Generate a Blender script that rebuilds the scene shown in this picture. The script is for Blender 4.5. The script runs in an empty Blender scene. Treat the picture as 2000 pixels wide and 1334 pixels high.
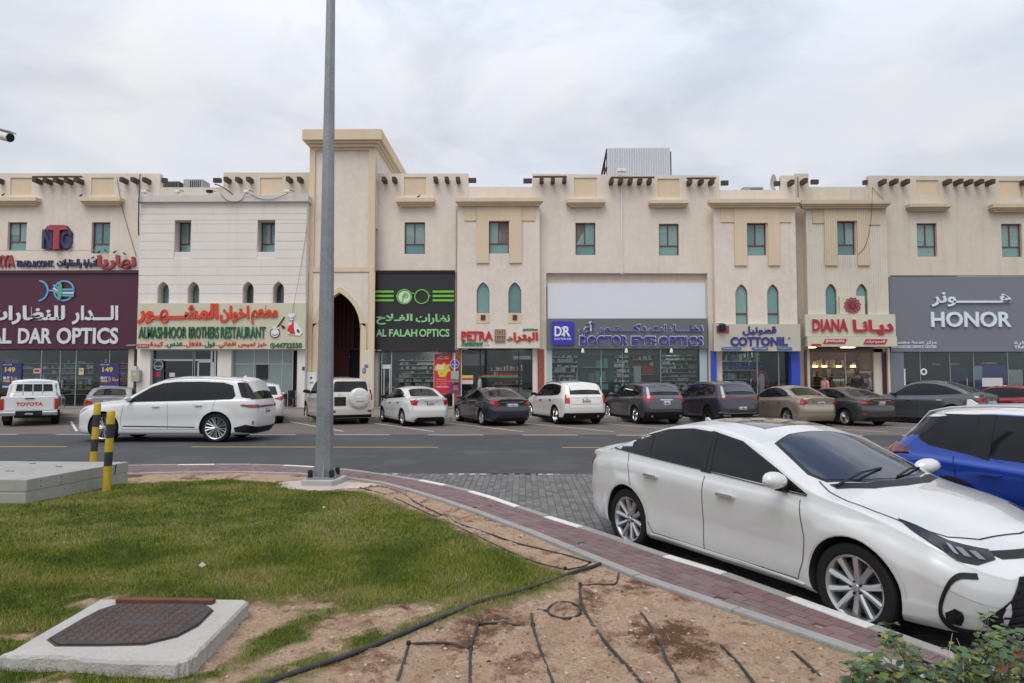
import bpy, bmesh, math, random
import numpy as np
from mathutils import Vector, Matrix
from mathutils.geometry import tessellate_polygon
from mathutils.bvhtree import BVHTree
random.seed(7); RNG = np.random.default_rng(7)
sc = bpy.context.scene
C = sc.collection
# ---------------------------------------------------------------- camera, sky, sun, exposure
FPX, CAM_H, PITCH, YAW = 1333.0, 1.84, math.radians(3.0), math.radians(0.86)
cam = bpy.data.cameras.new('camera'); cam.lens = 24.0; cam.sensor_width = 36.0; cam.clip_end = 3000; cam.clip_start = .05
camo = bpy.data.objects.new('camera', cam); C.objects.link(camo)
camo.location = (0, 0, CAM_H); camo.rotation_euler = (math.pi/2+PITCH, 0, YAW); sc.camera = camo
SUN_EL, SUN_AZ = math.radians(58), math.radians(200)     # azimuth clockwise from +Y: behind the camera, a little to the left
W = bpy.data.worlds.new('World'); sc.world = W; W.use_nodes = True
nt = W.node_tree; N = nt.nodes; Lk = nt.links; bg = N['Background']
sky = N.new('ShaderNodeTexSky'); sky.sky_type = 'NISHITA'; sky.sun_disc = False
sky.sun_elevation = SUN_EL; sky.sun_rotation = SUN_AZ; sky.air_density = 1.2; sky.dust_density = 2.5
tc = N.new('ShaderNodeTexCoord'); sep = N.new('ShaderNodeSeparateXYZ'); Lk.new(tc.outputs['Generated'], sep.inputs[0])
def wmath(op, a, b=None, clamp=False):
    m = N.new('ShaderNodeMath'); m.operation = op; m.use_clamp = clamp
    for i, v in enumerate((a, b)):
        if v is None: continue
        if isinstance(v, (int, float)): m.inputs[i].default_value = v
        else: Lk.new(v, m.inputs[i])
    return m.outputs[0]
zz = wmath('MAXIMUM', sep.outputs['Z'], 0.0)
den = wmath('ADD', zz, 0.30)
cx = wmath('DIVIDE', sep.outputs['X'], den); cy = wmath('DIVIDE', sep.outputs['Y'], den)
comb = N.new('ShaderNodeCombineXYZ'); Lk.new(cx, comb.inputs[0]); Lk.new(cy, comb.inputs[1])
n1 = N.new('ShaderNodeTexNoise'); n1.inputs['Scale'].default_value = 2.3; n1.inputs['Detail'].default_value = 7; n1.inputs['Roughness'].default_value = .55
n1.inputs['Distortion'].default_value = .4
Lk.new(comb.outputs[0], n1.inputs['Vector'])
n2 = N.new('ShaderNodeTexNoise'); n2.inputs['Scale'].default_value = 2.6; n2.inputs['Detail'].default_value = 5
mp = N.new('ShaderNodeMapping'); mp.inputs['Location'].default_value = (7.3, 2.1, 4); Lk.new(comb.outputs[0], mp.inputs[0]); Lk.new(mp.outputs[0], n2.inputs['Vector'])
cover = N.new('ShaderNodeValToRGB'); cover.color_ramp.elements[0].position = .41; cover.color_ramp.elements[0].color = (.80, .80, .80, 1)
cover.color_ramp.elements[1].position = .55; cover.color_ramp.elements[1].color = (1, 1, 1, 1); Lk.new(n1.outputs['Fac'], cover.inputs[0])
shade = N.new('ShaderNodeValToRGB'); shade.color_ramp.elements[0].position = .36; shade.color_ramp.elements[0].color = (6.95, 7.4, 8.35, 1)
shade.color_ramp.elements[1].position = .66; shade.color_ramp.elements[1].color = (7.95, 7.98, 8.3, 1); Lk.new(n2.outputs['Fac'], shade.inputs[0])
# an overcast sky brightens towards the zenith
grad = wmath('ADD', wmath('MULTIPLY', wmath('MAXIMUM', wmath('SUBTRACT', zz, .35), 0.0), 1.75), 1.0)
vm = N.new('ShaderNodeVectorMath'); vm.operation = 'SCALE'; Lk.new(shade.outputs[0], vm.inputs[0]); Lk.new(grad, vm.inputs['Scale'])
mix = N.new('ShaderNodeMix'); mix.data_type = 'RGBA'; hi = wmath('MULTIPLY', wmath('SUBTRACT', zz, .42), 3.5, True); thin = wmath('SUBTRACT', cover.outputs[0], wmath('MULTIPLY', wmath('MULTIPLY', wmath('SUBTRACT', 1.0, cover.outputs[0]), 3.0), hi)); Lk.new(thin, mix.inputs[0]); Lk.new(sky.outputs[0], mix.inputs[6]); Lk.new(vm.outputs[0], mix.inputs[7])
Lk.new(mix.outputs[2], bg.inputs[0]); bg.inputs[1].default_value = .10
sun = bpy.data.lights.new('sun', 'SUN'); sun.energy = 1.5; sun.angle = math.radians(35); sun.color = (1, .975, .94)
so = bpy.data.objects.new('sun', sun); C.objects.link(so)
sd = Vector((math.sin(SUN_AZ)*math.cos(SUN_EL), math.cos(SUN_AZ)*math.cos(SUN_EL), math.sin(SUN_EL)))
so.rotation_euler = sd.to_track_quat('Z', 'Y').to_euler(); so.location = sd*50
vs = sc.view_settings; vs.view_transform = 'Standard'; vs.look = 'None'; vs.gamma = 1; vs.use_curve_mapping = False; vs.exposure = 0.04
sc.render.engine = 'CYCLES'
sc.cycles.max_bounces = 6; sc.cycles.transparent_max_bounces = 8; sc.cycles.use_denoising = True
# ---------------------------------------------------------------- surveying helpers: a sight line of the photo met with a real plane
_fw = Vector((-math.sin(YAW)*math.cos(PITCH), math.cos(YAW)*math.cos(PITCH), math.sin(PITCH)))
_rt = Vector((math.cos(YAW), math.sin(YAW), 0)); _up = _rt.cross(_fw)
def ray(px, py): return _rt*((px-1000)/FPX) - _up*((py-667)/FPX) + _fw
def P(px, py, Y):
    d = ray(px, py); return Vector((0, 0, CAM_H)) + d*(Y/d.y)
def G(px, py, z=0.0):
    d = ray(px, py); return Vector((0, 0, CAM_H)) + d*((z-CAM_H)/d.z)
def RX(x0, x1, y0, y1, Y):
    xm, ym = (x0+x1)/2, (y0+y1)/2
    return P(x0, ym, Y).x, P(x1, ym, Y).x, P(xm, y1, Y).z, P(xm, y0, Y).z
# ---------------------------------------------------------------- materials
MATS = {}
def pm(name, col, rough=.5, metal=0., var=.0, scale=3., bump=0., bscale=60., coat=0., spec=.5, emit=None, es=0., streak=0., spots=0., warm=None, lane=0.):
    if name in MATS: return MATS[name]
    m = bpy.data.materials.new(name); m.use_nodes = True; MATS[name] = m
    t = m.node_tree; b = t.nodes['Principled BSDF']; n = t.nodes; l = t.links
    b.inputs['Base Color'].default_value = (*col, 1); b.inputs['Roughness'].default_value = rough; b.inputs['Metallic'].default_value = metal
    b.inputs['Coat Weight'].default_value = coat; b.inputs['Coat Roughness'].default_value = .04; b.inputs['Specular IOR Level'].default_value = spec
    if emit: b.inputs['Emission Color'].default_value = (*emit, 1); b.inputs['Emission Strength'].default_value = es
    if var or bump or streak or spots:
        co = n.new('ShaderNodeTexCoord')
    last = None
    def noise(sc_, det=6, rough_=.6, mapping=None):
        x = n.new('ShaderNodeTexNoise'); x.inputs['Scale'].default_value = sc_; x.inputs['Detail'].default_value = det; x.inputs['Roughness'].default_value = rough_
        if mapping:
            mm = n.new('ShaderNodeMapping'); mm.inputs['Scale'].default_value = mapping; l.new(co.outputs['Object'], mm.inputs[0]); l.new(mm.outputs[0], x.inputs['Vector'])
        else: l.new(co.outputs['Object'], x.inputs['Vector'])
        return x
    def mixin(prev, fac, target, lo, hi, amount):
        r = n.new('ShaderNodeMapRange'); r.inputs[1].default_value = lo; r.inputs[2].default_value = hi; r.inputs[3].default_value = 0; r.inputs[4].default_value = amount
        l.new(fac, r.inputs[0]); mx = n.new('ShaderNodeMix'); mx.data_type = 'RGBA'; l.new(r.outputs[0], mx.inputs[0])
        if prev is None: mx.inputs[6].default_value = (*col, 1)
        else: l.new(prev, mx.inputs[6])
        mx.inputs[7].default_value = (*target, 1); return mx.outputs[2]
    if var:
        last = mixin(last, noise(scale).outputs['Fac'], tuple(c*(1-var) for c in col), .35, .65, 1.)
        last = mixin(last, noise(scale*9, 4).outputs['Fac'], tuple(min(1, c*(1+var*.5)) for c in col), .45, .7, .6)
    if streak:
        last = mixin(last, noise(1.6, 5, .6, (1.5, 1.5, .14)).outputs['Fac'], warm or tuple(c*.55 for c in col), .50, .80, streak)
    if lane:      # tyre polished and oil darkened bands that run along the road
        last = mixin(last, noise(1.0, 6, .65, (.07, 1.5, 1)).outputs['Fac'], tuple(c*.62 for c in col), .5, .72, lane); last = mixin(last, noise(.55, 3).outputs['Fac'], tuple(c*1.35 for c in col), .56, .6, .5)
    if spots:
        last = mixin(last, noise(28, 3).outputs['Fac'], tuple(c*.5 for c in col), .60, .70, spots)
    if last is not None: l.new(last, b.inputs['Base Color'])
    if bump:
        x = noise(bscale, 6); bp = n.new('ShaderNodeBump'); bp.inputs['Strength'].default_value = bump; bp.inputs['Distance'].default_value = .01
        l.new(x.outputs['Fac'], bp.inputs['Height']); l.new(bp.outputs[0], b.inputs['Normal'])
    return m
def glass_mat(name, tint, refl=.10):
    m = bpy.data.materials.new(name); m.use_nodes = True; MATS[name] = m; t = m.node_tree; n = t.nodes; l = t.links
    n.remove(n['Principled BSDF']); out = n['Material Output']
    tr = n.new('ShaderNodeBsdfTransparent'); tr.inputs[0].default_value = (*tint, 1)
    gl = n.new('ShaderNodeBsdfGlossy'); gl.inputs['Roughness'].default_value = .015; gl.inputs[0].default_value = (.9, .95, .95, 1)
    fr = n.new('ShaderNodeFresnel'); fr.inputs[0].default_value = 1.5
    r = n.new('ShaderNodeMapRange'); r.inputs[1].default_value = .04; r.inputs[2].default_value = 1; r.inputs[3].default_value = refl; r.inputs[4].default_value = 1
    l.new(fr.outputs[0], r.inputs[0]); mx = n.new('ShaderNodeMixShader'); l.new(r.outputs[0], mx.inputs[0]); l.new(tr.outputs[0], mx.inputs[1]); l.new(gl.outputs[0], mx.inputs[2])
    l.new(mx.outputs[0], out.inputs[0]); return m
STUCCO = (.71, .63, .545)
M = dict(
    stucco=pm('cream_stucco', STUCCO, .9, var=.12, scale=.4, bump=.25, bscale=40, streak=.22, warm=(.40, .33, .26)),
    stucco2=pm('grey_cream_stucco', (.61, .55, .45), .9, var=.10, scale=.5, bump=.25, bscale=40, streak=.36, warm=(.30, .27, .22)),
    stucco3=pm('weathered_stucco', (.47, .40, .33), .9, var=.2, scale=1.2, bump=.4, bscale=20, streak=.6, warm=(.25, .21, .17)),
    ochre=pm('ochre_stucco', (.65, .525, .37), .9, var=.07, scale=.6, bump=.2, bscale=40, streak=.15),
    ochre_d=pm('dusty_ochre_stucco', (.56, .455, .32), .9, var=.1, scale=.8, bump=.2, bscale=40, streak=.2),
    board=pm('white_cladding', (.70, .655, .61), .7, var=.05, scale=.8, streak=.22, warm=(.40, .35, .30)),
    cap=pm('grey_cap', (.55, .53, .50), .6, var=.08, scale=1),
    beam=pm('brown_timber', (.085, .05, .035), .8, var=.35, scale=4, bump=.3, bscale=30),
    teal=pm('teal_film_glass', (.15, .30, .28), .06, var=.12, scale=.9, spec=.9),
    teal_b=pm('teal_film_glass_dusty', (.20, .34, .32), .12, var=.2, scale=1.4, spec=.8), teal_c=pm('teal_film_glass_deep', (.09, .22, .22), .05, var=.2, scale=.7, spec=.9), teal_d=pm('dark_teal_glass', (.025, .07, .07), .05, spec=.9),
    frame=pm('red_brown_frame', (.17, .035, .025), .4, var=.1),
    alu=pm('brushed_aluminium', (.55, .56, .57), .35, .7), white=pm('white_paint', (.75, .75, .73), .5, var=.05, scale=3),
    black=pm('black_plastic', (.011, .011, .012), .5, spec=.3), rubber=pm('tyre_rubber', (.012, .012, .012), .8, var=.2, scale=20, spec=.25),
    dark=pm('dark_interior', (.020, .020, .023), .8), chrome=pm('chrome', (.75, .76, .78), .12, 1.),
    carglass=pm('tinted_car_glass', (.006, .007, .009), .03, spec=.40), gloss=pm('gloss_black_trim', (.008, .008, .009), .18, spec=.4),
    tail=pm('red_tail_lens', (.40, .012, .012), .1, coat=1.), taild=pm('smoked_tail_lens', (.12, .008, .01), .1, coat=1.), amber=pm('amber_lens', (.6, .2, .02), .1, coat=1.),
    lens=pm('clear_lamp_lens', (.26, .27, .29), .08, .6, coat=1.), lensd=pm('dark_lamp_housing', (.012, .012, .014), .08, spec=.5),
    plate=pm('number_plate_white', (.62, .62, .60), .4), maroon_p=pm('number_plate_maroon', (.28, .02, .05), .4), ink=pm('black_ink', (.02, .02, .02), .5),
    rim=pm('silver_alloy', (.52, .53, .54), .28, .85), rimd=pm('dark_alloy', (.03, .03, .032), .35, .5), wscreen=pm('sky_tinted_windscreen', (.012, .022, .048), .03, spec=.75), disc=pm('brake_disc', (.09, .085, .08), .5, .7),  # windscreen: blue of the reflected sky is put into the glass base colour
    asphalt=pm('asphalt', (.057, .057, .059), .9, var=.24, scale=.35, lane=.5, bump=.5, bscale=220, spots=.12),
    concrete=pm('concrete', (.40, .385, .36), .9, var=.14, scale=2.2, bump=.5, bscale=45, spots=.15),
    kerb=pm('grey_kerb', (.30, .29, .275), .9, var=.18, scale=4, bump=.5, bscale=60, spots=.2),
    kerbw=pm('white_kerb_paint', (.66, .65, .62), .7, var=.16, scale=6, bump=.3, bscale=60, spots=.15),
    galv=pm('galvanised_steel', (.26, .275, .29), .5, .35, var=.25, scale=3, bump=.15, bscale=30, streak=.25),
    glass=glass_mat('shop_glass', (.70, .75, .74), .04), glassc=glass_mat('clear_shop_glass', (.84, .88, .87), .03),
    skin=pm('skin', (.24, .13, .08), .6), hair=pm('black_hair', (.012, .01, .01), .6),
    line=pm('white_road_paint', (.55, .55, .53), .8, var=.25, scale=5, spots=.4), yline=pm('yellow_road_paint', (.50, .33, .06), .8, var=.25, scale=5, spots=.3),
)
# ---------------------------------------------------------------- object helpers
def link(o): C.objects.link(o); return o
def tag(o, label=None, cat=None, group=None, kind=None):
    if label: o['label'] = label
    if cat: o['category'] = cat
    if group: o['group'] = group
    if kind: o['kind'] = kind
    return o
def thing(name, label, cat, loc=(0, 0, 0), rz=0., group=None):
    o = bpy.data.objects.new(name, None); link(o); o.location = loc; o.rotation_euler = (0, 0, rz); o.empty_display_size = .2
    return tag(o, label, cat, group)
ABS = {}
def put(name, me, parent=None, label=None, kind=None, world=True):
    """link a mesh object; 'world' means its vertices are in world coordinates although it hangs under a thing"""
    o = bpy.data.objects.new(name, me); link(o)
    if parent is not None:
        o.parent = parent
        if world:
            root = parent
            while root.parent: root = root.parent
            if parent is root: o.matrix_parent_inverse = Matrix.Translation(-Vector(root.location))
            # grandchildren: the parent part already carries the inverse of the root
    if label: o['label'] = label
    if kind: o['kind'] = kind
    return o
def mesh(name, vs_, fs, mats, fm=None, smooth=False, sharp=None):
    me = bpy.data.meshes.new(name); me.from_pydata([tuple(v) for v in vs_], [], fs)
    for m in (mats if isinstance(mats, (list, tuple)) else [mats]): me.materials.append(m)
    if fm is not None: me.polygons.foreach_set('material_index', fm)
    if smooth: me.polygons.foreach_set('use_smooth', [True]*len(me.polygons))
    me.update()
    if sharp: me.set_sharp_from_angle(angle=math.radians(sharp))
    return me
class MB:
    """collects simple solids into one mesh"""
    def __init__(s): s.v = []; s.f = []; s.m = []
    def add(s, vs_, fs, mi=0):
        b = len(s.v); s.v += [tuple(v) for v in vs_]; s.f += [[b+i for i in f] for f in fs]; s.m += [mi]*len(fs); return s
    def box(s, x0, x1, y0, y1, z0, z1, mi=0):
        v = [(x, y, z) for z in (z0, z1) for y in (y0, y1) for x in (x0, x1)]
        return s.add(v, [(0, 2, 3, 1), (4, 5, 7, 6), (0, 1, 5, 4), (2, 6, 7, 3), (0, 4, 6, 2), (1, 3, 7, 5)], mi)
    def bar(s, a, b, w, h=None, mi=0, up=(0, 0, 1)):
        a, b = Vector(a), Vector(b); d = (b-a).normalized(); h = h or w; up = Vector(up)
        if abs(d.dot(up)) > .98: up = Vector((0, 1, 0))
        r = d.cross(up).normalized(); u = r.cross(d)
        v = [p+r*(sx*w/2)+u*(sy*h/2) for p in (a, b) for sx, sy in ((-1, -1), (1, -1), (1, 1), (-1, 1))]
        return s.add(v, [(0, 1, 2, 3)[::-1], (4, 5, 6, 7), (0, 1, 5, 4), (1, 2, 6, 5), (2, 3, 7, 6), (3, 0, 4, 7)], mi)
    def tube(s, pts, r, n=8, mi=0, caps=True):
        pts = [Vector(p) for p in pts]; vs_ = []; prev = None
        for i, p in enumerate(pts):
            d = (pts[min(i+1, len(pts)-1)]-pts[max(i-1, 0)]).normalized()
            up = Vector((0, 0, 1)) if abs(d.z) < .95 else Vector((0, 1, 0))
            a = d.cross(up).normalized(); b = a.cross(d); rr = r[i] if isinstance(r, (list, tuple)) else r
            vs_ += [p+(a*math.cos(2*math.pi*k/n)+b*math.sin(2*math.pi*k/n))*rr for k in range(n)]
        fs = [(i*n+k, i*n+(k+1) % n, (i+1)*n+(k+1) % n, (i+1)*n+k) for i in range(len(pts)-1) for k in range(n)]
        if caps: fs += [tuple(range(n))[::-1], tuple((len(pts)-1)*n+k for k in range(n))]
        return s.add(vs_, fs, mi)
    def lathe(s, prof, n=24, mi=0, axis='z', org=(0, 0, 0), closed=False):
        o = Vector(org); vs_ = []
        for r, h in prof:
            for k in range(n):
                a = 2*math.pi*k/n; c, t = r*math.cos(a), r*math.sin(a)
                vs_.append(o+(Vector((c, t, h)) if axis == 'z' else Vector((c, h, t)) if axis == 'y' else Vector((h, c, t))))
        m_ = len(prof); fs = [(i*n+k, i*n+(k+1) % n, ((i+1) % m_)*n+(k+1) % n, ((i+1) % m_)*n+k) for i in range(m_ if closed else m_-1) for k in range(n)]
        return s.add(vs_, fs, mi)
    def prism(s, outer, y0, y1, holes=(), mi=0, plane='xz'):
        """polygon (with holes) in the XZ plane pushed from y0 to y1 (or XY pushed in z)"""
        loops = [list(outer)]+[list(h) for h in holes]
        flat = [p for lp in loops for p in lp]
        tri = tessellate_polygon([[Vector((p[0], p[1], 0)) for p in lp] for lp in loops])
        n = len(flat); mk = (lambda p, y: (p[0], y, p[1])) if plane == 'xz' else (lambda p, y: (p[0], p[1], y)) if plane == 'xy' else (lambda p, y: (y, p[0], p[1]))
        vs_ = [mk(p, y0) for p in flat]+[mk(p, y1) for p in flat]
        fs = [tuple(t) for t in tri]+[tuple(n+i for i in t[::-1]) for t in tri]; b = 0
        for lp in loops:
            k = len(lp)
            for i in range(k): fs.append((b+i, b+(i+1) % k, n+b+(i+1) % k, n+b+i))
            b += k
        return s.add(vs_, fs, mi)
    def mesh(s, name, mats, smooth=False, sharp=None, bevel=0., fix=True):
        me = mesh(name, s.v, s.f, mats, s.m)
        bm = bmesh.new(); bm.from_mesh(me)
        if fix: bmesh.ops.recalc_face_normals(bm, faces=bm.faces)
        if bevel: bmesh.ops.bevel(bm, geom=[e for e in bm.edges if e.is_manifold and e.calc_face_angle(0) > .5], offset=bevel, segments=2, profile=.6, affect='EDGES', clamp_overlap=True)
        bm.to_mesh(me); bm.free()
        if smooth: me.polygons.foreach_set('use_smooth', [True]*len(me.polygons)); me.set_sharp_from_angle(angle=math.radians(sharp or 40))
        return me
    def put(s, name, mats, parent=None, label=None, kind=None, world=True, **k):
        return put(name, s.mesh(name, mats, **k), parent, label, kind, world)
def catmull(pts, n=8):
    p = [Vector(q) for q in pts]; p = [p[0]*2-p[1]]+p+[p[-1]*2-p[-2]]; out = []
    for i in range(1, len(p)-2):
        a, b, c, d = p[i-1:i+3]
        for k in range(n):
            t = k/n; out.append(.5*((2*b)+(c-a)*t+(2*a-5*b+4*c-d)*t*t+(3*b-a-3*c+d)*t**3))
    return out+[p[-2]]
# ---------------------------------------------------------------- lettering
_ar = {}
def _a(chs, base, n):
    for i, ch in enumerate(chs): _ar[ch] = (base[i], n[i])
_tab = {'ء': (0xFE80, 1), 'آ': (0xFE81, 2), 'أ': (0xFE83, 2), 'ا': (0xFE8D, 2), 'ب': (0xFE8F, 4), 'ة': (0xFE93, 2), 'ت': (0xFE95, 4), 'ث': (0xFE99, 4), 'ج': (0xFE9D, 4),
        'ح': (0xFEA1, 4), 'خ': (0xFEA5, 4), 'د': (0xFEA9, 2), 'ذ': (0xFEAB, 2), 'ر': (0xFEAD, 2), 'ز': (0xFEAF, 2), 'س': (0xFEB1, 4), 'ش': (0xFEB5, 4), 'ص': (0xFEB9, 4), 'ض': (0xFEBD, 4),
        'ط': (0xFEC1, 4), 'ظ': (0xFEC5, 4), 'ع': (0xFEC9, 4), 'غ': (0xFECD, 4), 'ف': (0xFED1, 4), 'ق': (0xFED5, 4), 'ك': (0xFED9, 4), 'ل': (0xFEDD, 4), 'م': (0xFEE1, 4), 'ن': (0xFEE5, 4),
        'ه': (0xFEE9, 4), 'و': (0xFEED, 2), 'ي': (0xFEF1, 4)}
def arabic(s):
    s = s.replace('لا', '\u0001'); out = []
    def dual(c): return c == 'ـ' or (c in _tab and _tab[c][1] == 4)
    def joins(c): return c == 'ـ' or c == '\u0001' or (c in _tab and _tab[c][1] > 1)
    for i, c in enumerate(s):
        pr = i > 0 and dual(s[i-1]); nx = i < len(s)-1 and joins(s[i+1])
        if c == '\u0001': out.append(chr(0xFEFC if pr else 0xFEFB))
        elif c in _tab:
            b, k = _tab[c]
            out.append(chr(b+(3 if pr and nx and k == 4 else 2 if nx and k == 4 and not pr else 1 if pr and k > 1 else 0)))
        else: out.append(c)
    return ''.join(out[::-1])
def text_mesh(s, offset=0., extrude=.1, space=1.):
    cu = bpy.data.curves.new('lettering', 'FONT'); cu.body = s; cu.offset = offset; cu.extrude = extrude; cu.resolution_u = 3; cu.space_character = space
    o = bpy.data.objects.new('lettering', cu); link(o); dg = bpy.context.evaluated_depsgraph_get()
    me = bpy.data.meshes.new_from_object(o.evaluated_get(dg)); bpy.data.objects.remove(o); bpy.data.curves.remove(cu)
    n = len(me.vertices); co = np.zeros(n*3); me.vertices.foreach_get('co', co); co = co.reshape(-1, 3)
    fs = [tuple(p.vertices) for p in me.polygons]; bpy.data.meshes.remove(me); return co, fs
def islands(n, fs):
    par = list(range(n))
    def find(a):
        while par[a] != a: par[a] = par[par[a]]; a = par[a]
        return a
    for f in fs:
        r = find(f[0])
        for i in f[1:]: par[find(i)] = r
    return [find(i) for i in range(n)]
def lettering(root, s, box, Y, mat, depth=.05, weight=.012, ar=False, split=False, name='lettering', gapback=.0, italic=0., space=1., kids=None, label=None):
    """text set to fill a box of the photo on the plane Y, standing 'depth' proud of it"""
    x0, x1, z0, z1 = RX(*box, Y)
    co, fs = text_mesh(arabic(s) if ar else s, weight, .1, space)
    if not len(co): return
    a, b = co.min(0), co.max(0)
    t = (co-a)/np.maximum(b-a, 1e-6)
    X = x0+(x1-x0)*t[:, 0]; Z = z0+(z1-z0)*t[:, 1]; X += italic*(Z-z0); Yv = Y-gapback-depth*.7*t[:, 2]
    isl = np.array(islands(len(co), fs)); keys = {}
    for i in np.unique(isl):      # neighbouring glyphs overlap: give each its own depth by a few millimetres
        q = isl == i; kk = (round(float(X[q].min()), 3), round(float(X[q].max()), 3)); Yv[q] -= .0035*(keys.setdefault(kk, len(keys)) % 4)
    V = np.stack([X, Yv, Z], 1)
    def emit(V_, F_, nm): return put(nm, mesh(nm, V_, F_, mat), root, label)
    if not split: return emit(V, fs, name)
    groups = []
    # curve meshes keep front, back and sides apart: cluster by overlap in x
    ids = np.unique(isl); ext = sorted([(V[isl == i, 0].min(), V[isl == i, 0].max(), i) for i in ids])
    for lo, hi, i in ext:
        if groups and lo < groups[-1][1]-(groups[-1][1]-groups[-1][0])*.25: groups[-1][1] = max(groups[-1][1], hi); groups[-1][2].append(i)
        else: groups.append([lo, hi, [i]])
    for lo, hi, ii in groups:
        sel = np.isin(isl, ii); idx = -np.ones(len(V), int); idx[sel] = np.arange(sel.sum())
        emit(V[sel], [tuple(idx[j] for j in f) for f in fs if sel[f[0]]], 'letter')
def flat_text(parent, s, x0, x1, z0, z1, Y, mat, weight=.01, ar=False, world=True, name='lettering'):
    co, fs = text_mesh(arabic(s) if ar else s, weight, .02)
    if not len(co): return
    a, b = co.min(0), co.max(0); t = (co-a)/np.maximum(b-a, 1e-6)
    V = np.stack([x0+(x1-x0)*t[:, 0], Y-.006*t[:, 2]-.001, z0+(z1-z0)*t[:, 1]], 1)
    return put(name, mesh(name, V, fs, mat), parent, world=world)
# ================================================================ THE GROUND
def ribbon(a, b, z0, z1=None):
    """quad strip between two polylines"""
    n = len(a); v = [(p.x, p.y, z0) for p in a]+[(p.x, p.y, z0 if z1 is None else z1) for p in b]
    return v, [(i, i+1, n+i+1, n+i) for i in range(n-1)]
def sheet(name, x0, x1, y0, y1, z, m, nx=1, ny=1, kind='structure'):
    xs = np.linspace(x0, x1, nx+1); ys = np.linspace(y0, y1, ny+1)
    v = [(x, y, z) for y in ys for x in xs]; f = [(j*(nx+1)+i, j*(nx+1)+i+1, (j+1)*(nx+1)+i+1, (j+1)*(nx+1)+i) for j in range(ny) for i in range(nx)]
    return tag(put(name, mesh(name, v, f, m)), kind=kind)
def block_mat(name, c1, c2, mortar, sx=.2, sy=.1, rot=0., rough=.85, wear=.5):
    m = bpy.data.materials.new(name); m.use_nodes = True; t = m.node_tree; n = t.nodes; l = t.links; b = n['Principled BSDF']
    co = n.new('ShaderNodeTexCoord'); mp_ = n.new('ShaderNodeMapping'); mp_.inputs['Rotation'].default_value = (0, 0, rot); l.new(co.outputs['Object'], mp_.inputs[0])
    br = n.new('ShaderNodeTexBrick'); l.new(mp_.outputs[0], br.inputs['Vector']); br.inputs['Scale'].default_value = 1; br.inputs['Brick Width'].default_value = sx; br.inputs['Row Height'].default_value = sy
    br.inputs['Mortar Size'].default_value = .006; br.inputs['Color1'].default_value = (*c1, 1); br.inputs['Color2'].default_value = (*c2, 1); br.inputs['Mortar'].default_value = (*mortar, 1)
    x = n.new('ShaderNodeTexNoise'); x.inputs['Scale'].default_value = .7; x.inputs['Detail'].default_value = 8; l.new(co.outputs['Object'], x.inputs['Vector'])
    r = n.new('ShaderNodeMapRange'); r.inputs[1].default_value = .4; r.inputs[2].default_value = .75; r.inputs[4].default_value = wear; l.new(x.outputs['Fac'], r.inputs[0])
    mx = n.new('ShaderNodeMix'); mx.data_type = 'RGBA'; mx.inputs[7].default_value = (*[c*.55 for c in c1], 1); l.new(r.outputs[0], mx.inputs[0]); l.new(br.outputs[0], mx.inputs[6]); l.new(mx.outputs[2], b.inputs['Base Color'])
    b.inputs['Roughness'].default_value = rough; bp = n.new('ShaderNodeBump'); bp.inputs['Strength'].default_value = .5; bp.inputs['Distance'].default_value = .006; l.new(br.outputs['Fac'], bp.inputs['Height']); bp.invert = True; l.new(bp.outputs[0], b.inputs['Normal'])
    return m
sheet('ground', -400, 400, -200, 600, -.02, pm('sandy_ground', (.30, .24, .18), .95, var=.2, scale=.1))
sheet('road', -90, 90, 13.1, 21.95, .0, M['asphalt'])
sheet('asphalt_apron', -90, -9.5, 5, 13.1, -.003, M['asphalt'])
brown_blocks = block_mat('brown_paving_blocks', (.125, .108, .093), (.145, .125, .108), (.07, .06, .05), rot=.6)
sheet('parking_paving', -90, 90, 21.95, 28.75, .003, brown_blocks)
grey_blocks = block_mat('grey_paving_blocks', (.15, .146, .14), (.18, .176, .168), (.075, .07, .062), rot=math.pi/2, wear=.45)
sheet('parking_bay_paving', -9.5, 60, -6, 13.1, .0, grey_blocks)
# white and yellow painted lines
mb = MB()
for x0 in np.arange(-60, 60, 3.0):
    if x0 % 6 < 3 or True:
        mb.box(x0, x0+1.75, 21.82, 21.93, .001, .006)
tag(mb.put('road_marking', M['line'], label='row of short white dashes along the far edge of the asphalt road'), None, 'road marking')
mb = MB()
for a, b in ((-200, 148), (383, 860), (1096, 1250), (1500, 1900)):
    p, q = G(a, 871), G(b, 870)
    mb.box(p.x, q.x, 17.98, 18.08, .001, .005)
tag(mb.put('road_marking', M['yline'], label='thin yellow centre line in long strokes along the middle of the asphalt road'), None, 'road marking')
mb = MB()
for a, b in ((838, 850), (1000, 1060), (1075, 1110), (1125, 1150)): p, q = G(a-120, 921), G(b-60, 921); mb.box(p.x, q.x, 13.02, 13.12, .001, .005)
tag(mb.put('road_marking', M['line'], label='worn white line where the near parking blocks meet the asphalt'), None, 'road marking')
# slanted bay lines of the far car park
mb = MB()
for i in range(-9, 12):
    x = -3.06+i*3.05
    mb.add([(x, 23.2, .007), (x+.11, 23.2, .007), (x+.11-3.6, 28.3, .007), (x-3.6, 28.3, .007)], [(0, 1, 2, 3)])
tag(mb.put('parking_bay_marking', M['line'], label='thin white slanted lines dividing the far row of parking bays'), None, 'road marking')
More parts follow.
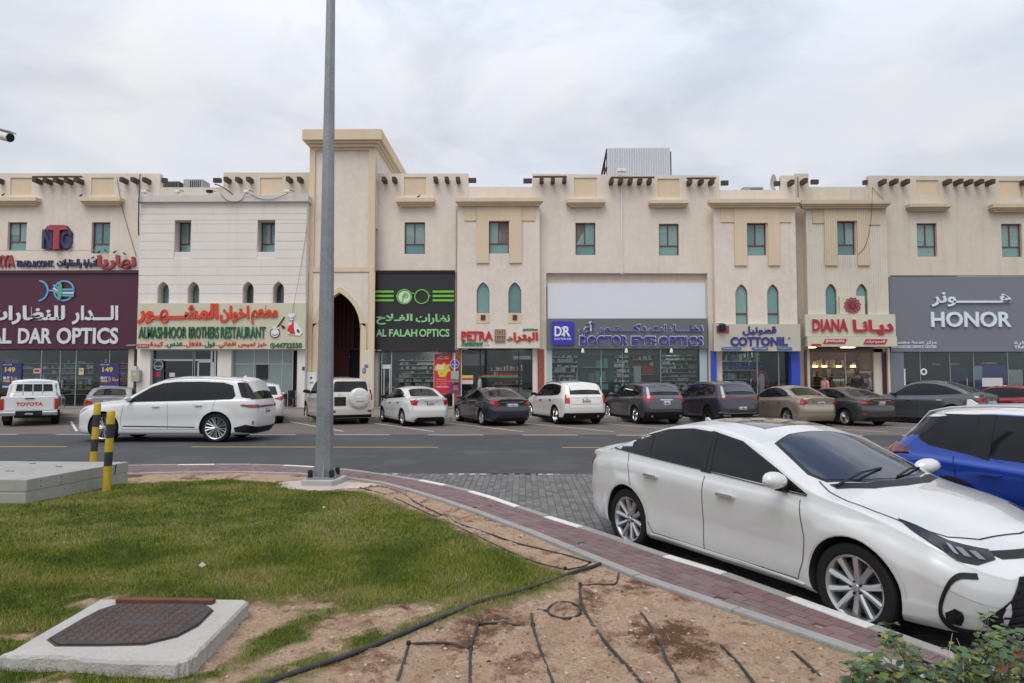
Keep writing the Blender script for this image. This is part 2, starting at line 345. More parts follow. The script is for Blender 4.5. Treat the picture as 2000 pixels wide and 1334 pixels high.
# far pavement in front of the shops
v = [(-90, 28.9, .17), (90, 28.9, .17), (90, 33.2, .30), (-90, 33.2, .30), (90, 33.2, .35), (-90, 33.2, .35), (90, 41, .352), (-90, 41, .352)]
tag(put('pavement', mesh('pavement', v, [(0, 1, 2, 3), (3, 2, 4, 5), (5, 4, 6, 7)], pm('paving_slabs', (.23, .20, .175), .85, var=.15, scale=1.5, spots=.15))), kind='structure')
kerb_root = tag(bpy.data.objects.new('kerb', None), kind='structure'); link(kerb_root); kerb_root.location = (0, 28.8, 0)
kme = MB().box(-.49, .49, -.08, .1, 0, .172).mesh('kerb_stone', M['kerb'], bevel=.012)
for i in range(-38, 38):
    o = put('kerb_stone', kme, kerb_root, world=False); o.location = (i*1.0+.5, 0, 0)
# ---- the curved footpath of red blocks between two kerbs
outer_px = [(-320, 925), (-60, 914), (250, 909), (450, 907), (560, 909), (640, 914), (720, 923), (820, 938), (930, 963), (1040, 1000), (1170, 1041), (1280, 1079), (1420, 1122), (1600, 1188), (1860, 1282), (2200, 1410)]
inner_px = [(-320, 945), (-60, 934), (250, 926), (430, 922), (560, 925), (650, 931), (740, 942), (860, 976), (980, 1018), (1080, 1058), (1180, 1100), (1300, 1147), (1500, 1213), (1640, 1262), (1830, 1330), (2100, 1440)]
PZ = .13
def resample(pts, step):
    pts = [Vector((p.x, p.y)) for p in pts]; d = [0]
    for a, b in zip(pts, pts[1:]): d.append(d[-1]+(b-a).length)
    n = max(2, int(round(d[-1]/step))); s = np.linspace(0, d[-1], n+1)
    return np.stack([np.interp(s, d, [p.x for p in pts]), np.interp(s, d, [p.y for p in pts])], 1), s
outer_c = catmull([G(*p, PZ) for p in outer_px], 10); inner_c = catmull([G(*p, PZ) for p in inner_px], 10)
def offset_line(A, d):
    t = np.gradient(A, axis=0); t /= np.linalg.norm(t, axis=1)[:, None]; nrm = np.stack([-t[:, 1], t[:, 0]], 1)
    return A+nrm*d
def kerb_run(root, pts, w, z0, z1, seg, painted):
    A, s = resample(pts, seg)
    for i in range(len(A)-1):
        a, b = Vector((*A[i], 0)), Vector((*A[i+1], 0)); d = (b-a).normalized(); a2, b2 = a+d*.004, b-d*.004
        if (a+b).length/2 > 30: continue
        nrm = Vector((-d.y, d.x, 0)); pa = Vector((*A[max(i-1, 0)], 0)); 
        mb = MB(); jit = random.uniform(-.004, .004)
        vv = [a2-nrm*w/2, b2-nrm*w/2, b2+nrm*w/2, a2+nrm*w/2]
        mb.add([(q.x, q.y, z0) for q in vv]+[(q.x, q.y, z1+jit) for q in vv], [(0, 3, 2, 1), (4, 5, 6, 7), (0, 1, 5, 4), (1, 2, 6, 5), (2, 3, 7, 6), (3, 0, 4, 7)])
        mb.put('kerb_stone', M['kerbw'] if painted(i, (a+b)/2) else M['kerb'], root, bevel=.012)
path_root = tag(bpy.data.objects.new('footpath', None), kind='structure'); link(path_root)
def proj_px(v):
    d = Vector((v.x, v.y, PZ))-Vector((0, 0, CAM_H)); return 1000+FPX*d.dot(_rt)/d.dot(_fw)
def painted_outer(i, m):
    x = proj_px(m)
    return any(a < x < b for a, b in ((-60, 20), (120, 200), (335, 450), (560, 640), (813, 872), (925, 1003), (1070, 1167), (1272, 1418), (1600, 1730), (1850, 1990)))
kerb_run(path_root, outer_c, .10, -.02, PZ+.012, .72, painted_outer)
kerb_run(path_root, inner_c, .10, -.02, PZ+.022, 1.0, lambda i, m: False)
Ao, _ = resample(outer_c, .1); n_s = len(Ao)-1
dd = np.concatenate([[0], np.cumsum([(b-a).length for a, b in zip(inner_c, inner_c[1:])])]); ss = np.linspace(0, dd[-1], n_s+1)
Ai = np.stack([np.interp(ss, dd, [p.x for p in inner_c]), np.interp(ss, dd, [p.y for p in inner_c])], 1)
# pair every outer point with the nearest inner one, kept monotonic
idx = [int(np.argmin(((Ai-a)**2).sum(1))) for a in Ao]; idx = np.maximum.accumulate(idx); B_ = Ai[idx]
k = np.ones(15)/15; B_ = np.stack([np.convolve(np.pad(B_[:, j], 7, mode='edge'), k, 'valid') for j in (0, 1)], 1)
v = [(p[0], p[1], PZ-.018) for p in Ao]+[(p[0], p[1], PZ-.018) for p in B_]
tag(put('path_bed', mesh('path_bed', v, [(i, i+1, n_s+2+i, n_s+1+i) for i in range(n_s)], pm('path_sand', (.30, .24, .20), .95, var=.2, scale=3)), path_root))
red_m = [pm('red_block_%s' % nme, c, .85, var=.2, scale=6, bump=.3, bscale=120, spots=.15) for nme, c in (('plum', (.16, .098, .098)), ('brick', (.185, .112, .11)), ('rose', (.195, .13, .126)), ('dusty', (.17, .122, .118)))]
rb_v, rb_f, rb_m = [], [], []
near = []
rng_b = random.Random(3)
L_between = lambda A, i, f: A[min(int(i), n_s-1)]*(1-(i-int(i)))+A[min(int(i)+1, n_s)]*(i-int(i))
nrow = 0
i = 0.0; row = 0
wmean = np.linalg.norm(Ao-B_, axis=1)
while i < n_s-1.2:
    a0 = L_between(Ao, i, 0); wl = float(np.interp(i, range(n_s+1), wmean))
    if np.linalg.norm(a0) < 26:
        usable = wl-.12; rows = max(2, int(round(usable/.12)))
        for r in range(rows):
            off = (r % 2)*.9
            i0, i1 = i+off, min(i+off+1.88, n_s-.01)
            t0, t1 = (.055+(wl-.11)*r/rows)/wl, (.055+(wl-.11)*(r+.95)/rows)/wl
            qs = []
            for ii, tt in ((i0, t0), (i1, t0), (i1, t1), (i0, t1)):
                p, q = L_between(Ao, ii, 0), L_between(B_, ii, 0); qs.append(p*(1-tt)+q*tt)
            near.append((np.linalg.norm(np.mean(qs, 0)), qs))
    i += 1.92
near.sort(key=lambda t: t[0]); vis = [t for t in near if t[1][0][1] > 2.3]
def paver(qs, z0, z1, rb):
    c = np.mean(qs, 0); tilt = [rb.uniform(-.0018, .0018) for _ in range(4)]
    top = [(c[0]+(q[0]-c[0])*.97, c[1]+(q[1]-c[1])*.97, z1+t) for q, t in zip(qs, tilt)]; mid = [(q[0], q[1], z1-.006) for q in qs]; bot = [(q[0], q[1], z0) for q in qs]
    return top+mid+bot, [(0, 1, 2, 3)]+[(4+k, 4+(k+1) % 4, (k+1) % 4, k) for k in range(4)]+[(8+k, 8+(k+1) % 4, 4+(k+1) % 4, 4+k) for k in range(4)]
rest = MB()
for n_, (d, qs) in enumerate(vis):
    vv, ff = paver(qs, PZ-.03, PZ, rng_b); mi = rng_b.randrange(4)
    if n_ < 300: put('brick', MB().add(vv, ff).mesh('brick', red_m[mi]), path_root)
    else: rest.add(vv, ff, mi)
rest.put('brick_field', red_m, path_root, kind='stuff')
# ---- grey blocks of the near parking bay: the nearest as pieces, then a joined field, then the material
grey_m = [pm('grey_block_%s' % nme, c, .85, var=.2, scale=5, bump=.3, bscale=120, spots=.2) for nme, c in (('ash', (.125, .122, .116)), ('stone', (.145, .141, .134)), ('lead', (.105, .102, .098)), ('pale', (.165, .16, .152)))]
paving_root = tag(bpy.data.objects.new('bay_blocks', None), kind='structure'); link(paving_root)
OX = np.array([(p.x, p.y) for p in outer_c])
def outer_y(x):      # y of the road-side kerb at x (single valued in this range)
    o_ = np.argsort(OX[:, 0]); return np.interp(x, OX[o_, 0], OX[o_, 1])
cells = []
for r_, x in enumerate(np.arange(-3.2, 5.2, .105)):
    for y in np.arange(3.2+(r_ % 2)*.105, 12.9, .21):
        ky = outer_y(x+.1)
        if y < ky+.16 or y > 12.9: continue
        sl = outer_y(x+.2)
        if y < sl+.14: continue
        px = 1000+FPX*(x/y)
        if px > 1999: continue
        # what the white car hides entirely is left to the sheet below
        cells.append((math.hypot(x, y), x, y))
cells.sort(); rest = MB(); cnt = 0
for d, x, y in cells:
    qs = [np.array(q) for q in ((x, y), (x+.098, y), (x+.098, y+.203), (x, y+.203))]
    vv, ff = paver(qs, -.004, .012, rng_b); mi = rng_b.choice((0, 0, 1, 1, 2, 3))
    if cnt < 300 and px < 1999: put('paving_block', MB().add(vv, ff).mesh('paving_block', grey_m[mi]), paving_root); cnt += 1
    else: rest.add(vv, ff, mi)
rest.put('paving_block_field', grey_m, paving_root, kind='stuff')
# ---- lawn and bare earth
def vnoise(x, y, seed=0, oct=5, lac=2.0, gain=.5):
    out = np.zeros_like(x); amp = 1; tot = 0; r = np.random.default_rng(seed); T = r.random((256, 256))
    fx, fy = x.copy(), y.copy()
    for o in range(oct):
        ix, iy = np.floor(fx).astype(int), np.floor(fy).astype(int); u, v_ = fx-ix, fy-iy; u = u*u*(3-2*u); v_ = v_*v_*(3-2*v_)
        g = lambda a, b: T[a & 255, b & 255]
        out += amp*((g(ix, iy)*(1-u)+g(ix+1, iy)*u)*(1-v_)+(g(ix, iy+1)*(1-u)+g(ix+1, iy+1)*u)*v_); tot += amp; amp *= gain; fx = fx*lac+17.3; fy = fy*lac+9.1
    return out/tot
def sdf(poly, x, y):
    """signed distance to a polygon, positive inside"""
    P_ = np.array(poly); d = np.full(x.shape, 1e9); ins = np.zeros(x.shape, bool)
    for a, b in zip(P_, np.roll(P_, -1, 0)):
        e = b-a; t = np.clip(((x-a[0])*e[0]+(y-a[1])*e[1])/(e@e), 0, 1); d = np.minimum(d, np.hypot(x-a[0]-t*e[0], y-a[1]-t*e[1]))
        c = ((a[1] > y) != (b[1] > y)) & (x < (b[0]-a[0])*(y-a[1])/(b[1]-a[1]+1e-12)+a[0]); ins ^= c
    return np.where(ins, d, -d)
GZ = .14
gp = lambda L_: [(G(*p, GZ).x, G(*p, GZ).y) for p in L_]
LAWN = gp([(-900, 942), (0, 942), (250, 943), (440, 936), (555, 943), (600, 957), (690, 956), (760, 976), (850, 1012), (960, 1062), (1040, 1096), (1112, 1120), (1080, 1146), (980, 1176), (900, 1196), (820, 1222), (740, 1250), (660, 1284), (590, 1312), (505, 1345), (400, 1400), (-900, 1600)])
BARE = [gp(L_) for L_ in ([(590, 1232), (640, 1205), (760, 1180), (870, 1178), (840, 1196), (740, 1225), (650, 1262), (560, 1290), (500, 1325), (420, 1330), (480, 1290), (540, 1262)],
                          [(470, 1180), (520, 1175), (640, 1165), (650, 1180), (540, 1215), (470, 1240), (400, 1300), (370, 1320), (440, 1240)],
                          [(100, 1180), (150, 1172), (210, 1164), (190, 1172), (130, 1186)])]
INNER = [(p.x, p.y) for p in inner_c]; EARTH = INNER+[(2.6, -3), (-40, -3), (-40, INNER[0][1])]
def lawn_mask(x, y):
    w = vnoise(x*2.2, y*2.2, 1)-.5; w2 = vnoise(x*9, y*9, 2)-.5
    m = sdf(LAWN, x, y)*4.5+w*.5+w2*.7+.2
    for bpoly in BARE: m = np.minimum(m, -sdf(bpoly, x, y)*5+w*2.0+w2*1.6)
    p = vnoise(x*.9+3, y*1.6, 5)+.35*w2; m = np.minimum(m, (.90-p)*9+.3)
    m = np.minimum(m, np.where(y < 6.2, (.66-vnoise(x*3+8, y*3.5, 6)-.3*w2)*7+.3+np.clip((y-4.6), 0, 2)*1.2, 9))
    return m
def earth_z(x, y):
    z = GZ-.03+(vnoise(x*1.1, y*1.1, 8)-.5)*.05+(vnoise(x*6, y*6, 9)-.5)*.022
    d = sdf(EARTH, x, y); rough = (vnoise(x*22, y*22, 11, 4)-.5)*.036+(np.abs(vnoise(x*8, y*8, 12, 4)-.5))*.075
    lm = np.clip(lawn_mask(x, y)+.5, 0, 1); z = z+rough*(1-lm)+.02*lm
    return np.where(d < .35, z*np.clip(d/.35, 0, 1)+(PZ-.01)*(1-np.clip(d/.35, 0, 1)), z)
def earth_grid(name, x0, x1, y0, y1, st, cutfn):
    xs = np.arange(x0, x1+st/2, st); ys = np.arange(y0, y1+st/2, st); X, Y = np.meshgrid(xs, ys); d = sdf(EARTH, X, Y); keep = cutfn(X, Y, d)
    Z = earth_z(X, Y); LM = lawn_mask(X, Y); id_ = -np.ones(X.shape, int)
    cell = keep[:-1, :-1] & keep[1:, :-1] & keep[:-1, 1:] & keep[1:, 1:]
    used = np.zeros(X.shape, bool); used[:-1, :-1] |= cell; used[1:, :-1] |= cell; used[:-1, 1:] |= cell; used[1:, 1:] |= cell
    id_[used] = np.arange(used.sum()); J, I = np.nonzero(cell)
    F = np.stack([id_[J, I], id_[J, I+1], id_[J+1, I+1], id_[J+1, I]], 1)
    me = bpy.data.meshes.new(name); nv = int(used.sum()); me.vertices.add(nv); me.vertices.foreach_set('co', np.stack([X[used], Y[used], Z[used]], 1).ravel())
    me.loops.add(F.size); me.loops.foreach_set('vertex_index', F.ravel()); me.polygons.add(len(F)); me.polygons.foreach_set('loop_start', np.arange(0, F.size, 4)); me.polygons.foreach_set('use_smooth', [True]*len(F))
    at = me.attributes.new('lawn', 'FLOAT', 'POINT'); at.data.foreach_set('value', np.clip(LM[used]*.6+.5, 0, 1).astype(np.float32)); me.update(); me.validate()
    me.materials.append(M['earth']); return tag(put(name, me), kind='structure')
def earth_material():
    m = bpy.data.materials.new('sandy_earth'); m.use_nodes = True; t = m.node_tree; n = t.nodes; l = t.links; b = n['Principled BSDF']
    co = n.new('ShaderNodeTexCoord'); at = n.new('ShaderNodeAttribute'); at.attribute_name = 'lawn'
    def nz(s, d=6, r=.6): x = n.new('ShaderNodeTexNoise'); x.inputs['Scale'].default_value = s; x.inputs['Detail'].default_value = d; x.inputs['Roughness'].default_value = r; l.new(co.outputs['Object'], x.inputs['Vector']); return x.outputs['Fac']
    def ramp(f, *st):
        r = n.new('ShaderNodeValToRGB'); e = r.color_ramp.elements
        while len(e) < len(st): e.new(.5)
        for k, (p, c) in enumerate(st): e[k].position = p; e[k].color = (*c, 1)
        l.new(f, r.inputs[0]); return r.outputs[0]
    earth = ramp(nz(1.7, 10, .72), (.39, (.13, .070, .040)), (.45, (.33, .21, .14)), (.50, (.46, .335, .235)), (.58, (.36, .24, .155)), (.68, (.52, .405, .31)))
    fine = ramp(nz(60, 4), (.35, (.55, .55, .55)), (.6, (1, 1, 1)))
    mx = n.new('ShaderNodeMix'); mx.data_type = 'RGBA'; mx.blend_type = 'MULTIPLY'; mx.inputs[0].default_value = .7; l.new(earth, mx.inputs[6]); l.new(fine, mx.inputs[7])
    turf = ramp(nz(4, 7), (.32, (.05, .062, .014)), (.5, (.085, .10, .022)), (.68, (.17, .15, .05)))
    rr = n.new('ShaderNodeMapRange'); rr.inputs[1].default_value = .3; rr.inputs[2].default_value = .75; l.new(at.outputs['Fac'], rr.inputs[0])
    m2 = n.new('ShaderNodeMix'); m2.data_type = 'RGBA'; l.new(rr.outputs[0], m2.inputs[0]); l.new(mx.outputs[2], m2.inputs[6]); l.new(turf, m2.inputs[7]); l.new(m2.outputs[2], b.inputs['Base Color'])
    b.inputs['Roughness'].default_value = .95; b.inputs['Specular IOR Level'].default_value = .2
    bp = n.new('ShaderNodeBump'); bp.inputs['Strength'].default_value = .9; bp.inputs['Distance'].default_value = .022; l.new(nz(38, 8, .75), bp.inputs['Height']); l.new(bp.outputs[0], b.inputs['Normal'])
    return m
M['earth'] = earth_material()
YS = 6.4
earth_grid('earth', -6.6, 3.2, 2.0, YS, .02, lambda X, Y, d: d > -.02)
earth_grid('earth_beyond', -6.6, 2.0, YS, 15.0, .05, lambda X, Y, d: d > -.03)
earth_grid('earth_aside', -22.0, -6.6, 2.0, 15.0, .1, lambda X, Y, d: d > -.05)
sheet('earth_behind', -60, 3, -40, 2.0, .09, pm('plain_earth', (.2, .17, .09), .95, var=.3, scale=.6))
# clods and small stones lying on the bare earth
def scatter(n, x0, x1, y0, y1, cond):
    x = RNG.uniform(x0, x1, n); y = RNG.uniform(y0, y1, n); k = cond(x, y); return x[k], y[k]
sx, sy = scatter(30000, -2.6, 3.0, 2.6, 11.0, lambda x, y: (sdf(EARTH, x, y) > .07) & (lawn_mask(x, y) < -.1) & (RNG.random(len(x)) < np.clip(6.5/(y**1.5), 0, 1)))
sz = earth_z(sx, sy); n_ = len(sx)
ico = np.array([(0, 0, 1), (.9, 0, .2), (-.3, .85, .25), (-.5, -.7, .3), (.3, .5, -.4), (-.7, .1, -.4), (.2, -.6, -.4)]); icf = [(0, 1, 2), (0, 2, 3), (0, 3, 1), (1, 4, 2), (2, 5, 3), (3, 6, 1), (1, 6, 4), (2, 4, 5), (3, 5, 6)]
r = (.003+.014*RNG.random(n_)**5); vv = ico[None]*(1+.5*(RNG.random((n_, 7, 3))-.5))*r[:, None, None]*np.array([1.2, 1.1, .7])+np.stack([sx, sy, sz+r*.2], 1)[:, None]
ff = (np.array(icf)[None]+np.arange(n_)[:, None, None]*7).reshape(-1, 3)
cm = [pm('clod_tan', (.33, .22, .14), .95), pm('clod_brown', (.22, .13, .08), .95), pm('pebble_pale', (.45, .40, .34), .9)]
me = mesh('clods', vv.reshape(-1, 3), ff.tolist(), cm, np.repeat(RNG.choice([0, 0, 0, 1, 1, 2], n_), 9))
tag(put('clods', me, label='small clods and pebbles scattered over the bare sandy earth'), None, 'soil', kind='stuff')
# ---- grass blades
def blades(name, n, x0, x1, y0, y1, h, w, label):
    x, y = scatter(n, x0, x1, y0, y1, lambda x, y: (sdf(EARTH, x, y) > .05))
    m = lawn_mask(x, y); slabs = (sdf(SLAB, x, y) > -.01) | (sdf(BOX, x, y) > -.01); px = x/np.maximum(y, .1)
    k = (RNG.random(len(x)) < np.clip(m*1.1+.35, 0, 1)*np.clip(.25+1.4*vnoise(x*3.1, y*3.1, 41), .35, 1)) & (~slabs) & (np.abs(px+.01) < .86); x, y, m = x[k], y[k], m[k]; n = len(x)
    z = earth_z(x, y); th = RNG.uniform(0, 2*np.pi, n); le = RNG.uniform(0, 2*np.pi, n); L = h*(.55+.9*RNG.random(n))*(.7+.6*vnoise(x*1.3, y*1.3, 21))*np.clip(.65+m*.35, .5, 1.1); bend = L*RNG.uniform(.3, 1.1, n)
    wx, wy = np.cos(th)*w, np.sin(th)*w
    V = np.stack([np.stack([x-wx, y-wy, z-.004], 1), np.stack([x+wx, y+wy, z-.004], 1), np.stack([x+np.cos(le)*bend, y+np.sin(le)*bend, z+L], 1)], 1)
    me = bpy.data.meshes.new(name); me.vertices.add(n*3); me.vertices.foreach_set('co', V.ravel()); me.loops.add(n*3); me.loops.foreach_set('vertex_index', np.arange(n*3)); me.polygons.add(n); me.polygons.foreach_set('loop_start', np.arange(0, n*3, 3))
    dry = vnoise(x*1.7+5, y*1.7, 31); p = RNG.random(n)+(dry-.5)*2.4-np.clip(m, -.5, 1)*.15
    mi = np.where(p > .90, 3, np.where(p > .52, 2, np.where(p > .25, 1, 0))); me.polygons.foreach_set('material_index', mi.astype(np.int32)); me.update()
    for q in GM: me.materials.append(q)
    tag(put(name, me, label=label), None, 'grass', kind='stuff')
GM = [pm('grass_deep', (.072, .105, .010), .7, spec=.2), pm('grass_mid', (.14, .185, .016), .7, spec=.2), pm('grass_light', (.22, .245, .03), .7, spec=.2), pm('grass_straw', (.30, .24, .11), .8, spec=.2)]
SLAB = gp([(5, 1288), (192, 1172), (486, 1172), (372, 1304)]); BOX = gp([(-900, 984), (50, 984), (250, 941), (-900, 941)])
blades('lawn_grass', 330000, -5.6, 2.2, 3.0, 7.0, .026, .0022, 'short green and straw coloured blades of the lawn nearest the camera')
blades('lawn_grass', 260000, -10.5, .8, 7.0, 13.6, .026, .0038, 'short green lawn blades farther off around the lamp post base')
# ================================================================ THE ROW OF SHOP BUILDINGS
YB = 35.0
def arch(x0, x1, y0, y1, k=.95, n=10):
    """pointed arch outline in photo pixels: y0 apex, y1 foot"""
    w = x1-x0; r = w*k; hgt = math.sqrt(max(r*r-(r-w/2)**2, 1)); ys = y0+hgt; pts = [(x0, y1), (x0, ys)]
    a1 = math.acos((r-w/2)/r)
    for i in range(1, n+1): a = a1*i/n; pts.append((x0+r-r*math.cos(a), ys-r*math.sin(a)))
    for i in range(n-1, -1, -1): a = a1*i/n; pts.append((x1-r+r*math.cos(a), ys-r*math.sin(a)))
    return pts+[(x1, y1)]
def rect(x0, x1, y0, y1): return [(x0, y1), (x0, y0), (x1, y0), (x1, y1)]
def w2(poly, Y):
    """photo outline to facade coordinates; uprights come out truly vertical"""
    out = []
    cxm = sum(p[0] for p in poly)/len(poly); cym = sum(p[1] for p in poly)/len(poly)
    for p in poly: out.append((P(p[0], cym, Y).x, P(cxm, p[1], Y).z))
    return out
def wall(root, outline, Y, th, holes=(), m=None, name='wall', zfoot=None):
    # outline pixels; None as y means the ground
    o = []
    for p in outline:
        x = P(p[0], 560, Y).x; z = .30 if p[1] is None else P(p[0], p[1], Y).z; o.append((x, z))
    return MB().prism(o, Y, Y+th, [w2(h, Y) for h in holes]).put(name, m or M['stucco'], root)
def bx(root, name, px, Y0, Y1, m, kind=None, bevel=0, label=None):
    x0, x1, z0, z1 = RX(*px, Y0); return MB().box(x0, x1, Y0, Y1, z0, z1).put(name, m, root, bevel=bevel, label=label)
def window(root, px, Y, glass='teal', reveal=.16, broken=None):
    x0, x1, z0, z1 = RX(*px, Y); Yf = Y+reveal; t = .055
    fr = MB(); fr.box(x0, x0+t, Yf, Yf+.07, z0, z1).box(x1-t, x1, Yf, Yf+.07, z0, z1).box(x0+t, x1-t, Yf, Yf+.07, z1-t, z1).box(x0+t, x1-t, Yf, Yf+.07, z0, z0+t*.7)
    zt = z0+(z1-z0)*.30; fr.box(x0+t, x1-t, Yf-.01, Yf+.06, zt, zt+t); xm = x0+(x1-x0)*(.5+random.uniform(-.03, .03)); fr.box(xm-t/2, xm+t/2, Yf-.008, Yf+.06, zt+t, z1-t)
    f = fr.put('window', M['frame'], root)
    for a, b, c, d in ((x0+t, xm-t/2, zt+t, z1-t), (xm+t/2, x1-t, zt+t, z1-t), (x0+t, x1-t, z0+t*.7, zt)):
        MB().box(a+.002, b-.002, Yf+.03, Yf+.04, c+.002, d-.002).put('pane', M[glass if glass != 'teal' else random.choice(('teal', 'teal', 'teal_b', 'teal_c'))], f)
    if not broken and random.random() < .6:      # a blind drawn part of the way down behind one pane
        a, b = (x0+t+.004, xm-t/2-.004) if random.random() < .5 else (xm+t/2+.004, x1-t-.004); zt2 = z1-t-(z1-z0)*random.uniform(.12, .5); MB().box(a, b, Yf+.020, Yf+.024, zt2, z1-t-.003).put('blind', pm('pale_blind_film', (.24, .36, .34), .3, var=.2, scale=3), f)
    if broken:
        a, b, c, d = (x0+t, xm, zt+t, z1-t) if broken == 'l' else (xm+t/2, x1-t, zt+t, z1-t)
        pts = [(a, d), (b, d), (b, d-(d-c)*.30), (a+(b-a)*.6, d-(d-c)*.52), (a+(b-a)*.25, d-(d-c)*.80), (a, d-(d-c)*.95)] if broken == 'l' else [(a, d), (b, d), (b, c), (a+(b-a)*.1, c), (a+(b-a)*.15, (c+d)/2), (a, d-(d-c)*.3)]
        MB().prism(pts, Yf+.024, Yf+.029).put('peeled_film', pm('peeling_film', (.17, .14, .12), .5, var=.4, scale=9), f)
def arched_window(root, px, Y, reveal=.16, glass='teal', rail=None, cover=None, k=.95):
    out = w2(arch(*px, k=k), Y); Yf = Y+reveal; cx_ = sum(p[0] for p in out)/len(out); cz = min(p[1] for p in out)
    inner = [(cx_+(p[0]-cx_)*.92, p[1]-(.03 if p[1] > cz+.3 else -.03)) for p in out]
    f = MB().prism(out, Yf, Yf+.06, [inner]).put('arched_window', M['ochre'] if cover else M['frame'], root)
    MB().prism(inner, Yf+.03, Yf+.04).put('pane', M[glass if glass != 'teal' else random.choice(('teal', 'teal_b', 'teal_c'))], f)
    if rail:
        x0, x1, z0, z1 = RX(px[0], px[1], rail, rail+3, Y); MB().box(x0+.02, x1-.02, Yf-.01, Yf+.03, z0, z1).put('rail', M['frame'], f)
def relief(root, px, Y, d, m='ochre', name='relief_panel'): return bx(root, name, px, Y-d, Y-.002, M[m])
def beams(root, xs, y, Y=YB, w=.20, h=.23, L=.55, cap=None):
    for x in xs:
        yy = y+random.uniform(-.4, .4); c = P(x, yy, Y-L); MB().box(c.x-w/2, c.x+w/2, Y-L+random.uniform(-.05, .05), Y-.003, c.z-h/2, c.z+h/2).put('roof_beam', M['beam'], root, bevel=.015)
    if cap:
        x0, x1, z0, z1 = RX(cap[0], cap[1], cap[2], cap[2]+2.5, Y-.35); MB().box(x0, x1, Y-.40, Y-.28, z0, z1).put('beam_lath', M['beam'], root)
def side_beam(root, x0, x1, y, Y=YB+.15): 
    a, b, z0, z1 = RX(x0, x1, y-4.5, y+4, Y); MB().box(a, b, Y-.02, Y+.18, z0, z1).put('roof_beam', M['beam'], root, bevel=.015)
def sunk_panel(root, px, Y=YB):
    # a shallow framed field: thin raised rim of plaster round an ochre panel set back
    x0, x1, z0, z1 = RX(*px, Y); MB().box(x0, x1, Y+.055, Y+.065, z0, z1).put('recessed_panel', M['ochre'], root)
def ledge(root, px, Y=YB, m='ochre', depth=.42, name='ledge'):
    x0, x1, z0, z1 = RX(*px, Y-depth); h = z1-z0; e = depth*.4
    mb = MB(); mb.box(x0, x1, Y-depth, Y-.002, z0+h*.42, z1); mb.box(x0+e*.5, x1-e*.5, Y-depth+e*.5, Y-.002, z0+h*.18, z0+h*.42-.001); mb.box(x0+e, x1-e, Y-depth+e, Y-.002, z0-h*.06, z0+h*.18-.001)
    mb.put(name, M[m], root, bevel=.01)
PAL = [pm('goods_%d' % i_, c, .5) for i_, c in enumerate([(.6, .6, .62), (.03, .03, .035), (.45, .05, .04), (.06, .12, .45), (.6, .45, .2), (.1, .38, .32), (.25, .25, .27), (.75, .72, .65)])]
def goods(root, x0, x1, z0, z1, Y, rows, cols, pal, fill=.75, hmax=.8, name='goods'):
    mb = MB(); sh = MB(); dz = (z1-z0)/rows; dx = (x1-x0)/cols
    for r_ in range(rows):
        zb = z0+r_*dz; sh.box(x0, x1, Y-.22, Y, zb-.02, zb)
        xa = x0+random.uniform(0, dx); run = random.choice(pal); hr = random.uniform(.3, hmax)
        while xa < x1-dx*.6:
            if random.random() < .18: run = random.choice(pal); hr = random.uniform(.25, hmax); xa += dx*random.uniform(0, 1.6)
            w_ = min(dx*random.uniform(.45, 1.1), x1-xa-.005)
            if random.random() < fill and w_ > .02: mb.box(xa, xa+w_, Y-.2, Y-.06, zb+.002, zb+dz*min(.92, hr*random.uniform(.8, 1.2)), run if random.random() < .8 else random.choice(pal))
            xa += w_+dx*random.uniform(.06, .3)
    sh.put('shelf', M['white'], root); mb.put(name, PAL, root, kind='stuff')
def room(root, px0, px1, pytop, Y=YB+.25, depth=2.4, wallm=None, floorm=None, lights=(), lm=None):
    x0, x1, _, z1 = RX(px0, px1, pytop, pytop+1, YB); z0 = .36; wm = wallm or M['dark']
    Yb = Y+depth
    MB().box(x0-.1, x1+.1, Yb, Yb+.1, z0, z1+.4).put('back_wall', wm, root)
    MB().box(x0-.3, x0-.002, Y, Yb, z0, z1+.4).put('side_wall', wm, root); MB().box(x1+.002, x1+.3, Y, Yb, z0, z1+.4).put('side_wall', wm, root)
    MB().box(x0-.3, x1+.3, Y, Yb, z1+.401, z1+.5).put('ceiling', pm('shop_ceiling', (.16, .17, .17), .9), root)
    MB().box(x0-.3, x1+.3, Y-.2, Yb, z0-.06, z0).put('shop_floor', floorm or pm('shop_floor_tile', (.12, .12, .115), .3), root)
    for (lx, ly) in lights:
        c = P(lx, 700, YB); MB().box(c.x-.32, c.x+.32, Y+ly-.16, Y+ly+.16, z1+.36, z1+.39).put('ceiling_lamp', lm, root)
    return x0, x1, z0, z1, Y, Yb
def shopfront(root, px0, px1, pytop, posts=(), rails=(), glass='glass', Y=YB+.12, frame='alu', w=.05):
    x0, x1, _, z1 = RX(px0, px1, pytop, pytop+1, YB); z0 = .36; xs = [x0]+[P(p, 700, Y).x for p in posts]+[x1]
    for x in xs: MB().box(x-w/2, x+w/2, Y-.03, Y+.05, z0, z1).put('mullion', M[frame], root)
    zr = [z0+.001]+[P(1000, r_, Y).z for r_ in sorted(rails, reverse=True)]+[z1]
    for r_ in rails: z = P(1000, r_, Y).z; MB().box(x0+w/2, x1-w/2, Y-.028, Y+.045, z-w/2, z+w/2).put('transom', M[frame], root)
    for a, b in zip(xs, xs[1:]):
        for c, d in zip(zr, zr[1:]):
            MB().box(a+w/2, b-w/2, Y, Y+.012, c+(w/2 if c > z0+.01 else 0), d-(w/2 if d < z1 else 0)).put('shop_window', M[glass], root)
def handle(root, px, py, Y=YB+.05, h=.5):
    c = P(px, py, Y); MB().tube([(c.x, Y+.05, c.z+h/2), (c.x, Y-.03, c.z+h/2-.04), (c.x, Y-.03, c.z-h/2+.04), (c.x, Y+.05, c.z-h/2)], .018).put('door_handle', M['chrome'], root)
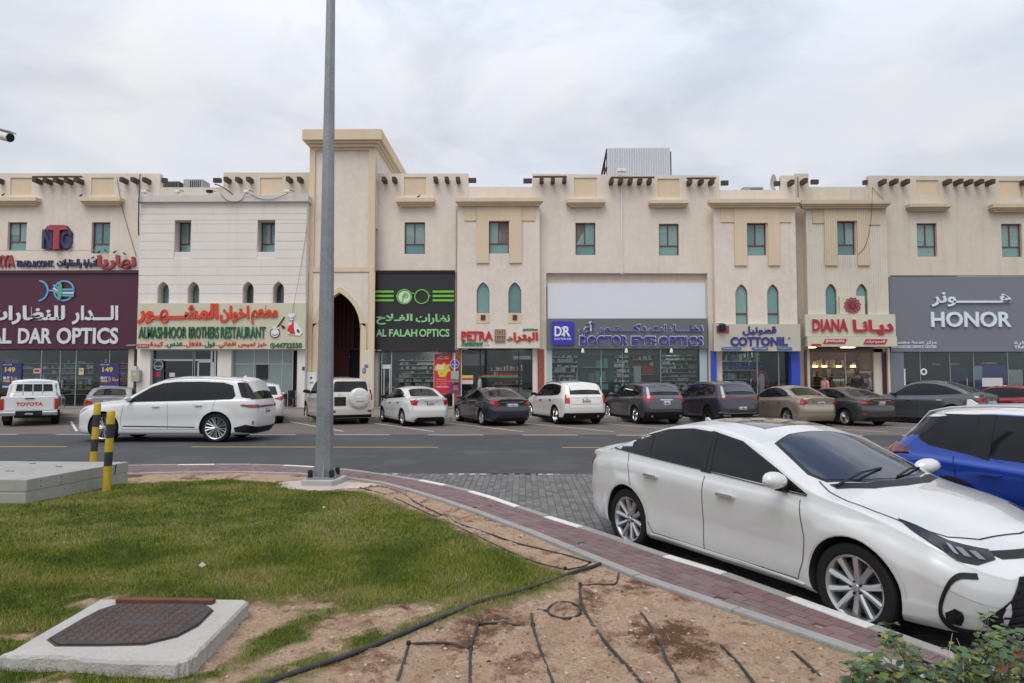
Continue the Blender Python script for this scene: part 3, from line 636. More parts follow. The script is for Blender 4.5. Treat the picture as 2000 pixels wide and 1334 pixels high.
def sign(name, label, px, Y0, th, mat, group=None, edge=None, cat='shop sign'):
    x0, x1, z0, z1 = RX(*px, Y0); r = thing(name, label, cat, ((x0+x1)/2, Y0, z0), group=group); MB().box(x0, x1, Y0, Y0+th, z0, z1).put('panel', mat, r, bevel=.008); return r
def poster(label, px, Y, mat, name='poster', cat='poster', th=.006):
    x0, x1, z0, z1 = RX(*px, Y); r = thing(name, label, cat, ((x0+x1)/2, Y, z0)); MB().box(x0, x1, Y, Y+th, z0, z1).put('sheet', mat, r); return r
def pbox(root, px, Y, mat, th=.006, name='printed_field'): x0, x1, z0, z1 = RX(*px, Y); return MB().box(x0, x1, Y-th, Y-.0005, z0, z1).put(name, mat, root)
def ptext(root, s, box, Y, mat, w=.01, ar=False):
    x0, x1, z0, z1 = RX(*box, Y); return flat_text(root, s, x0, x1, z0, z1, Y-.001, mat, w, ar)
GRP = 'joined shop buildings of one row'
def building(label, px, Y=YB): return thing('shop_building', label, 'building', (P(px, 700, Y).x, Y, 0), group=GRP)
def roof(root, px0, px1, pz=372, depth=12):
    x0, x1, z0, z1 = RX(px0, px1, pz, pz+8, YB); MB().box(x0+.01, x1-.01, YB+.32, YB+depth, z0, z1).put('roof', M['cap'], root)
    MB().box(x0+.01, x1-.01, YB+depth-.3, YB+depth, .3, z0-.003).put('rear_wall', M['stucco3'], root)
# ------------------------------------------------ A: building with the maroon optician's sign
b = building('cream building at the left end of the row, two windows above the maroon sign', 135)
wins = [(15, 52, 434, 489), (179, 215, 434, 495)]
pan = [(20, 62, 347, 381), (178, 222, 347, 381)]
wall(b, [(-130, 338), (307, 339), (307, 420), (275, 420), (275, 682), (266, 682), (266, None), (255, None), (255, 682), (-130, 682)], YB, .3, [rect(*w) for w in wins]+[rect(*p) for p in pan])
for w in wins: window(b, w, YB)
for p in pan: sunk_panel(b, p)
beams(b, [66, 86, 107, 127, 148], 351, cap=(64, 160, 344)); beams(b, [-10, 236, 258, 281], 350)
ledge(b, (-30, 70, 385, 398)); ledge(b, (153, 234, 385, 398))
bx(b, 'side_pillar', (-130, -60, 682, 800), YB, YB+.3, M['stucco']); bx(b, 'mortar_line', (-40, 190, 488.5, 489.3), YB-.006, YB-.001, M['stucco3'])
roof(b, -130, 305); r_ = room(b, -60, 258, 690, lights=[(110, 1.5), (200, .8), (30, 1)], lm=pm('pink_lamp', (1, .8, .9), emit=(1, .8, .88), es=5))
goods(b, r_[0], r_[0]+5, .9, 2.9, r_[5]-.02, 7, 24, (0, 1, 6, 5)); goods(b, r_[0]+5.5, r_[1], .9, 2.9, r_[5]-.02, 7, 18, (0, 1, 6, 2))
shopfront(b, -60, 258, 684, posts=(-10, 82, 119, 150, 215), glass='glassc', w=.03); handle(b, 112, 750); handle(b, 122, 750)
s = sign('shop_sign', 'big maroon fascia sign with white Arabic and Latin lettering at the far left', (-130, 270, 533, 681), YB-.30, .3, pm('maroon_panel', (.075, .014, .035), .35, var=.06, scale=.4))
bx(s, 'top_flashing', (-130, 271, 528, 534), YB-.42, YB-.02, pm('maroon_trim', (.06, .012, .03), .4))
WL = pm('white_letter', (.62, .64, .65), .4)
Ys = YB-.31
lettering(s, 'الـــدار', (142, 232, 597, 634), Ys, WL, .07, .035, ar=True); lettering(s, 'للنظارات', (-28, 128, 597, 634), Ys, WL, .07, .035, ar=True)
lettering(s, 'AL', (-22, 24, 641, 671), Ys, WL, .07, .028, split=True); lettering(s, 'DAR', (37, 102, 641, 671), Ys, WL, .07, .028, split=True); lettering(s, 'OPTICS', (112, 232, 640, 672), Ys, WL, .07, .028, split=True)
lettering(s, 'C.R:65/1601', (247, 265, 672.5, 675.5), Ys, WL, .01, .01)
BL = pm('sky_blue_letter', (.12, .38, .62), .4); GRN = pm('green_leaf', (.10, .35, .22), .4)
def ring(root, cx_, cy_, r, w, Y, mat, a0=0, a1=360, d=.05, name='emblem_ring', ry=None, gap=0):
    c = P(cx_, cy_, Y); u = P(cx_+1, cy_, Y).x-c.x; n = 40; mb = MB(); R0, R1 = (r-w/2)*u, (r+w/2)*u; k = (ry or r)/r
    pts = []
    full = a1-a0 >= 360
    for i_ in range(n+1): a = math.radians(a0+(a1-a0)*i_/n); pts.append((math.cos(a), math.sin(a)*k))
    outer = [(c.x+p[0]*R1, c.z+p[1]*R1) for p in pts]; inner = [(c.x+p[0]*R0, c.z+p[1]*R0) for p in pts]
    if full: mb.prism(outer[:-1], Y-gap-d, Y-gap, [inner[:-1]] if R0 > 0 else [])
    else: mb.prism(outer+inner[::-1], Y-gap-d, Y-gap)
    return mb.put(name, mat, root)
def disc_(root, cx_, cy_, r, Y, mat, d=.03, name='emblem_disc', gap=0, ry=None): return ring(root, cx_, cy_, r/2, r, Y, mat, 0, 360, d, name, gap=gap, ry=None if ry is None else ry/2)
ring(s, 126, 568, 19, 3, Ys, BL); ring(s, 75, 568, 19.5, 3, Ys, BL, -82, 82); bx(s, 'emblem_bar', (94, 107, 566, 569), Ys-.05, Ys, BL)
for i_, yy in enumerate((568, 574, 579)):
    a = P(106, yy-11, Ys); c = P(122, yy-2, Ys); d_ = P(146, yy-2+i_*.5, Ys); MB().bar((a.x, Ys-.07, a.z), (c.x, Ys-.07, c.z), .02, .09).bar((c.x, Ys-.075, c.z), (d_.x, Ys-.075, d_.z), .02, .10).put('emblem_wave', BL if i_ != 1 else WL, s)
o = arch(113, 121, 549, 588, 1.2); MB().prism(w2([(117, 549), (121, 558), (121.5, 575), (118, 588), (113, 576), (113, 560)], Ys-.1), Ys-.12, Ys-.085).put('emblem_leaf', GRN, s)
# trading company lettering above it
s = thing('company_sign', 'dusty red and navy lettering with an octagonal emblem on the wall above the maroon sign', 'wall sign', (P(130, 520, YB).x, YB-.1, P(130, 520, YB).z))
RD = pm('faded_red_letter', (.36, .055, .07), .5, var=.25, scale=3); NV = pm('faded_navy_letter', (.05, .045, .12), .5, var=.3, scale=4)
MB().prism(w2([(82, 455), (92, 441), (131, 441), (142, 455), (142, 474), (131, 489), (92, 489), (82, 474)], YB-.05), YB-.05, YB-.005).put('emblem_back', NV, s)
lettering(s, 'N', (84, 104, 449, 486), YB-.055, NV, .12, .04); lettering(s, 'C', (119, 141, 449, 486), YB-.055, NV, .12, .04)
MB().prism(w2([(91, 449), (98, 440), (126, 440), (133, 449), (118, 450), (118, 487), (106, 487), (106, 450)], YB-.15), YB-.24, YB-.056).put('letter', RD, s)
lettering(s, 'RYA', (-4, 31, 499, 522), YB-.01, RD, .16, .035, split=True); lettering(s, 'TRAD.&CONT.', (33, 107, 509, 522), YB-.01, NV, .12, .02, split=True)
lettering(s, 'للتجارة والمقاولات', (113, 193, 506, 524), YB-.01, NV, .12, .025, ar=True); lettering(s, 'نهاريا', (192, 267, 499, 527), YB-.01, RD, .16, .05, ar=True)
# ------------------------------------------------ B: white clad restaurant front
b = building('white clad building left of the tower, with deep windows and four small arches', 435, 33.9)
YC = 33.9
wb = [(340, 373, 430, 492), (502, 537, 430, 492)]; ab = [(309, 332, 550, 600), (368, 391, 550, 600), (475, 497, 550, 600), (534, 556, 550, 600)]
wall(b, [(272, 394), (598, 394), (598, None), (583, None), (583, 684), (455, 684), (455, None), (428, None), (428, 684), (298, 684), (298, None), (272, None)], YC+.03, 1.07, [rect(*w) for w in wb]+[arch(*a, k=.8) for a in ab], M['board'])
bx(b, 'parapet_coping', (266, 602, 380.5, 394), YC-.18, YB-.01, M['cap'], bevel=.02)
# cladding boards: rows split at the openings, joints left open
ys = [394.5, 405, 418, 430, 437.5, 455, 471.5, 488.5, 505, 521.5, 538, 556, 574, 593]
def arch_edge(a, y, side):
    pts = arch(*a, k=.8); h_ = len(pts)//2; seg = pts[:h_+1] if side == 'l' else pts[h_:]
    yy = [q[1] for q in seg]; xx = [q[0] for q in seg]
    if side == 'l': yy, xx = yy[::-1], xx[::-1]
    if y < yy[0]: return (a[0]+a[1])/2
    return float(np.interp(y, yy, xx))
for ya, yb in zip(ys, ys[1:]):
    yb_ = yb-.45; cuts = [(272.3, 272.3)]; items = []
    for w in wb:
        if w[2] < yb_-.5 and w[3] > ya+.5: items.append(('w', w[0], w[1]))
    for a in ab:
        if a[2] < yb_-1: items.append(('a', a, None))
    items.sort(key=lambda t: t[1] if t[0] == 'w' else t[1][0]); n_y = 7
    L_edge = [(272.3, y) for y in np.linspace(yb_, ya, n_y)]; pieces = []
    for it in items:
        if it[0] == 'w': le = [(it[1], y) for y in np.linspace(yb_, ya, n_y)]; ri = [(it[2], y) for y in np.linspace(yb_, ya, n_y)]
        else: le = [(arch_edge(it[1], y, 'l'), y) for y in np.linspace(yb_, ya, n_y)]; ri = [(arch_edge(it[1], y, 'r'), y) for y in np.linspace(yb_, ya, n_y)]
        pieces.append((L_edge, le)); L_edge = ri
    pieces.append((L_edge, [(597.7, y) for y in np.linspace(yb_, ya, n_y)]))
    fin = []
    for l_, r2 in pieces:
        if r2[0][0]-l_[0][0] > 170:
            xm = (l_[0][0]+r2[0][0])/2+random.uniform(-25, 25); mid = [(xm, q[1]) for q in l_]; fin += [(l_, [(x-.15, y) for x, y in mid]), ([(x+.15, y) for x, y in mid], r2)]
        else: fin.append((l_, r2))
    for l_, r2 in fin:
        poly = [(P(x, 500, YC).x, P(435, y, YC).z) for x, y in l_]+[(P(x, 500, YC).x, P(435, y, YC).z) for x, y in r2[::-1]]
        # drop repeated points
        q_ = [p for i2, p in enumerate(poly) if math.hypot(p[0]-poly[i2-1][0], p[1]-poly[i2-1][1]) > 1e-4]
        MB().prism(q_, YC+random.uniform(-.008, .004), YC+.029).put('cladding_board', M['board'], b)
for w in wb: window(b, w, YC, reveal=.62)
for k_, a in enumerate(ab): arched_window(b, a, YC, reveal=.55, glass='teal' if k_ < 2 else 'teal_d', k=.8)
wall(b, [(307.5, 366), (432, 366), (432, 337), (604, 337), (604, 400), (307.5, 400)], YB, .3, [rect(508, 551, 347, 380)], M['stucco2'], 'parapet')
sunk_panel(b, (508, 551, 347, 380)); beams(b, [440, 462, 484, 562, 583], 349); side_beam(b, 306, 325, 352); side_beam(b, 416, 431, 352); roof(b, 307, 600)
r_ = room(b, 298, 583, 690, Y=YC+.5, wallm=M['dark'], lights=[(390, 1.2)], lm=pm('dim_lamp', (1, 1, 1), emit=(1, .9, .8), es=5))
goods(b, r_[0]+.5, r_[0]+3, 1.0, 2.2, r_[5]-.02, 4, 10, (0, 3, 6), .4)
shopfront(b, 298, 428, 684, posts=(379, 380, 421), rails=(703,), Y=YC+.3, glass='glass', frame='alu', w=.09); bx(b, 'door_leaf', (385, 388, 707, 793), YC+.25, YC+.3, M['alu']); bx(b, 'door_leaf', (414, 418, 707, 793), YC+.25, YC+.3, M['alu']); bx(b, 'door_leaf', (388, 414, 704, 708), YC+.25, YC+.3, M['alu'])
FROST = pm('frosted_grey_glass', (.20, .25, .245), .12, var=.12, scale=.8, spec=.8)
MATS['frost'] = FROST; M['frost'] = FROST
shopfront(b, 455, 583, 684, posts=(497, 525, 552), rails=(711,), Y=YC+.3, glass='frost', frame='alu', w=.03)
bx(b, 'open_hatch', (500, 524, 712, 741), YC+.26, YC+.29, M['dark']); bx(b, 'dark_plinth', (456, 582, 769, 792), YC+.24, YC+.29, M['gloss'])
bx(b, 'blind', (301, 375, 685, 702), YC+.34, YC+.36, pm('grey_blind', (.30, .30, .30), .8))
# four little flood lights with their brackets stand on the coping
for x in (286, 350, 412, 484, 563):
    c = P(x, 378, YC+.1); t = thing('flood_light', {286: 'small flood light at the left end of the white coping, cables beside it', 350: 'small flood light on the coping above the left deep window', 412: 'dark boxy flood light on the coping, midway between the deep windows', 484: 'small flood light on the coping just left of the right deep window', 563: 'small flood light on the coping nearest to the tower'}[x], 'flood light', tuple(c), group='flood lights on the white coping')
    MB().box(c.x-.14, c.x+.14, c.y-.25, c.y-.05, c.z+.0, c.z+.13).put('lamp_housing', M['white'] if x != 412 else M['black'], t, bevel=.02)
    MB().bar((c.x+.02, c.y-.1, c.z+.16), (c.x+.45, c.y-.45, c.z-.02), .03).bar((c.x, c.y-.1, c.z-.05), (c.x, c.y-.1, c.z+.1), .03).put('bracket', M['black'], t)
s = sign('shop_sign', 'cream restaurant sign with red Arabic, green Latin letters and a chef figure', (268, 597, 592, 682), YC-.28, .27, pm('cream_panel', (.56, .53, .40), .35, var=.04, scale=.5))
Ys = YC-.29; RED = pm('red_orange_letter', (.62, .055, .015), .4); GR = pm('dark_green_letter', (.015, .12, .045), .4)
lettering(s, 'مطعم', (491, 543, 596, 633), Ys, RED, .09, .04, ar=True); lettering(s, 'اخوان', (430, 487, 597, 630), Ys, RED, .09, .04, ar=True); lettering(s, 'المشـــهـور', (269, 427, 593, 632), Ys, RED, .09, .045, ar=True)
lettering(s, 'ALMASHHOOR', (272, 365, 638, 661), Ys, GR, .09, .016, split=True); lettering(s, 'BROTHERS', (369.5, 428, 638, 661), Ys, GR, .09, .016, split=True); lettering(s, 'RESTAURANT', (432, 519, 638, 661), Ys, GR, .09, .016, split=True)
for w_, bb, c_ in (('خبز تميس افغاني', (427, 521, 667, 680), RED), ('فول', (400, 420, 667, 679), GR), ('فلافل', (363, 394, 667, 678), RED), ('عدس', (326, 357, 668, 679), GR), ('كبدة', (293, 319, 667, 678), RED)):
    lettering(s, w_, bb, Ys, c_, .03, .03, ar=True)
for x in (322, 359, 396, 423): bx(s, 'dash', (x-1.5, x+1.5, 674, 675.2), Ys-.03, Ys, RED)
lettering(s, '44722550', (539, 590, 669.5, 680), Ys, GR, .04, .028, split=True); ring(s, 533, 675, 4.6, 1.2, Ys, GR, d=.03); bx(s, 'phone_glyph', (531.5, 534.5, 673, 677.5), Ys-.03, Ys, GR)
bx(s, 'registration_strip', (268, 291, 672, 679), Ys-.02, Ys, pm('crimson_strip', (.45, .02, .04), .4)); lettering(s, 'C.R: 93112', (270, 289, 673.5, 677.5), Ys-.02, WL, .008, .01)
# chef and pot emblem
WH = pm('emblem_white', (.72, .72, .72), .4); BK = M['ink']
def pl(root, pts, Y, d, mat, name): 
    return MB().prism(w2(pts, Y), Y-d, Y).put(name, mat, root)
pl(s, [(561, 652), (566, 640), (563, 632), (572, 627), (580, 632), (588, 643), (591, 650), (586, 656), (576, 655), (568, 653)], Ys, .03, WH, 'chef_body'); pl(s, [(566, 634), (569, 635), (571, 627), (573.5, 627), (574, 640), (577, 653), (568, 652), (561, 645)], Ys-.031, .012, pm('apron_red', (.6, .02, .02), .4), 'chef_apron')
disc_(s, 569.5, 622.5, 3.6, Ys, WH, .04, 'chef_head'); pl(s, [(564, 619), (561.5, 615), (566, 612), (572, 611.5), (576.5, 614), (575, 619)], Ys-.041, .012, WH, 'chef_hat'); ring(s, 569.5, 622.5, 3.9, .6, Ys-.041, BK, 190, 350, .005)
bx(s, 'chef_brow', (567.3, 571.6, 621.2, 621.9), Ys-.05, Ys-.041, BK); pl(s, [(579, 644), (583, 643), (586, 649), (582, 650)], Ys-.031, .012, BK, 'chef_cuff'); pl(s, [(549, 634), (556, 637), (558, 641), (552, 642)], Ys, .03, BK, 'chef_glove')
disc_(s, 537, 650, 9, Ys, WH, .03, 'pot'); ring(s, 537, 650, 9, 1.4, Ys-.031, BK, d=.01)
for k_ in range(4): ring(s, 537, 650+k_*.8-1, 6.2-k_*.9, .8, Ys-.031, BK, 200+k_*8, 340-k_*10, .01, 'pot_shading')
a, c = P(541, 641, Ys), P(556, 619, Ys); MB().bar((a.x, Ys-.02, a.z), (c.x, Ys-.02, c.z), .05).put('ladle', BK, s)
bx(s, 'pot_neck', (533, 545, 639, 642.5), Ys-.045, Ys, WH)
# ------------------------------------------------ C: entrance tower
YT = 34.3
b = building('tall entrance tower with an ochre cap and a dark pointed archway behind the lamp post', 665, YT)
arc = arch(622, 704, 572, 800, k=.98)
foot = [(p[0], p[1]) for p in arc]
x_l, x_r = P(601, 560, YT).x, P(731, 560, YT).x; zt = P(665, 280, YT).z
def opening(pts, Y, zf):
    q = w2([p for p in pts], Y); return [(x, max(z, zf)) for x, z in q]
frame_t = w2([(614, 525), (614, 293), (719, 293), (719, 525)], YT); arch_o = arch(608, 716, 559, 625, k=.98)
a_in = w2(arc, YT); a_in = [(x, z) for x, z in a_in if z > .4]; 
lo = [(P(622, 600, YT).x, .301)]+a_in+[(P(704, 600, YT).x, .301)]
outl = [(x_l, .30), (x_l, zt), (x_r, zt), (x_r, .30), lo[-1]]+lo[::-1][1:-1]+[lo[0]]
MB().prism(outl, YT, YT+.25, [frame_t]).put('wall', M['ochre'], b)
MB().prism(frame_t, YT+.11, YT+.24).put('recessed_panel', M['stucco'], b)
# cream field around the arch, set back behind the ochre frame: two spandrels
sp = w2([(609, 533), (719, 533), (719, 628), (716, 632)]+[(x, y) for x, y in arch(611, 714, 561, 640, k=.98)[1:-1]][::-1]+[(611, 632), (609, 628)], YT)
MB().prism(sp, YT-.012, YT-.001).put('spandrel', M['stucco'], b)
edge_o = w2(arch(610, 716, 559, 636, k=.98), YT)
bx(b, 'string_course', (601, 731, 522, 531), YT-.06, YT-.001, M['ochre'])
for pxs in ((601, 609, 531, 800), (719.5, 731, 531, 800)): bx(b, 'pilaster', pxs, YT-.06, YT-.001, M['ochre'])
ao = w2(arch(611, 715, 560, 632, k=.98), YT); ai = w2(arch(622, 704, 571, 632, k=.98), YT); MB().prism(ao+ai[::-1], YT-.07, YT-.013).put('arch_surround', M['ochre'], b)
for pxs in ((611, 622, 632, 800), (704, 715, 632, 800)): bx(b, 'arch_jamb', pxs, YT-.07, YT-.001, M['ochre'])
bx(b, 'jamb_facing', (704.5, 728, 683, 800), YT-.075, YT-.071, pm('pale_paint', (.62, .56, .42), .7))
xr2 = x_r; depth_t = 7.6
MB().box(x_r-.3, x_r, YT+.252, YT+depth_t, 9.5, zt-.002).put('side_wall', M['stucco'], b)
MB().box(x_l, x_l+.3, YT+.252, YT+depth_t, 9.5, zt-.002).put('side_wall', M['stucco'], b); MB().box(x_l+.301, x_r-.301, YT+depth_t-.3, YT+depth_t, 9.5, zt-.002).put('rear_wall', M['stucco'], b)
x0, x1, z0, z1 = RX(590, 745, 252, 277, YT-.45); mb = MB(); e = .14
mb.box(x0, x1, YT-.45, YT+depth_t+.4, z0+.12, z1); mb.box(x0+e, x1-e, YT-.45+e, YT+depth_t+.3, z0-.0, z0+.119); mb.box(x0+2*e, x1-2*e, YT-.45+2*e, YT+depth_t+.2, z0-.14, z0-.001); mb.put('tower_cap', M['ochre'], b, bevel=.012)
MB().box(x_r-.01, x_r+.006, YT+3.6, YT+5.0, 10.6, 12.2).put('side_slot', M['dark'], b)
# inside the archway: red timber doors at the back of a dark passage
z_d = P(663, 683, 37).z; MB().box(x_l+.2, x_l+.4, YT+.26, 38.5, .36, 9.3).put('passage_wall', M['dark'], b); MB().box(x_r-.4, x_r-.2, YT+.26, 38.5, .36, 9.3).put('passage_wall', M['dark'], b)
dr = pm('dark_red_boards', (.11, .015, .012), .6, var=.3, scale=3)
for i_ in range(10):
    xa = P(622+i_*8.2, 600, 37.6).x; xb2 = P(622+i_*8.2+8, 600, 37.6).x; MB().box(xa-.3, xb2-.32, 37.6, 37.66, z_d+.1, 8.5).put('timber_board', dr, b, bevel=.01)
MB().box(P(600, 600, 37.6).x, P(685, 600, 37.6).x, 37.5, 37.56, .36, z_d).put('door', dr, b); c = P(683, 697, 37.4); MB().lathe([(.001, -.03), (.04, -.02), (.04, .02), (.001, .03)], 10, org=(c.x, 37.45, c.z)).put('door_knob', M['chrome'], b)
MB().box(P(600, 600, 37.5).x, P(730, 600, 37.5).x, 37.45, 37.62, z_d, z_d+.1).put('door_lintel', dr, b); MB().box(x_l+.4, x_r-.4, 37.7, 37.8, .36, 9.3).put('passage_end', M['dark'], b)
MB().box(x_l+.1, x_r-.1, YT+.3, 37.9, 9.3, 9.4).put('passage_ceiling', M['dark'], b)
# ------------------------------------------------ D: wall over the black optician's sign
b = building('cream building with one window above the black and green optician sign', 812)
pan = (789, 832, 346, 381)
wall(b, [(731.5, 339), (914, 339), (914, 683), (896, 683), (896, None), (885, None), (885, 683), (740, 683), (740, None), (731.5, None)], YB, .3, [rect(790, 830, 434, 496), rect(*pan)])
window(b, (790, 830, 434, 496), YB, broken=None); sunk_panel(b, pan); ledge(b, (773, 848, 386, 400)); beams(b, [749, 769, 850, 872, 894], 349); side_beam(b, 914, 930, 352); roof(b, 733, 914)
bx(b, 'downpipe', (889.5, 891.5, 400, 683), YB-.12, YB-.05, pm('cream_pipe', (.5, .42, .33), .6)); bx(b, 'marble_facing', (887, 900, 684, 800), YB-.03, YB-.002, pm('red_marble', (.30, .085, .05), .25, var=.35, scale=7, bump=0))
r_ = room(b, 740, 885, 690, wallm=pm('grey_shop_wall', (.10, .105, .11), .7), lights=[(770, 1), (830, 2), (860, 1.2)], lm=pm('white_lamp', (1, 1, 1), emit=(1, .98, .94), es=9))
goods(b, r_[0]+.6, r_[0]+3.2, .9, 3.0, r_[5]-.02, 9, 16, (0, 6, 7)); goods(b, r_[0]+3.5, r_[1]-.1, .9, 3.0, r_[5]-.02, 9, 10, (0, 5, 3))
shopfront(b, 740, 885, 686, posts=(746, 765, 848), glass='glassc', w=.04); bx(b, 'door_frame', (749, 751, 720, 792), YB+.04, YB+.08, M['alu']); bx(b, 'door_frame', (760, 762.5, 720, 792), YB+.04, YB+.08, M['alu']); bx(b, 'door_header', (747, 763, 712, 720), YB+.04, YB+.08, M['white'])
s = sign('shop_sign', 'tall black optician sign with green spectacles and pale green letters', (728, 887, 529, 687), YB-.26, .25, pm('black_panel', (.016, .016, .018), .35))
bx(s, 'top_flashing', (727, 888, 528, 533), YB-.34, YB-.02, M['black'])
Ys = YB-.27; LG = pm('lime_green', (.16, .52, .04), .4); PG = pm('pale_green_letter', (.26, .55, .25), .4)
for y in (567.5, 576, 584.5): bx(s, 'green_stripe', (729, 769, y, y+4), Ys-.03, Ys, LG); bx(s, 'green_stripe', (845, 886.5, y, y+4), Ys-.03, Ys, LG)
ring(s, 790, 579.5, 14, 2, Ys, LG); disc_(s, 790, 579.5, 12, Ys, pm('pale_lens', (.6, .66, .6), .4), .02); ring(s, 824, 579.5, 13.5, 2, Ys, LG); ring(s, 807, 577, 4.2, 1.6, Ys, LG, 20, 160)
ring(s, 793, 577, 4, 1.8, Ys-.021, LG, d=.02); ring(s, 796, 586, 10, 1.8, Ys-.021, LG, 95, 200, .02); lettering(s, 'f', (783, 790, 571, 590), Ys-.021, LG, .02, .02, italic=.2); bx(s, 'hinge', (774, 777, 576.5, 579), Ys-.03, Ys, LG); bx(s, 'hinge', (837.5, 840.5, 576.5, 579), Ys-.03, Ys, LG)
lettering(s, 'نظارات', (812, 879, 613, 634), Ys, PG, .04, .032, ar=True); lettering(s, 'الفـلاح', (735, 806, 613, 634), Ys, PG, .04, .035, ar=True)
lettering(s, 'AL', (735, 755, 643, 657.5), Ys, PG, .04, .028, split=True); lettering(s, 'FALAH', (760, 815, 643, 657.5), Ys, PG, .04, .028, split=True); lettering(s, 'OPTICS', (819, 878, 642.5, 658), Ys, PG, .04, .028, split=True); lettering(s, 'CR: 96021', (730, 745, 683, 685.5), Ys, WL, .008, .01)
# ------------------------------------------------ bays with the T shaped ochre relief
def bay(label, px0, px1, pc, cor, main, sides, win, arches, Ycut=YB-.45, sm='stucco', om='ochre', ytop=None, sill=None, notch=None, ysign=680, ribs=False, rail=None, boxes=False, broken=None):
    b = building(label, (px0+px1)/2, Ycut); holes = [rect(*win)]+[arch(*a) for a in arches]
    wall(b, [(px0, cor[3]-1), (px1, cor[3]-1), (px1, ysign), (px0, ysign)], Ycut, .448, holes, M[sm])
    ledge(b, cor, Ycut, om, .40, 'cornice')
    m0, m1, my0, my1, l0, l1 = main
    # centre relief with legs to either side of the window
    T = [(m0, my0), (m1, my0), (m1, my1), (l1, my1), (l1, win[2]), (l0, win[2]), (l0, my1), (m0, my1)]
    MB().prism(w2(T, Ycut), Ycut-.09, Ycut-.002).put('relief_panel', M[om], b)
    for q in sides: relief(b, q, Ycut, .05, om)
    window(b, win, Ycut, broken=broken)
    for a in arches: arched_window(b, a, Ycut, rail=rail, reveal=.12)
    if ribs:
        for i_ in range(int((px1-px0)/4.6)):
            x = px0+2+i_*4.6
            spans = [(cor[3], ysign)]
            for (q0, q1, y0, y1) in [win]+[tuple(a) for a in arches]:
                if q0-1 < x < q1+1: spans = [s2 for (u, v_) in spans for s2 in ((u, min(v_, y0)), (max(u, y1), v_)) if s2[1]-s2[0] > 4]
            pr = .102 if m0 < x < m1 else .012
            for u, v_ in spans:
                if m0 < x < m1 and u < my1 < v_: bx(b, 'light_string', (x, x+.35, u, my1), Ycut-.10, Ycut-.092, M['white']); bx(b, 'light_string', (x, x+.35, my1+1, v_), Ycut-.012, Ycut-.003, M['white'])
                else: bx(b, 'light_string', (x, x+.35, u, v_), Ycut-.012 if v_ < 900 else Ycut, Ycut-.003, M['white'])
    return b
b = bay('projecting cream bay with a T shaped ochre relief above the small red lettered restaurant', 893, 1054, 973, (889, 1061, 386, 399), (931, 1019, 399, 514, 955, 995), [(907, 930.7, 399, 431), (1019.3, 1045, 399, 431)], (955, 994, 432, 495), [(931, 956, 551, 611), (993, 1018, 551, 611)], broken='r')
for a in ((931, 956), (993, 1018)):
    bx(b, 'sill_box', (a[0], a[1], 611, 631), YB-.47, YB-.452, M['ochre']); bx(b, 'vent_box', (a[0]+8, a[0]+17, 615, 625), YB-.50, YB-.471, pm('brown_vent', (.06, .045, .035), .6))
wall(b, [(914.2, 365), (1039.8, 365), (1039.8, 420), (914.2, 420)], YB, .3, (), M['stucco'], 'parapet'); roof(b, 915, 1039)
MB().prism([(P(896.2, 700, YB).x, .31), (P(896.2, 700, YB).x, P(0, 680, YB).z), (P(902, 700, YB).x, P(0, 680, YB).z), (P(902, 700, YB).x, .31)], YB, YB+.3).put('pier', M['stucco'], b)
r_ = room(b, 902, 1052, 686, lights=[(955, .8), (1010, 1.5)], lm=pm('white_lamp', (1, 1, 1)), wallm=pm('tiled_kitchen', (.05, .045, .04), .4, var=.3, scale=4))
goods(b, r_[0]+1.4, r_[1]-.6, 1.1, 2.6, r_[5]-.02, 4, 22, (4, 2, 4, 7), .8); shopfront(b, 902, 1052, 684, posts=(938, 1013), glass='glassc', w=.04, frame='black')
bx(b, 'counter', (940, 1040, 757, 790), YB+1.2, YB+1.8, M['white']); bx(b, 'hanging_panel', (902, 946, 691, 714), YB+.2, YB+.22, pm('grey_blind', (.3, .3, .3))); bx(b, 'stripe_band', (938, 1013, 732, 734), YB+.09, YB+.115, pm('band_red', (.5, .03, .03))); bx(b, 'stripe_band', (938, 1013, 734.3, 737), YB+.09, YB+.115, pm('band_green', (.03, .25, .12)))
bx(b, 'air_curtain', (1002, 1037, 695, 702), YB+.15, YB+.3, M['white'], bevel=.02)
bx(b, 'drinks_fridge', (1020, 1040, 704, 760), YB+1, YB+1.6, M['black']); bx(b, 'marble_facing', (1050, 1063, 682, 800), YB-.04, YB-.002, pm('red_marble', (.3, .085, .05)))
s = thing('restaurant_sign', 'red serif letters, green script and a carved stone picture fixed to the bay wall', 'shop sign', (P(973, 660, YB-.45).x, YB-.5, P(973, 678, YB-.45).z)); Ys = YB-.452
RE = pm('bright_red_letter', (.50, .02, .018), .35); GE = pm('green_letter', (.01, .22, .10), .35)
lettering(s, 'PETRA', (901, 963, 647, 665), Ys, RE, .09, .028, split=True)
for a, c in ((901, 909), (920, 928), (946, 952)): bx(s, 'letter_serif', (a, c, 663, 665.2), Ys-.088, Ys-.001, RE)
lettering(s, 'Restaurant', (901, 942, 665.5, 676), Ys, GE, .06, .028, italic=.25); lettering(s, 'C.R.551', (946, 956, 673, 675.5), Ys, pm('grey_letter', (.2, .2, .2)), .01, .01)
lettering(s, 'البتراء', (990, 1051, 649, 669), Ys, RE, .09, .04, ar=True); lettering(s, 'مطعم', (1021, 1050, 640, 647.5), Ys, GE, .06, .035, ar=True)
st = pm('carved_stone', (.28, .19, .12), .8, var=.3, scale=8); bx(s, 'picture_panel', (966, 987, 643, 668), Ys-.08, Ys-.001, st)
for x in (968.5, 973, 978, 983): bx(s, 'picture_column', (x, x+1.6, 646, 654), Ys-.12, Ys-.081, pm('pale_stone', (.42, .32, .22), .8))
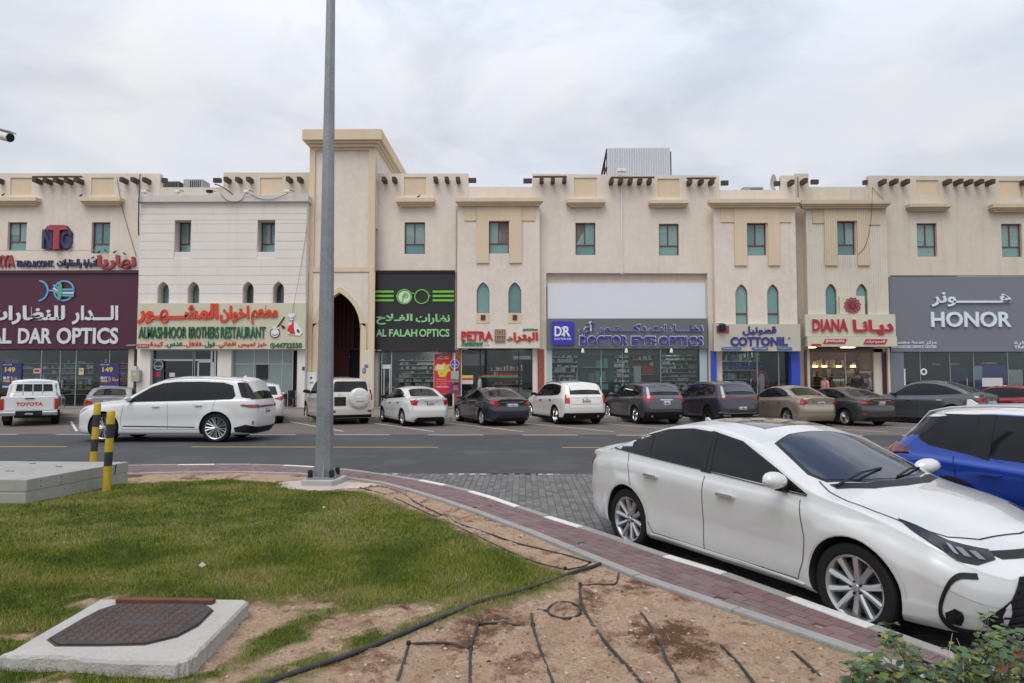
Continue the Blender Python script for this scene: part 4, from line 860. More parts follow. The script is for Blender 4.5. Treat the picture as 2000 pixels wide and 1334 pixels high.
for x in (969, 974, 979, 983.5): bx(s, 'picture_column', (x, x+1.3, 657, 666), Ys-.12, Ys-.081, pm('pale_stone', (.42, .32, .22), .8))
bx(s, 'picture_beam', (967, 986, 654.5, 656.3), Ys-.13, Ys-.081, pm('pale_stone', (.4, .3, .2))); pl(s, [(972, 646), (976.5, 643.5), (981, 646)], Ys-.081, .04, pm('pale_stone', (.4, .3, .2)), 'picture_gable')
# ------------------------------------------------ F: wide building with the grey and blue optician
b = building('wide cream building with two windows, a blank white panel and the grey optician sign', 1225)
pans = [(1121, 1166, 347, 384), (1284, 1327, 349, 385)]; wn = [(1124, 1163, 435, 498), (1287, 1326, 437, 499)]
wall(b, [(1040, 339.5), (1408, 343), (1408, None), (1382, None), (1382, 534), (1067, 533), (1067, None), (1040, None)], YB, .3, [rect(*w) for w in wn]+[rect(*p) for p in pans])
window(b, wn[0], YB, broken='l'); window(b, wn[1], YB)
for p in pans: sunk_panel(b, p)
ledge(b, (1107, 1183, 388, 401)); ledge(b, (1269, 1346, 390, 402)); beams(b, [1058, 1080, 1103], 350, cap=(1041, 1107, 344)); beams(b, [1195, 1213, 1232, 1251, 1270], 352, cap=(1193, 1278, 345.5)); beams(b, [1349, 1371, 1392], 353, cap=(1341, 1398, 347)); side_beam(b, 1022, 1039, 353); side_beam(b, 1409, 1423, 357); roof(b, 1042, 1406)
bx(b, 'recess_back', (1062, 1386, 530, 560), YB+.30, YB+.5, M['stucco']); bx(b, 'white_panel', (1069, 1378, 553.5, 626), YB-.0+.2, YB+.29, pm('blank_white_panel', (.68, .705, .745), .3, var=.02, scale=.4)); bx(b, 'recess_side', (1378.5, 1383, 536, 626), YB+.22, YB+.29, M['stucco'])
bx(b, 'rain_pipe', (1213.6, 1215.2, 360, 536), YB-.1, YB-.03, M['white'])
for pxs in ((1067.5, 1078, 681, 800), (1367, 1381.5, 681, 800)): bx(b, 'glazed_pier', pxs, YB+.0, YB+.1, pm('pale_aqua_glass', (.38, .47, .48), .15))
PALE = pm('aqua_shop_wall', (.09, .135, .135), .6)
r_ = room(b, 1067, 1382, 690, wallm=PALE, lights=[(1110, 1), (1180, 1), (1250, 1), (1320, 1)], lm=pm('white_lamp', (1, 1, 1)))
w_ = r_[1]-r_[0]
for k_, (a, c, rows, cols, pal) in enumerate(((.02, .22, 9, 14, (0, 7, 0, 6)), (.25, .42, 3, 4, (5, 6)), (.46, .56, 9, 10, (0, 7, 0)), (.58, .72, 6, 10, (2, 2, 0)), (.75, .98, 11, 16, (0, 7, 1, 0)))):
    goods(b, r_[0]+w_*a, r_[0]+w_*c, .8, 3.2, r_[5]-.02-(1.0 if k_ == 4 else 0), rows, cols, pal, .85)
bx(b, 'counter', (1110, 1200, 762, 790), YB+1.8, YB+2.4, M['dark']); bx(b, 'display_stand', (1240, 1252, 715, 790), YB+1, YB+1.4, M['white']); bx(b, 'poster_red', (1256, 1276, 714, 730), YB+1.5, YB+1.52, pm('band_red', (.5, .03, .03)))
shopfront(b, 1078, 1367, 682, posts=(1174, 1216, 1290), glass='glassc', w=.02); handle(b, 1173, 745); bx(b, 'fascia_soffit', (1078, 1367, 682, 694), YB+.16, YB+.2, pm('grey_soffit', (.2, .21, .21), .6))
for x in (1138, 1223, 1311):
    c = P(x, 684, YB-.2); MB().lathe([(.03, .1), (.07, .03), (.09, -.12), (.001, -.14)], 10, org=tuple(c)).put('pendant_lamp', M['white'], b)
s = sign('shop_sign', 'long grey optician sign with a blue square logo and white edged blue letters', (1067.5, 1382, 622, 681), YB-.22, .21, pm('mid_grey_panel', (.13, .135, .14), .35))
Ys = YB-.23; RB = pm('royal_blue_letter', (.045, .04, .30), .35); LB = pm('logo_blue', (.035, .035, .42), .3, var=.15, scale=2)
c0 = RX(1077, 1121, 628, 674, Ys); 
def rrect(x0, x1, z0, z1, r, n=6):
    out = []
    for cx_, cz_, a0 in ((x1-r, z1-r, 0), (x0+r, z1-r, 90), (x0+r, z0+r, 180), (x1-r, z0+r, 270)):
        for k_ in range(n+1): a = math.radians(a0+90*k_/n); out.append((cx_+r*math.cos(a), cz_+r*math.sin(a)))
    return out
MB().prism(rrect(*c0, .14), Ys-.1, Ys-.001).put('logo_panel', LB, s)
lettering(s, 'D', (1083, 1097, 637, 657), Ys-.1, WH, .02, .03); lettering(s, 'R', (1100, 1114, 637, 657), Ys-.1, WH, .02, .03); ring(s, 1092, 647, 9, 2.2, Ys-.121, WH, -60, 60, .006, 'logo_stroke'); lettering(s, 'DOCTOR EYE', (1083, 1115.5, 660, 664), Ys-.1, WH, .01, .015)
WE = pm('white_letter_edge', (.66, .66, .70), .4)
for w_, bb in (('DOCTOR', (1132, 1226, 656, 674)), ('EYE', (1233, 1280, 657, 674)), ('OPTICS', (1286, 1373, 657, 675.5))):
    lettering(s, w_, (bb[0]-1.2, bb[1]+1.2, bb[2]-1.2, bb[3]+1.2), Ys, WE, .05, .038, name='letter_edge'); lettering(s, w_, bb, Ys-.051, RB, .02, .022, split=True)
for w_, bb in (('نظـــارات', (1268, 1373, 634, 652)), ('دكـــتـور', (1167, 1263, 633, 652)), ('أي', (1131, 1161, 629, 654))):
    lettering(s, w_, (bb[0]-1, bb[1]+1, bb[2]-1, bb[3]+1), Ys, WE, .05, .03, ar=True, name='letter_edge'); lettering(s, w_, bb, Ys-.051, RB, .02, .012, ar=True)
lettering(s, 'C.R.:15492/5', (1342, 1366, 677, 679.5), Ys, M['ink'], .006, .008)
# ------------------------------------------------ G: the bay with the blue pillars
b = bay('projecting cream bay with ochre relief above the underwear shop with blue pillars', 1396, 1556, 1475, (1385, 1566, 388, 402), (1434, 1522, 402, 519, 1458, 1499), [(1408, 1433.7, 402, 434), (1522.3, 1545, 402, 434)], (1458, 1497, 436, 499), [(1436, 1460, 555, 640), (1498, 1521, 555, 640)], rail=611, ysign=645)
wall(b, [(1408.3, 371), (1530, 371), (1530, 343), (1558, 343), (1558, 420), (1408.3, 420)], YB, .3, (), M['stucco'], 'parapet'); side_beam(b, 1513, 1530, 358); beams(b, [1549], 354); roof(b, 1410, 1557)
blue_p = pm('blue_pillar', (.03, .07, .42), .35); bx(b, 'pillar', (1391, 1400, 685, 800), YB-.3, YB+.1, blue_p); bx(b, 'pillar', (1546, 1563, 685, 800), YB-.3, YB+.1, blue_p)
bx(b, 'wall_strip', (1556.5, 1577, 404, 800), YB-.02, YB+.3, M['stucco3'])
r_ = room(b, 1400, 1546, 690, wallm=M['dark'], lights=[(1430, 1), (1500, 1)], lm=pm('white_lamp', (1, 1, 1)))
for k_ in range(3): goods(b, r_[0]+.1, r_[1]-1.2, .7+k_*.05, 3.2, r_[5]-.02-k_*.6, 5, 34, (0, 1, 6, 1, 5, 3), .6, .95)
shopfront(b, 1400, 1546, 687, posts=(1478, 1520), glass='glassc', w=.03); handle(b, 1466, 748); handle(b, 1480, 748); bx(b, 'blue_rail', (1401, 1490, 714, 717), YB+.5, YB+.54, blue_p)
s = sign('shop_sign', 'beige sign with indigo Arabic and Latin letters above the blue pillared shop', (1394, 1563.5, 633, 686), YB-.68, .22, pm('beige_panel', (.50, .475, .40), .35, var=.04, scale=.6))
Ys = YB-.69; IN = pm('indigo_letter', (.045, .035, .20), .35)
lettering(s, 'قطونيل', (1450, 1516, 637.5, 655), Ys, IN, .05, .038, ar=True); lettering(s, 'COTTONIL', (1426, 1538, 658, 676), Ys, IN, .05, .045, split=True); ring(s, 1541, 661, 1.6, .6, Ys, IN, d=.02)
PB = pm('pill_blue', (.03, .12, .36), .35)
for bb, tx in (((1409, 1448, 678, 684), '@cottonilqatar.com'), ((1468, 1500, 678, 684), '+974 77065963'), ((1517, 1547, 678, 684), 'C.R.: 4496 ج.ت')):
    c0 = RX(*bb, Ys); MB().prism(rrect(*c0, (c0[3]-c0[2])*.49), Ys-.02, Ys-.001).put('label_strip', PB, s); ptext(s, tx, (bb[0]+4, bb[1]-3, bb[2]+1.8, bb[3]-1.8), Ys-.021, WH, .01)
s = sign('small_sign', 'small blue and red plate behind a dark lamp on the left of the beige sign', (1400, 1424, 636, 650), YB-.74, .05, pm('plate_red', (.4, .03, .03), .4), cat='sign'); bx(s, 'upper_field', (1400.5, 1423.5, 636.5, 643), YB-.748, YB-.741, PB)
c = P(1411, 634, YB-.9); t = thing('flood_light', 'dark flood light on an arm over the corner of the beige sign', 'flood light', tuple(c)); MB().box(c.x-.16, c.x+.16, c.y-.05, c.y+.12, c.z-.3, c.z+.03).put('lamp_housing', M['black'], t, bevel=.03); MB().bar((c.x-.3, c.y+.05, c.z+.06), (c.x+.1, c.y+.05, c.z+.06), .03).bar((c.x, c.y+.05, c.z), (c.x, YB-.45, c.z+.02), .03).put('bracket', M['black'], t)
# ------------------------------------------------ H: the jeweller's ribbed bay
M['ochre_d2'] = M['ochre_d']
b = bay('bay strung with rows of small lights above the red jeweller sign', 1577, 1735, 1655, (1564, 1742, 390, 404), (1610, 1696, 404, 519, 1634, 1673), [(1587, 1609.7, 404, 436), (1696.3, 1719, 404, 439)], (1634, 1671, 432, 498), [(1612, 1634, 554, 640), (1672, 1694, 554, 640)], sm='stucco2', om='ochre_d', ysign=645, ribs=True)
wall(b, [(1558.6, 339), (1584, 339), (1584, 365), (1702, 365), (1702, 420), (1558.6, 420)], YB+.02, .3, (), M['stucco2'], 'parapet'); beams(b, [1574], 352); side_beam(b, 1585, 1599, 355); side_beam(b, 1687, 1702, 356); roof(b, 1560, 1700)
bx(b, 'parapet_crack', (1558, 1559, 345, 385), YB-.01, YB+.01, M['black'])
bx(b, 'side_pier', (1577, 1582, 680, 800), YB-.2, YB+.1, M['stucco2']); bx(b, 'side_pier', (1735, 1739, 680, 800), YB-.2, YB+.1, pm('pale_paint', (.6, .55, .42))); bx(b, 'maroon_pillar', (1724, 1735, 688, 800), YB-.05, YB+.1, pm('maroon_trim', (.06, .012, .03))); bx(b, 'drain_pipe', (1573.5, 1577, 683, 800), YB-.35, YB-.22, pm('rusty_pipe', (.12, .04, .03), .6))
WARM = pm('warm_lamp', (1, .7, .35), emit=(1, .62, .25), es=8)
r_ = room(b, 1582, 1724, 690, wallm=pm('walnut_panel', (.20, .10, .045), .5, var=.2, scale=2), lights=[(1610, 1.6), (1690, 1.6)], lm=WARM)
goods(b, r_[0]+.1, r_[1]-.1, .9, 2.9, r_[5]-.02, 4, 20, (1, 1, 4, 7), .7)
for x in (1588, 1606, 1634, 1662, 1694): bx(b, 'lit_niche', (x, x+9, 714, 717), YB+2.3, YB+2.35, WARM)
bx(b, 'shutter_box', (1582, 1724, 681, 688), YB-.0, YB+.3, pm('grey_shutter', (.12, .12, .12), .5)); bx(b, 'white_counter', (1653, 1724, 725, 728.5), YB+.2, YB+.6, M['white']); bx(b, 'display_counter', (1653, 1724, 760, 790), YB+.25, YB+.6, pm('grey_shop_wall', (.2, .2, .2)))
goods(b, P(1655, 700, YB+.4).x, P(1722, 700, YB+.4).x, 1.15, 2.0, YB+.6, 2, 18, (0, 7, 4), .8)
shopfront(b, 1582, 1724, 688, posts=(1650,), glass='glassc', w=.03); handle(b, 1652, 742); x0, x1, z0, z1 = RX(1627, 1649, 740, 744, YB+.1); flat_text(b, 'DIANA', x0, x1, z0, z1, YB+.11, WL, .015)
s = sign('shop_sign', 'cream jeweller sign in two steps with bold red letters and a red rosette', (1573, 1749, 614, 657), YB-.72, .26, pm('cream_panel2', (.57, .54, .41), .4)); bx(s, 'lower_panel', (1577, 1752, 657.3, 677), YB-.80, YB-.46, pm('cream_panel2', (.5, .5, .4)), bevel=.008)
Ys = YB-.73; CR = pm('crimson_letter', (.45, .012, .035), .35)
for w_, bb, a_ in (('DIANA', (1586, 1656, 623, 647), False), ('ديـانـا', (1665, 1745, 624, 654), True)):
    lettering(s, w_, (bb[0]-1, bb[1]+1, bb[2]-1, bb[3]+1), Ys, WE, .05, .04 if not a_ else .055, ar=a_, name='letter_edge'); lettering(s, w_, bb, Ys-.051, CR, .04, .03 if not a_ else .045, ar=a_, split=not a_)
Ys2 = YB-.81
for bb, tx, a_ in (((1607, 1654, 662, 671), 'JEWELLERS', False), ((1686, 1733, 662.5, 672), 'للمجوهرات', True)):
    x0, x1, z0, z1 = RX(*bb, Ys2); MB().prism([(x0, z0), (x0+.12, z1), (x1, z1), (x1-.12, z0)], Ys2-.03, Ys2-.001).put('label_strip', CR, s); ptext(s, tx, (bb[0]+5, bb[1]-5, bb[2]+1.5, bb[3]-1.5), Ys2-.031, WH, .02, a_)
bx(s, 'label_strip', (1585, 1604, 671.5, 675), Ys2-.02, Ys2-.001, CR)
bx(s, 'rosette_board', (1640, 1689, 578, 613.7), YB-.56, YB-.50, pm('cream_panel2', (.5, .5, .4)))
c = P(1664.5, 597, YB-.57)
for k_ in range(12):
    a = math.pi*2*k_/12
    for rr, s_ in ((.34, .085), (.22, .07), (.12, .06)):
        cx_, cz_ = c.x+rr*math.cos(a+rr*2), c.z+rr*math.sin(a+rr*2); MB().lathe([(s_*.55, 0), (s_, 0), (s_, -.04), (s_*.55, -.04)], 12, axis='y', org=(cx_, YB-.562, cz_), closed=True).put('rosette_petal', pm('rosette_red', (.36, .05, .09), .4), s)
MB().lathe([(.001, 0), (.06, 0), (.06, -.05), (.001, -.05)], 12, axis='y', org=(c.x, YB-.562, c.z)).put('rosette_centre', CR, s)
# ------------------------------------------------ I: the phone shop at the right end
b = building('grey cream building at the right end with the wide dark grey phone shop front', 1870)
pans = [(1789, 1833, 352, 382), (1951, 1996, 353, 385)]; wn = [(1791, 1830, 436, 501), (1956, 1996, 437, 502)]
wall(b, [(1702.5, 343), (2160, 344), (2160, None), (2120, None), (2120, 538), (1739, 538), (1739, None), (1702.5, None)], YB, .3, [rect(*w) for w in wn]+[rect(*p) for p in pans], M['stucco2'])
for w in wn: window(b, w, YB)
for p in pans: sunk_panel(b, p)
ledge(b, (1777, 1860, 397, 409), m='ochre_d'); ledge(b, (1940, 2030, 397, 411), m='ochre_d'); beams(b, [1729, 1751, 1774, 1857, 1878, 1899, 1920, 1941, 2010], 353); roof(b, 1704, 2150)
bx(b, 'grey_pier', (1739.5, 1766, 687, 800), YB-.1, YB+.1, pm('phone_grey', (.165, .175, .205), .45)); bx(b, 'white_column', (1765, 1769, 720, 800), YB-.06, YB+.12, M['white'])
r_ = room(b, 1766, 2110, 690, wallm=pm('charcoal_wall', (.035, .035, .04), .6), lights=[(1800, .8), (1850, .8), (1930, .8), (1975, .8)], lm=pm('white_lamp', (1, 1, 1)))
PUR = pm('violet_poster', (.06, .04, .30), .4); bx(b, 'display_wall', (1855, 1890, 717, 790), YB+1.2, YB+1.3, pm('navy_display', (.03, .035, .10), .4)); bx(b, 'display_wall', (1900, 1966, 713, 790), YB+1.4, YB+1.5, PUR); bx(b, 'white_cabinet', (1975, 1998, 722, 790), YB+1.2, YB+1.6, M['white']); bx(b, 'phone_picture', (1901, 1918, 715, 742), YB+1.37, YB+1.39, pm('pale_screen', (.4, .48, .55), .3))
for tx, bb in (('Ear Section', (1821, 1836, 709, 713)), ('Audio&Wearl', (1856, 1873, 709, 713)), ('Value Added Service', (1916, 1947, 707, 711))): ptext(b, tx, bb, YB+1.15, WH, .01)
ring(b, 1804, 726, 5, 3.2, YB+.1, WH, d=.01, name='round_decal'); bx(b, 'paper_notice', (1918, 1958, 738, 755), YB+.09, YB+.1, pm('paper', (.55, .54, .52), .8))
shopfront(b, 1766, 2110, 688, posts=(1796, 1854, 1900, 1967, 2040), glass='glassc', w=.02); handle(b, 1888, 748)
s = sign('shop_sign', 'wide dark grey fascia with plain white letters at the right end of the row', (1738, 2120, 540, 687), YB-.16, .15, pm('phone_grey', (.165, .175, .205), .45))
Ys = YB-.165; WB = pm('bluish_white_letter', (.66, .73, .80), .35)
lettering(s, 'هـــــــونر', (1817, 1973, 571, 599), Ys, WB, .12, .02, ar=True); lettering(s, 'HONOR', (1817, 1973, 609, 639), Ys, WB, .12, .022, split=True)
lettering(s, 'مركز خدمة معتمدة', (1741, 1829, 665, 673), Ys, WB, .02, .022, ar=True); lettering(s, 'AUTHORIZED SERVICE CENTER', (1741, 1829, 674.5, 680), Ys, WB, .02, .02); lettering(s, 'للتجارة', (1980, 2030, 666, 674), Ys, WB, .02, .02, ar=True); lettering(s, 'TRADE-IN', (1980, 2030, 675, 681), Ys, WB, .02, .02)
# ------------------------------------------------ posters and plates on the shop fronts
def offer(label, px):
    r = poster(label, px, YB+.08, pm('indigo_poster', (.04, .035, .16), .4)); x0, x1, y0, y1 = px; h = y1-y0
    YL = pm('poster_yellow', (.62, .52, .06), .4); w = x1-x0
    ptext(r, '149', (x0+w*.14, x0+w*.68, y0+h*.17, y0+h*.37), YB+.08, YL, .03); ptext(r, 'SPECIAL OFFER', (x0+w*.05, x0+w*.5, y0+h*.05, y0+h*.09), YB+.08, WH, .01); ptext(r, 'BUY 1', (x0+w*.06, x0+w*.5, y0+h*.55, y0+h*.66), YB+.08, WH, .02); ptext(r, 'FREE 1', (x0+w*.06, x0+w*.5, y0+h*.68, y0+h*.78), YB+.08, YL, .025); ptext(r, 'مجانا 1', (x0+w*.54, x0+w*.95, y0+h*.58, y0+h*.77), YB+.08, YL, .02, True)
    pbox(r, (x0, x1, y0+h*.93, y1), YB+.08, pm('pale_blue_print', (.35, .5, .6), .4))
offer('indigo offer poster with yellow 149 behind the pickup truck', (5, 42, 709, 757)); offer('indigo offer poster with yellow 149 above the silver saloon', (195, 233, 709, 757))
r = poster('small red notice on the glass above the pickup truck', (66, 79, 720, 729), YB+.08, pm('notice_white', (.6, .58, .55))); pbox(r, (67.5, 77.5, 721.5, 727), YB+.08, RE)
r = poster('small pale yellow notice on the glass door of the maroon optician', (154, 164, 719, 732), YB+.08, pm('notice_cream', (.6, .5, .33))); ptext(r, 'PULL', (156, 162, 722, 725), YB+.08, M['ink'])
r = poster('tall red special offer poster at the right side of the black optician front', (848, 884, 692, 768), YB+.07, pm('poster_red', (.55, .02, .03), .4))
pl(r, [(850, 716), (855, 710), (861, 713), (868, 708), (872, 713), (880, 710), (877, 718), (881, 724), (874, 727), (872, 733), (863, 729), (856, 732), (855, 725), (849, 722)], YB+.068, .006, pm('poster_yellow', (.6, .5, .06)), 'star_burst')
ptext(r, '100', (854, 867, 712, 722), YB+.06, WH, .03); ptext(r, 'SPECIAL OFFER', (854, 877, 699, 701.5), YB+.069, WH, .015); ptext(r, 'عرض خاص', (855, 876, 694, 698), YB+.069, WH, .01, True); pbox(r, (858, 871, 731, 736), YB+.069, pm('poster_yellow', (.6, .5, .06)))
for y in (740, 744, 749): ptext(r, 'BUY TWO GET ONE', (853, 880-(y % 3)*4, y, y+1.4), YB+.069, WH, .005)
ptext(r, 'FREE FRAMES', (853, 876, 754, 757), YB+.069, WH, .01)
c = P(888, 711, YB-.1); s = thing('round_sign', 'round violet sign on the pier between the black sign and the small restaurant', 'sign', tuple(c)); ring(s, 888, 711, 4.6, 9.2, YB-.1, pm('violet_disc', (.09, .05, .28), .4), d=.03, name='disc'); ring(s, 888, 711, 8.6, .7, YB-.131, WH, d=.004, name='disc_rim'); ptext(s, 'DELIVERY', (882, 894, 711, 713.5), YB-.132, WH, .01)
s = thing('meter_cabinet', 'grey electric box numbered 1724-C on a white conduit below the round sign', 'electric box', tuple(P(889, 747, YB-.2))); bx(s, 'cabinet', (880.5, 896, 725, 746.5), YB-.22, YB-.05, pm('grey_cabinet', (.33, .33, .31), .5), bevel=.01); ptext(s, '1724-C', (881, 896, 740, 745), YB-.222, M['ink'], .03); bx(s, 'conduit', (887.5, 889, 690, 725), YB-.14, YB-.1, M['white'])
r = poster('violet and orange notice under the numbered electric box', (879, 899, 750, 766), YB-.06, pm('violet_disc', (.09, .05, .28))); pbox(r, (885, 895, 752, 762), YB-.06, pm('poster_orange', (.55, .12, .03)))
r = poster('white notice with a red and yellow head on the small restaurant window', (902, 924, 733, 750), YB+.05, pm('paper', (.55, .54, .52))); pbox(r, (902.3, 923.7, 733.5, 738), YB+.05, pm('poster_yellow', (.6, .5, .06))); pbox(r, (902.3, 923.7, 738.5, 742), YB+.05, RE)
s = thing('meter_cabinet', 'grey electric cabinet with a yellow label on the pier left of the restaurant', 'electric box', tuple(P(262, 745, YB-.3))); bx(s, 'cabinet', (256, 272, 723, 745), YB-1.35, YB-1.1, pm('grey_cabinet', (.33, .33, .31)), bevel=.01); bx(s, 'yellow_label', (259, 267, 728, 733), YB-1.355, YB-1.351, pm('poster_yellow', (.6, .5, .06))); bx(s, 'cable_gland', (258, 266, 715, 723), YB-1.3, YB-1.15, M['cap'])
r = poster('round navy notice in the corner of the restaurant window', (299, 320, 704, 723), YC+.22, pm('navy_print', (.03, .035, .08), .5)); ring(r, 309.5, 713.5, 8.6, .8, YC+.219, WH, d=.004, name='notice_ring'); ptext(r, 'WELCOME', (303, 316, 714, 717), YC+.219, WH, .01)
r = poster('navy and red notice under the round one in the restaurant window', (299, 320, 725, 741), YC+.22, pm('navy_print', (.03, .035, .08))); pbox(r, (305, 314, 727, 736), YC+.22, RE)
poster('white paper taped inside the dark restaurant window', (331, 342, 728, 736), YC+.26, pm('paper', (.55, .54, .52)), name='paper_notice', cat='notice')
r = poster('white panel with small symbols on the tower wall beside the lamp post', (599, 617, 727, 765), YT-.08, M['white'], name='notice_panel', cat='notice'); pbox(r, (606, 610, 736, 740), YT-.08, M['ink']); pbox(r, (605, 612, 746, 749), YT-.08, pm('grey_letter', (.2, .2, .2)))
for k_, (bb, lb) in enumerate((((712, 719, 712, 718), 'upper small blue door number plate right of the archway'), ((708, 714.5, 719.5, 729), 'lower small blue door number plate right of the archway'))):
    r = poster(lb, bb, YT-.085, pm('plate_blue', (.02, .04, .22), .4), name='number_plate_sign', cat='door number'); ptext(r, '21' if k_ == 0 else '24', (bb[0]+1.5, bb[1]-1.5, bb[2]+1.5, bb[3]-2), YT-.085, WH, .01)
r = poster('small blue number plate on the pier right of the frosted restaurant glass', (590.5, 595, 716, 723), YC-.01, pm('plate_blue', (.02, .04, .22)), name='number_plate_sign', cat='door number')
# ------------------------------------------------ things on the roofs
Yr = 38.5
def roofbox(label, px, mats, fan=True, Y=37.5):
    x0, x1, z0, z1 = RX(*px, Y); r = thing('air_conditioner', label, 'air conditioner', ((x0+x1)/2, Y, z0)); MB().box(x0, x1, Y, Y+.9, z0-.5, z1).put('casing', mats, r, bevel=.02)
    for i_ in range(6): xx = x0+(x1-x0)*(.35+.1*i_); MB().box(xx, xx+.05, Y-.01, Y-.001, z0+.02, z1-.08).put('louvre', M['black'], r)
roofbox('dark air conditioner on the roof left of the white coping', (309, 350, 354, 375), pm('dark_ac', (.09, .08, .07), .6)); roofbox('pale air conditioner on the roof, second from the tower', (358, 396, 350, 375), pm('pale_ac', (.30, .30, .29), .6)); roofbox('small flat air conditioner on the roof beside the satellite dish', (1452, 1491, 365, 378), pm('pale_ac', (.3, .3, .29)), Y=37)
x0, x1, z0, z1 = RX(1186, 1309, 289, 348, 38.5); r = thing('roof_shed', 'ribbed pale metal enclosure on brown posts on the roof of the wide building', 'roof shed', ((x0+x1)/2, 38.5, z0))
nr = 26; dx = (x1-x0)/nr; sm_ = pm('pale_metal_sheet', (.60, .62, .65), .45, .3)
for i_ in range(nr): MB().prism([(x0+i_*dx, 38.5), (x0+i_*dx+dx*.3, 38.44), (x0+i_*dx+dx*.45, 38.5), (x0+(i_+1)*dx-.004, 38.5), (x0+(i_+1)*dx-.004, 38.53), (x0+i_*dx, 38.53)], z0-.3, z1, plane='xy').put('metal_panel', sm_, r)
for yy in (38.7, 40.0, 41.3, 42.6): MB().box(x0-.02, x0+.08, yy, yy+.1, z0-.3, z1-(yy-38.5)*.25).put('post', M['beam'], r); MB().box(x1+.01, x1+.11, yy, yy+.1, z0-.3, z1-(yy-38.5)*.25-.1).put('post', M['beam'], r)
MB().bar((x0, 38.55, z1-.05), (x0, 42.7, z1-1.1), .1).bar((x0, 38.55, z0+.7), (x0, 42.7, z0+.7), .08).put('rail', M['beam'], r)
MB().box(x0+.12, x1-.02, 38.56, 42.6, z1-1.6, z1-1.3).put('inner_shed', pm('dark_ac', (.1, .1, .1)), r)
c = P(1214, 334, YB-.3); t = thing('flood_light', 'white twin flood light on a post above the middle roof beams', 'flood light', tuple(c)); MB().box(c.x-.22, c.x-.02, c.y-.1, c.y+.1, c.z-.05, c.z+.12).box(c.x+.02, c.x+.22, c.y-.1, c.y+.1, c.z-.05, c.z+.12).put('lamp_housing', M['white'], t, bevel=.02); MB().bar((c.x, c.y, c.z+.1), (c.x, c.y+.1, c.z-.6), .05).put('bracket', M['white'], t)
c = P(1511, 356, 37); t = thing('satellite_dish', 'pale satellite dish seen nearly edge on above the roof', 'satellite dish', tuple(c)); mb = MB(); mb.lathe([(.001, .12), (.18, .10), (.34, .04), (.44, -.02), (.43, -.04), (.33, .01), (.17, .07), (.001, .09)], 24, axis='x', org=(c.x, 37, c.z)); mb.put('dish', pm('dish_cream', (.5, .47, .42), .5), t, smooth=True); MB().bar((c.x, 37, c.z-.3), (c.x+.3, 37, c.z-1.0), .06).bar((c.x-.05, 37, c.z), (c.x+.5, 37, c.z-.25), .03).put('mast', M['cap'], t)
# loose cables
def cable(label, pts, r=.009, m='black', cat='cable', sag=0): 
    q = catmull(pts, 6); mb = MB().tube(q, r, 5); tag(mb.put('cable', M[m]), label, cat); 
cable('thin cable falling slantwise across the wall left of the white building', [P(228, 345, YB-.1), P(240, 410, YB-.06), P(266, 500, YB-.05)], .012)
cable('bundle of black cable down the joint beside the white building', [P(274, 340, YB-.3), P(272, 380, YC-.3), P(271, 420, YC-.05), P(271, 460, YC-.05)], .03)
cable('cable hanging in loops along the white coping', [P(430, 378, YC-.25), P(447, 393, YC-.2), P(470, 392, YC-.2), P(482, 378, YC-.25), P(505, 387, YC-.22), P(530, 390, YC-.22), P(560, 379, YC-.25)], .012)
cable('heap of black cable over the parapet above the coping', [P(420, 360, YB-.1), P(430, 363, YB-.2), P(445, 372, YB-.3), P(455, 380, YB-.4)], .03)
cable('thin cable crossing the jeweller bay from the roof', [P(1704, 365, YB-.2), P(1703, 395, YB-.9), P(1700, 440, YB-.6), P(1690, 480, YB-.56), P(1676, 497, YB-.55)], .01)
cable('short slack cable from the roof edge over the phone shop wall', [P(1703, 366, YB-.1), P(1716, 380, YB-.06), P(1727, 391, YB-.06)], .012)
cable('long thin wire slanting down the right side of the white clad wall', [P(600, 440, YC-.1), P(588, 520, YC-.06), P(571, 612, YC-.4)], .008)
# pigeons
for i_, (x, y, Y, flip, lb) in enumerate(((6, 382, YB-.3, 1, 'pigeon on the ledge at the far left edge of the picture'), (158, 383.5, YB-.3, 1, 'pigeon on the left end of the second ledge'), (193, 494, YB-.14, 1, 'leftmost pigeon on the red Arabic lettering'), (206, 491, YB-.14, -1, 'upright pigeon second from the left on the red Arabic lettering'), (224, 494, YB-.14, 1, 'pigeon spreading low in the middle of the red Arabic lettering'), (243, 497, YB-.14, -1, 'rightmost pigeon on the red Arabic lettering'), (818, 385, YB-.38, 1, 'pigeon on the ledge above the black optician sign') , (181, 505, YB-.12, 1, 'pigeon on the navy Arabic lettering'))):
    c = P(x, y, Y); mb = MB(); f = flip; X = c.x; 
    k9 = .62; c = c+Vector((0, 0, -.02)); mb.tube([(X-.17*f, Y, c.z+.03), (X-.09*f, Y, c.z+.06), (X, Y, c.z+.10), (X+.07*f, Y, c.z+.15), (X+.10*f, Y, c.z+.20), (X+.125*f, Y, c.z+.215), (X+.16*f, Y, c.z+.205)], [.012, .04, .06, .045, .028, .03, .006], 8)
    mb.bar((X-.01, Y, c.z+.06), (X-.01, Y, c.z), .01).bar((X+.02, Y+.02, c.z+.06), (X+.02, Y+.02, c.z), .01); mb.v = [(X+(vx-X)*k9, vy, c.z+(vz-c.z)*k9) for vx, vy, vz in mb.v]; tag(mb.put('pigeon', pm('pigeon_grey', (.04, .04, .045), .6), smooth=True), lb, 'bird', 'pigeons on the ledges and letters')
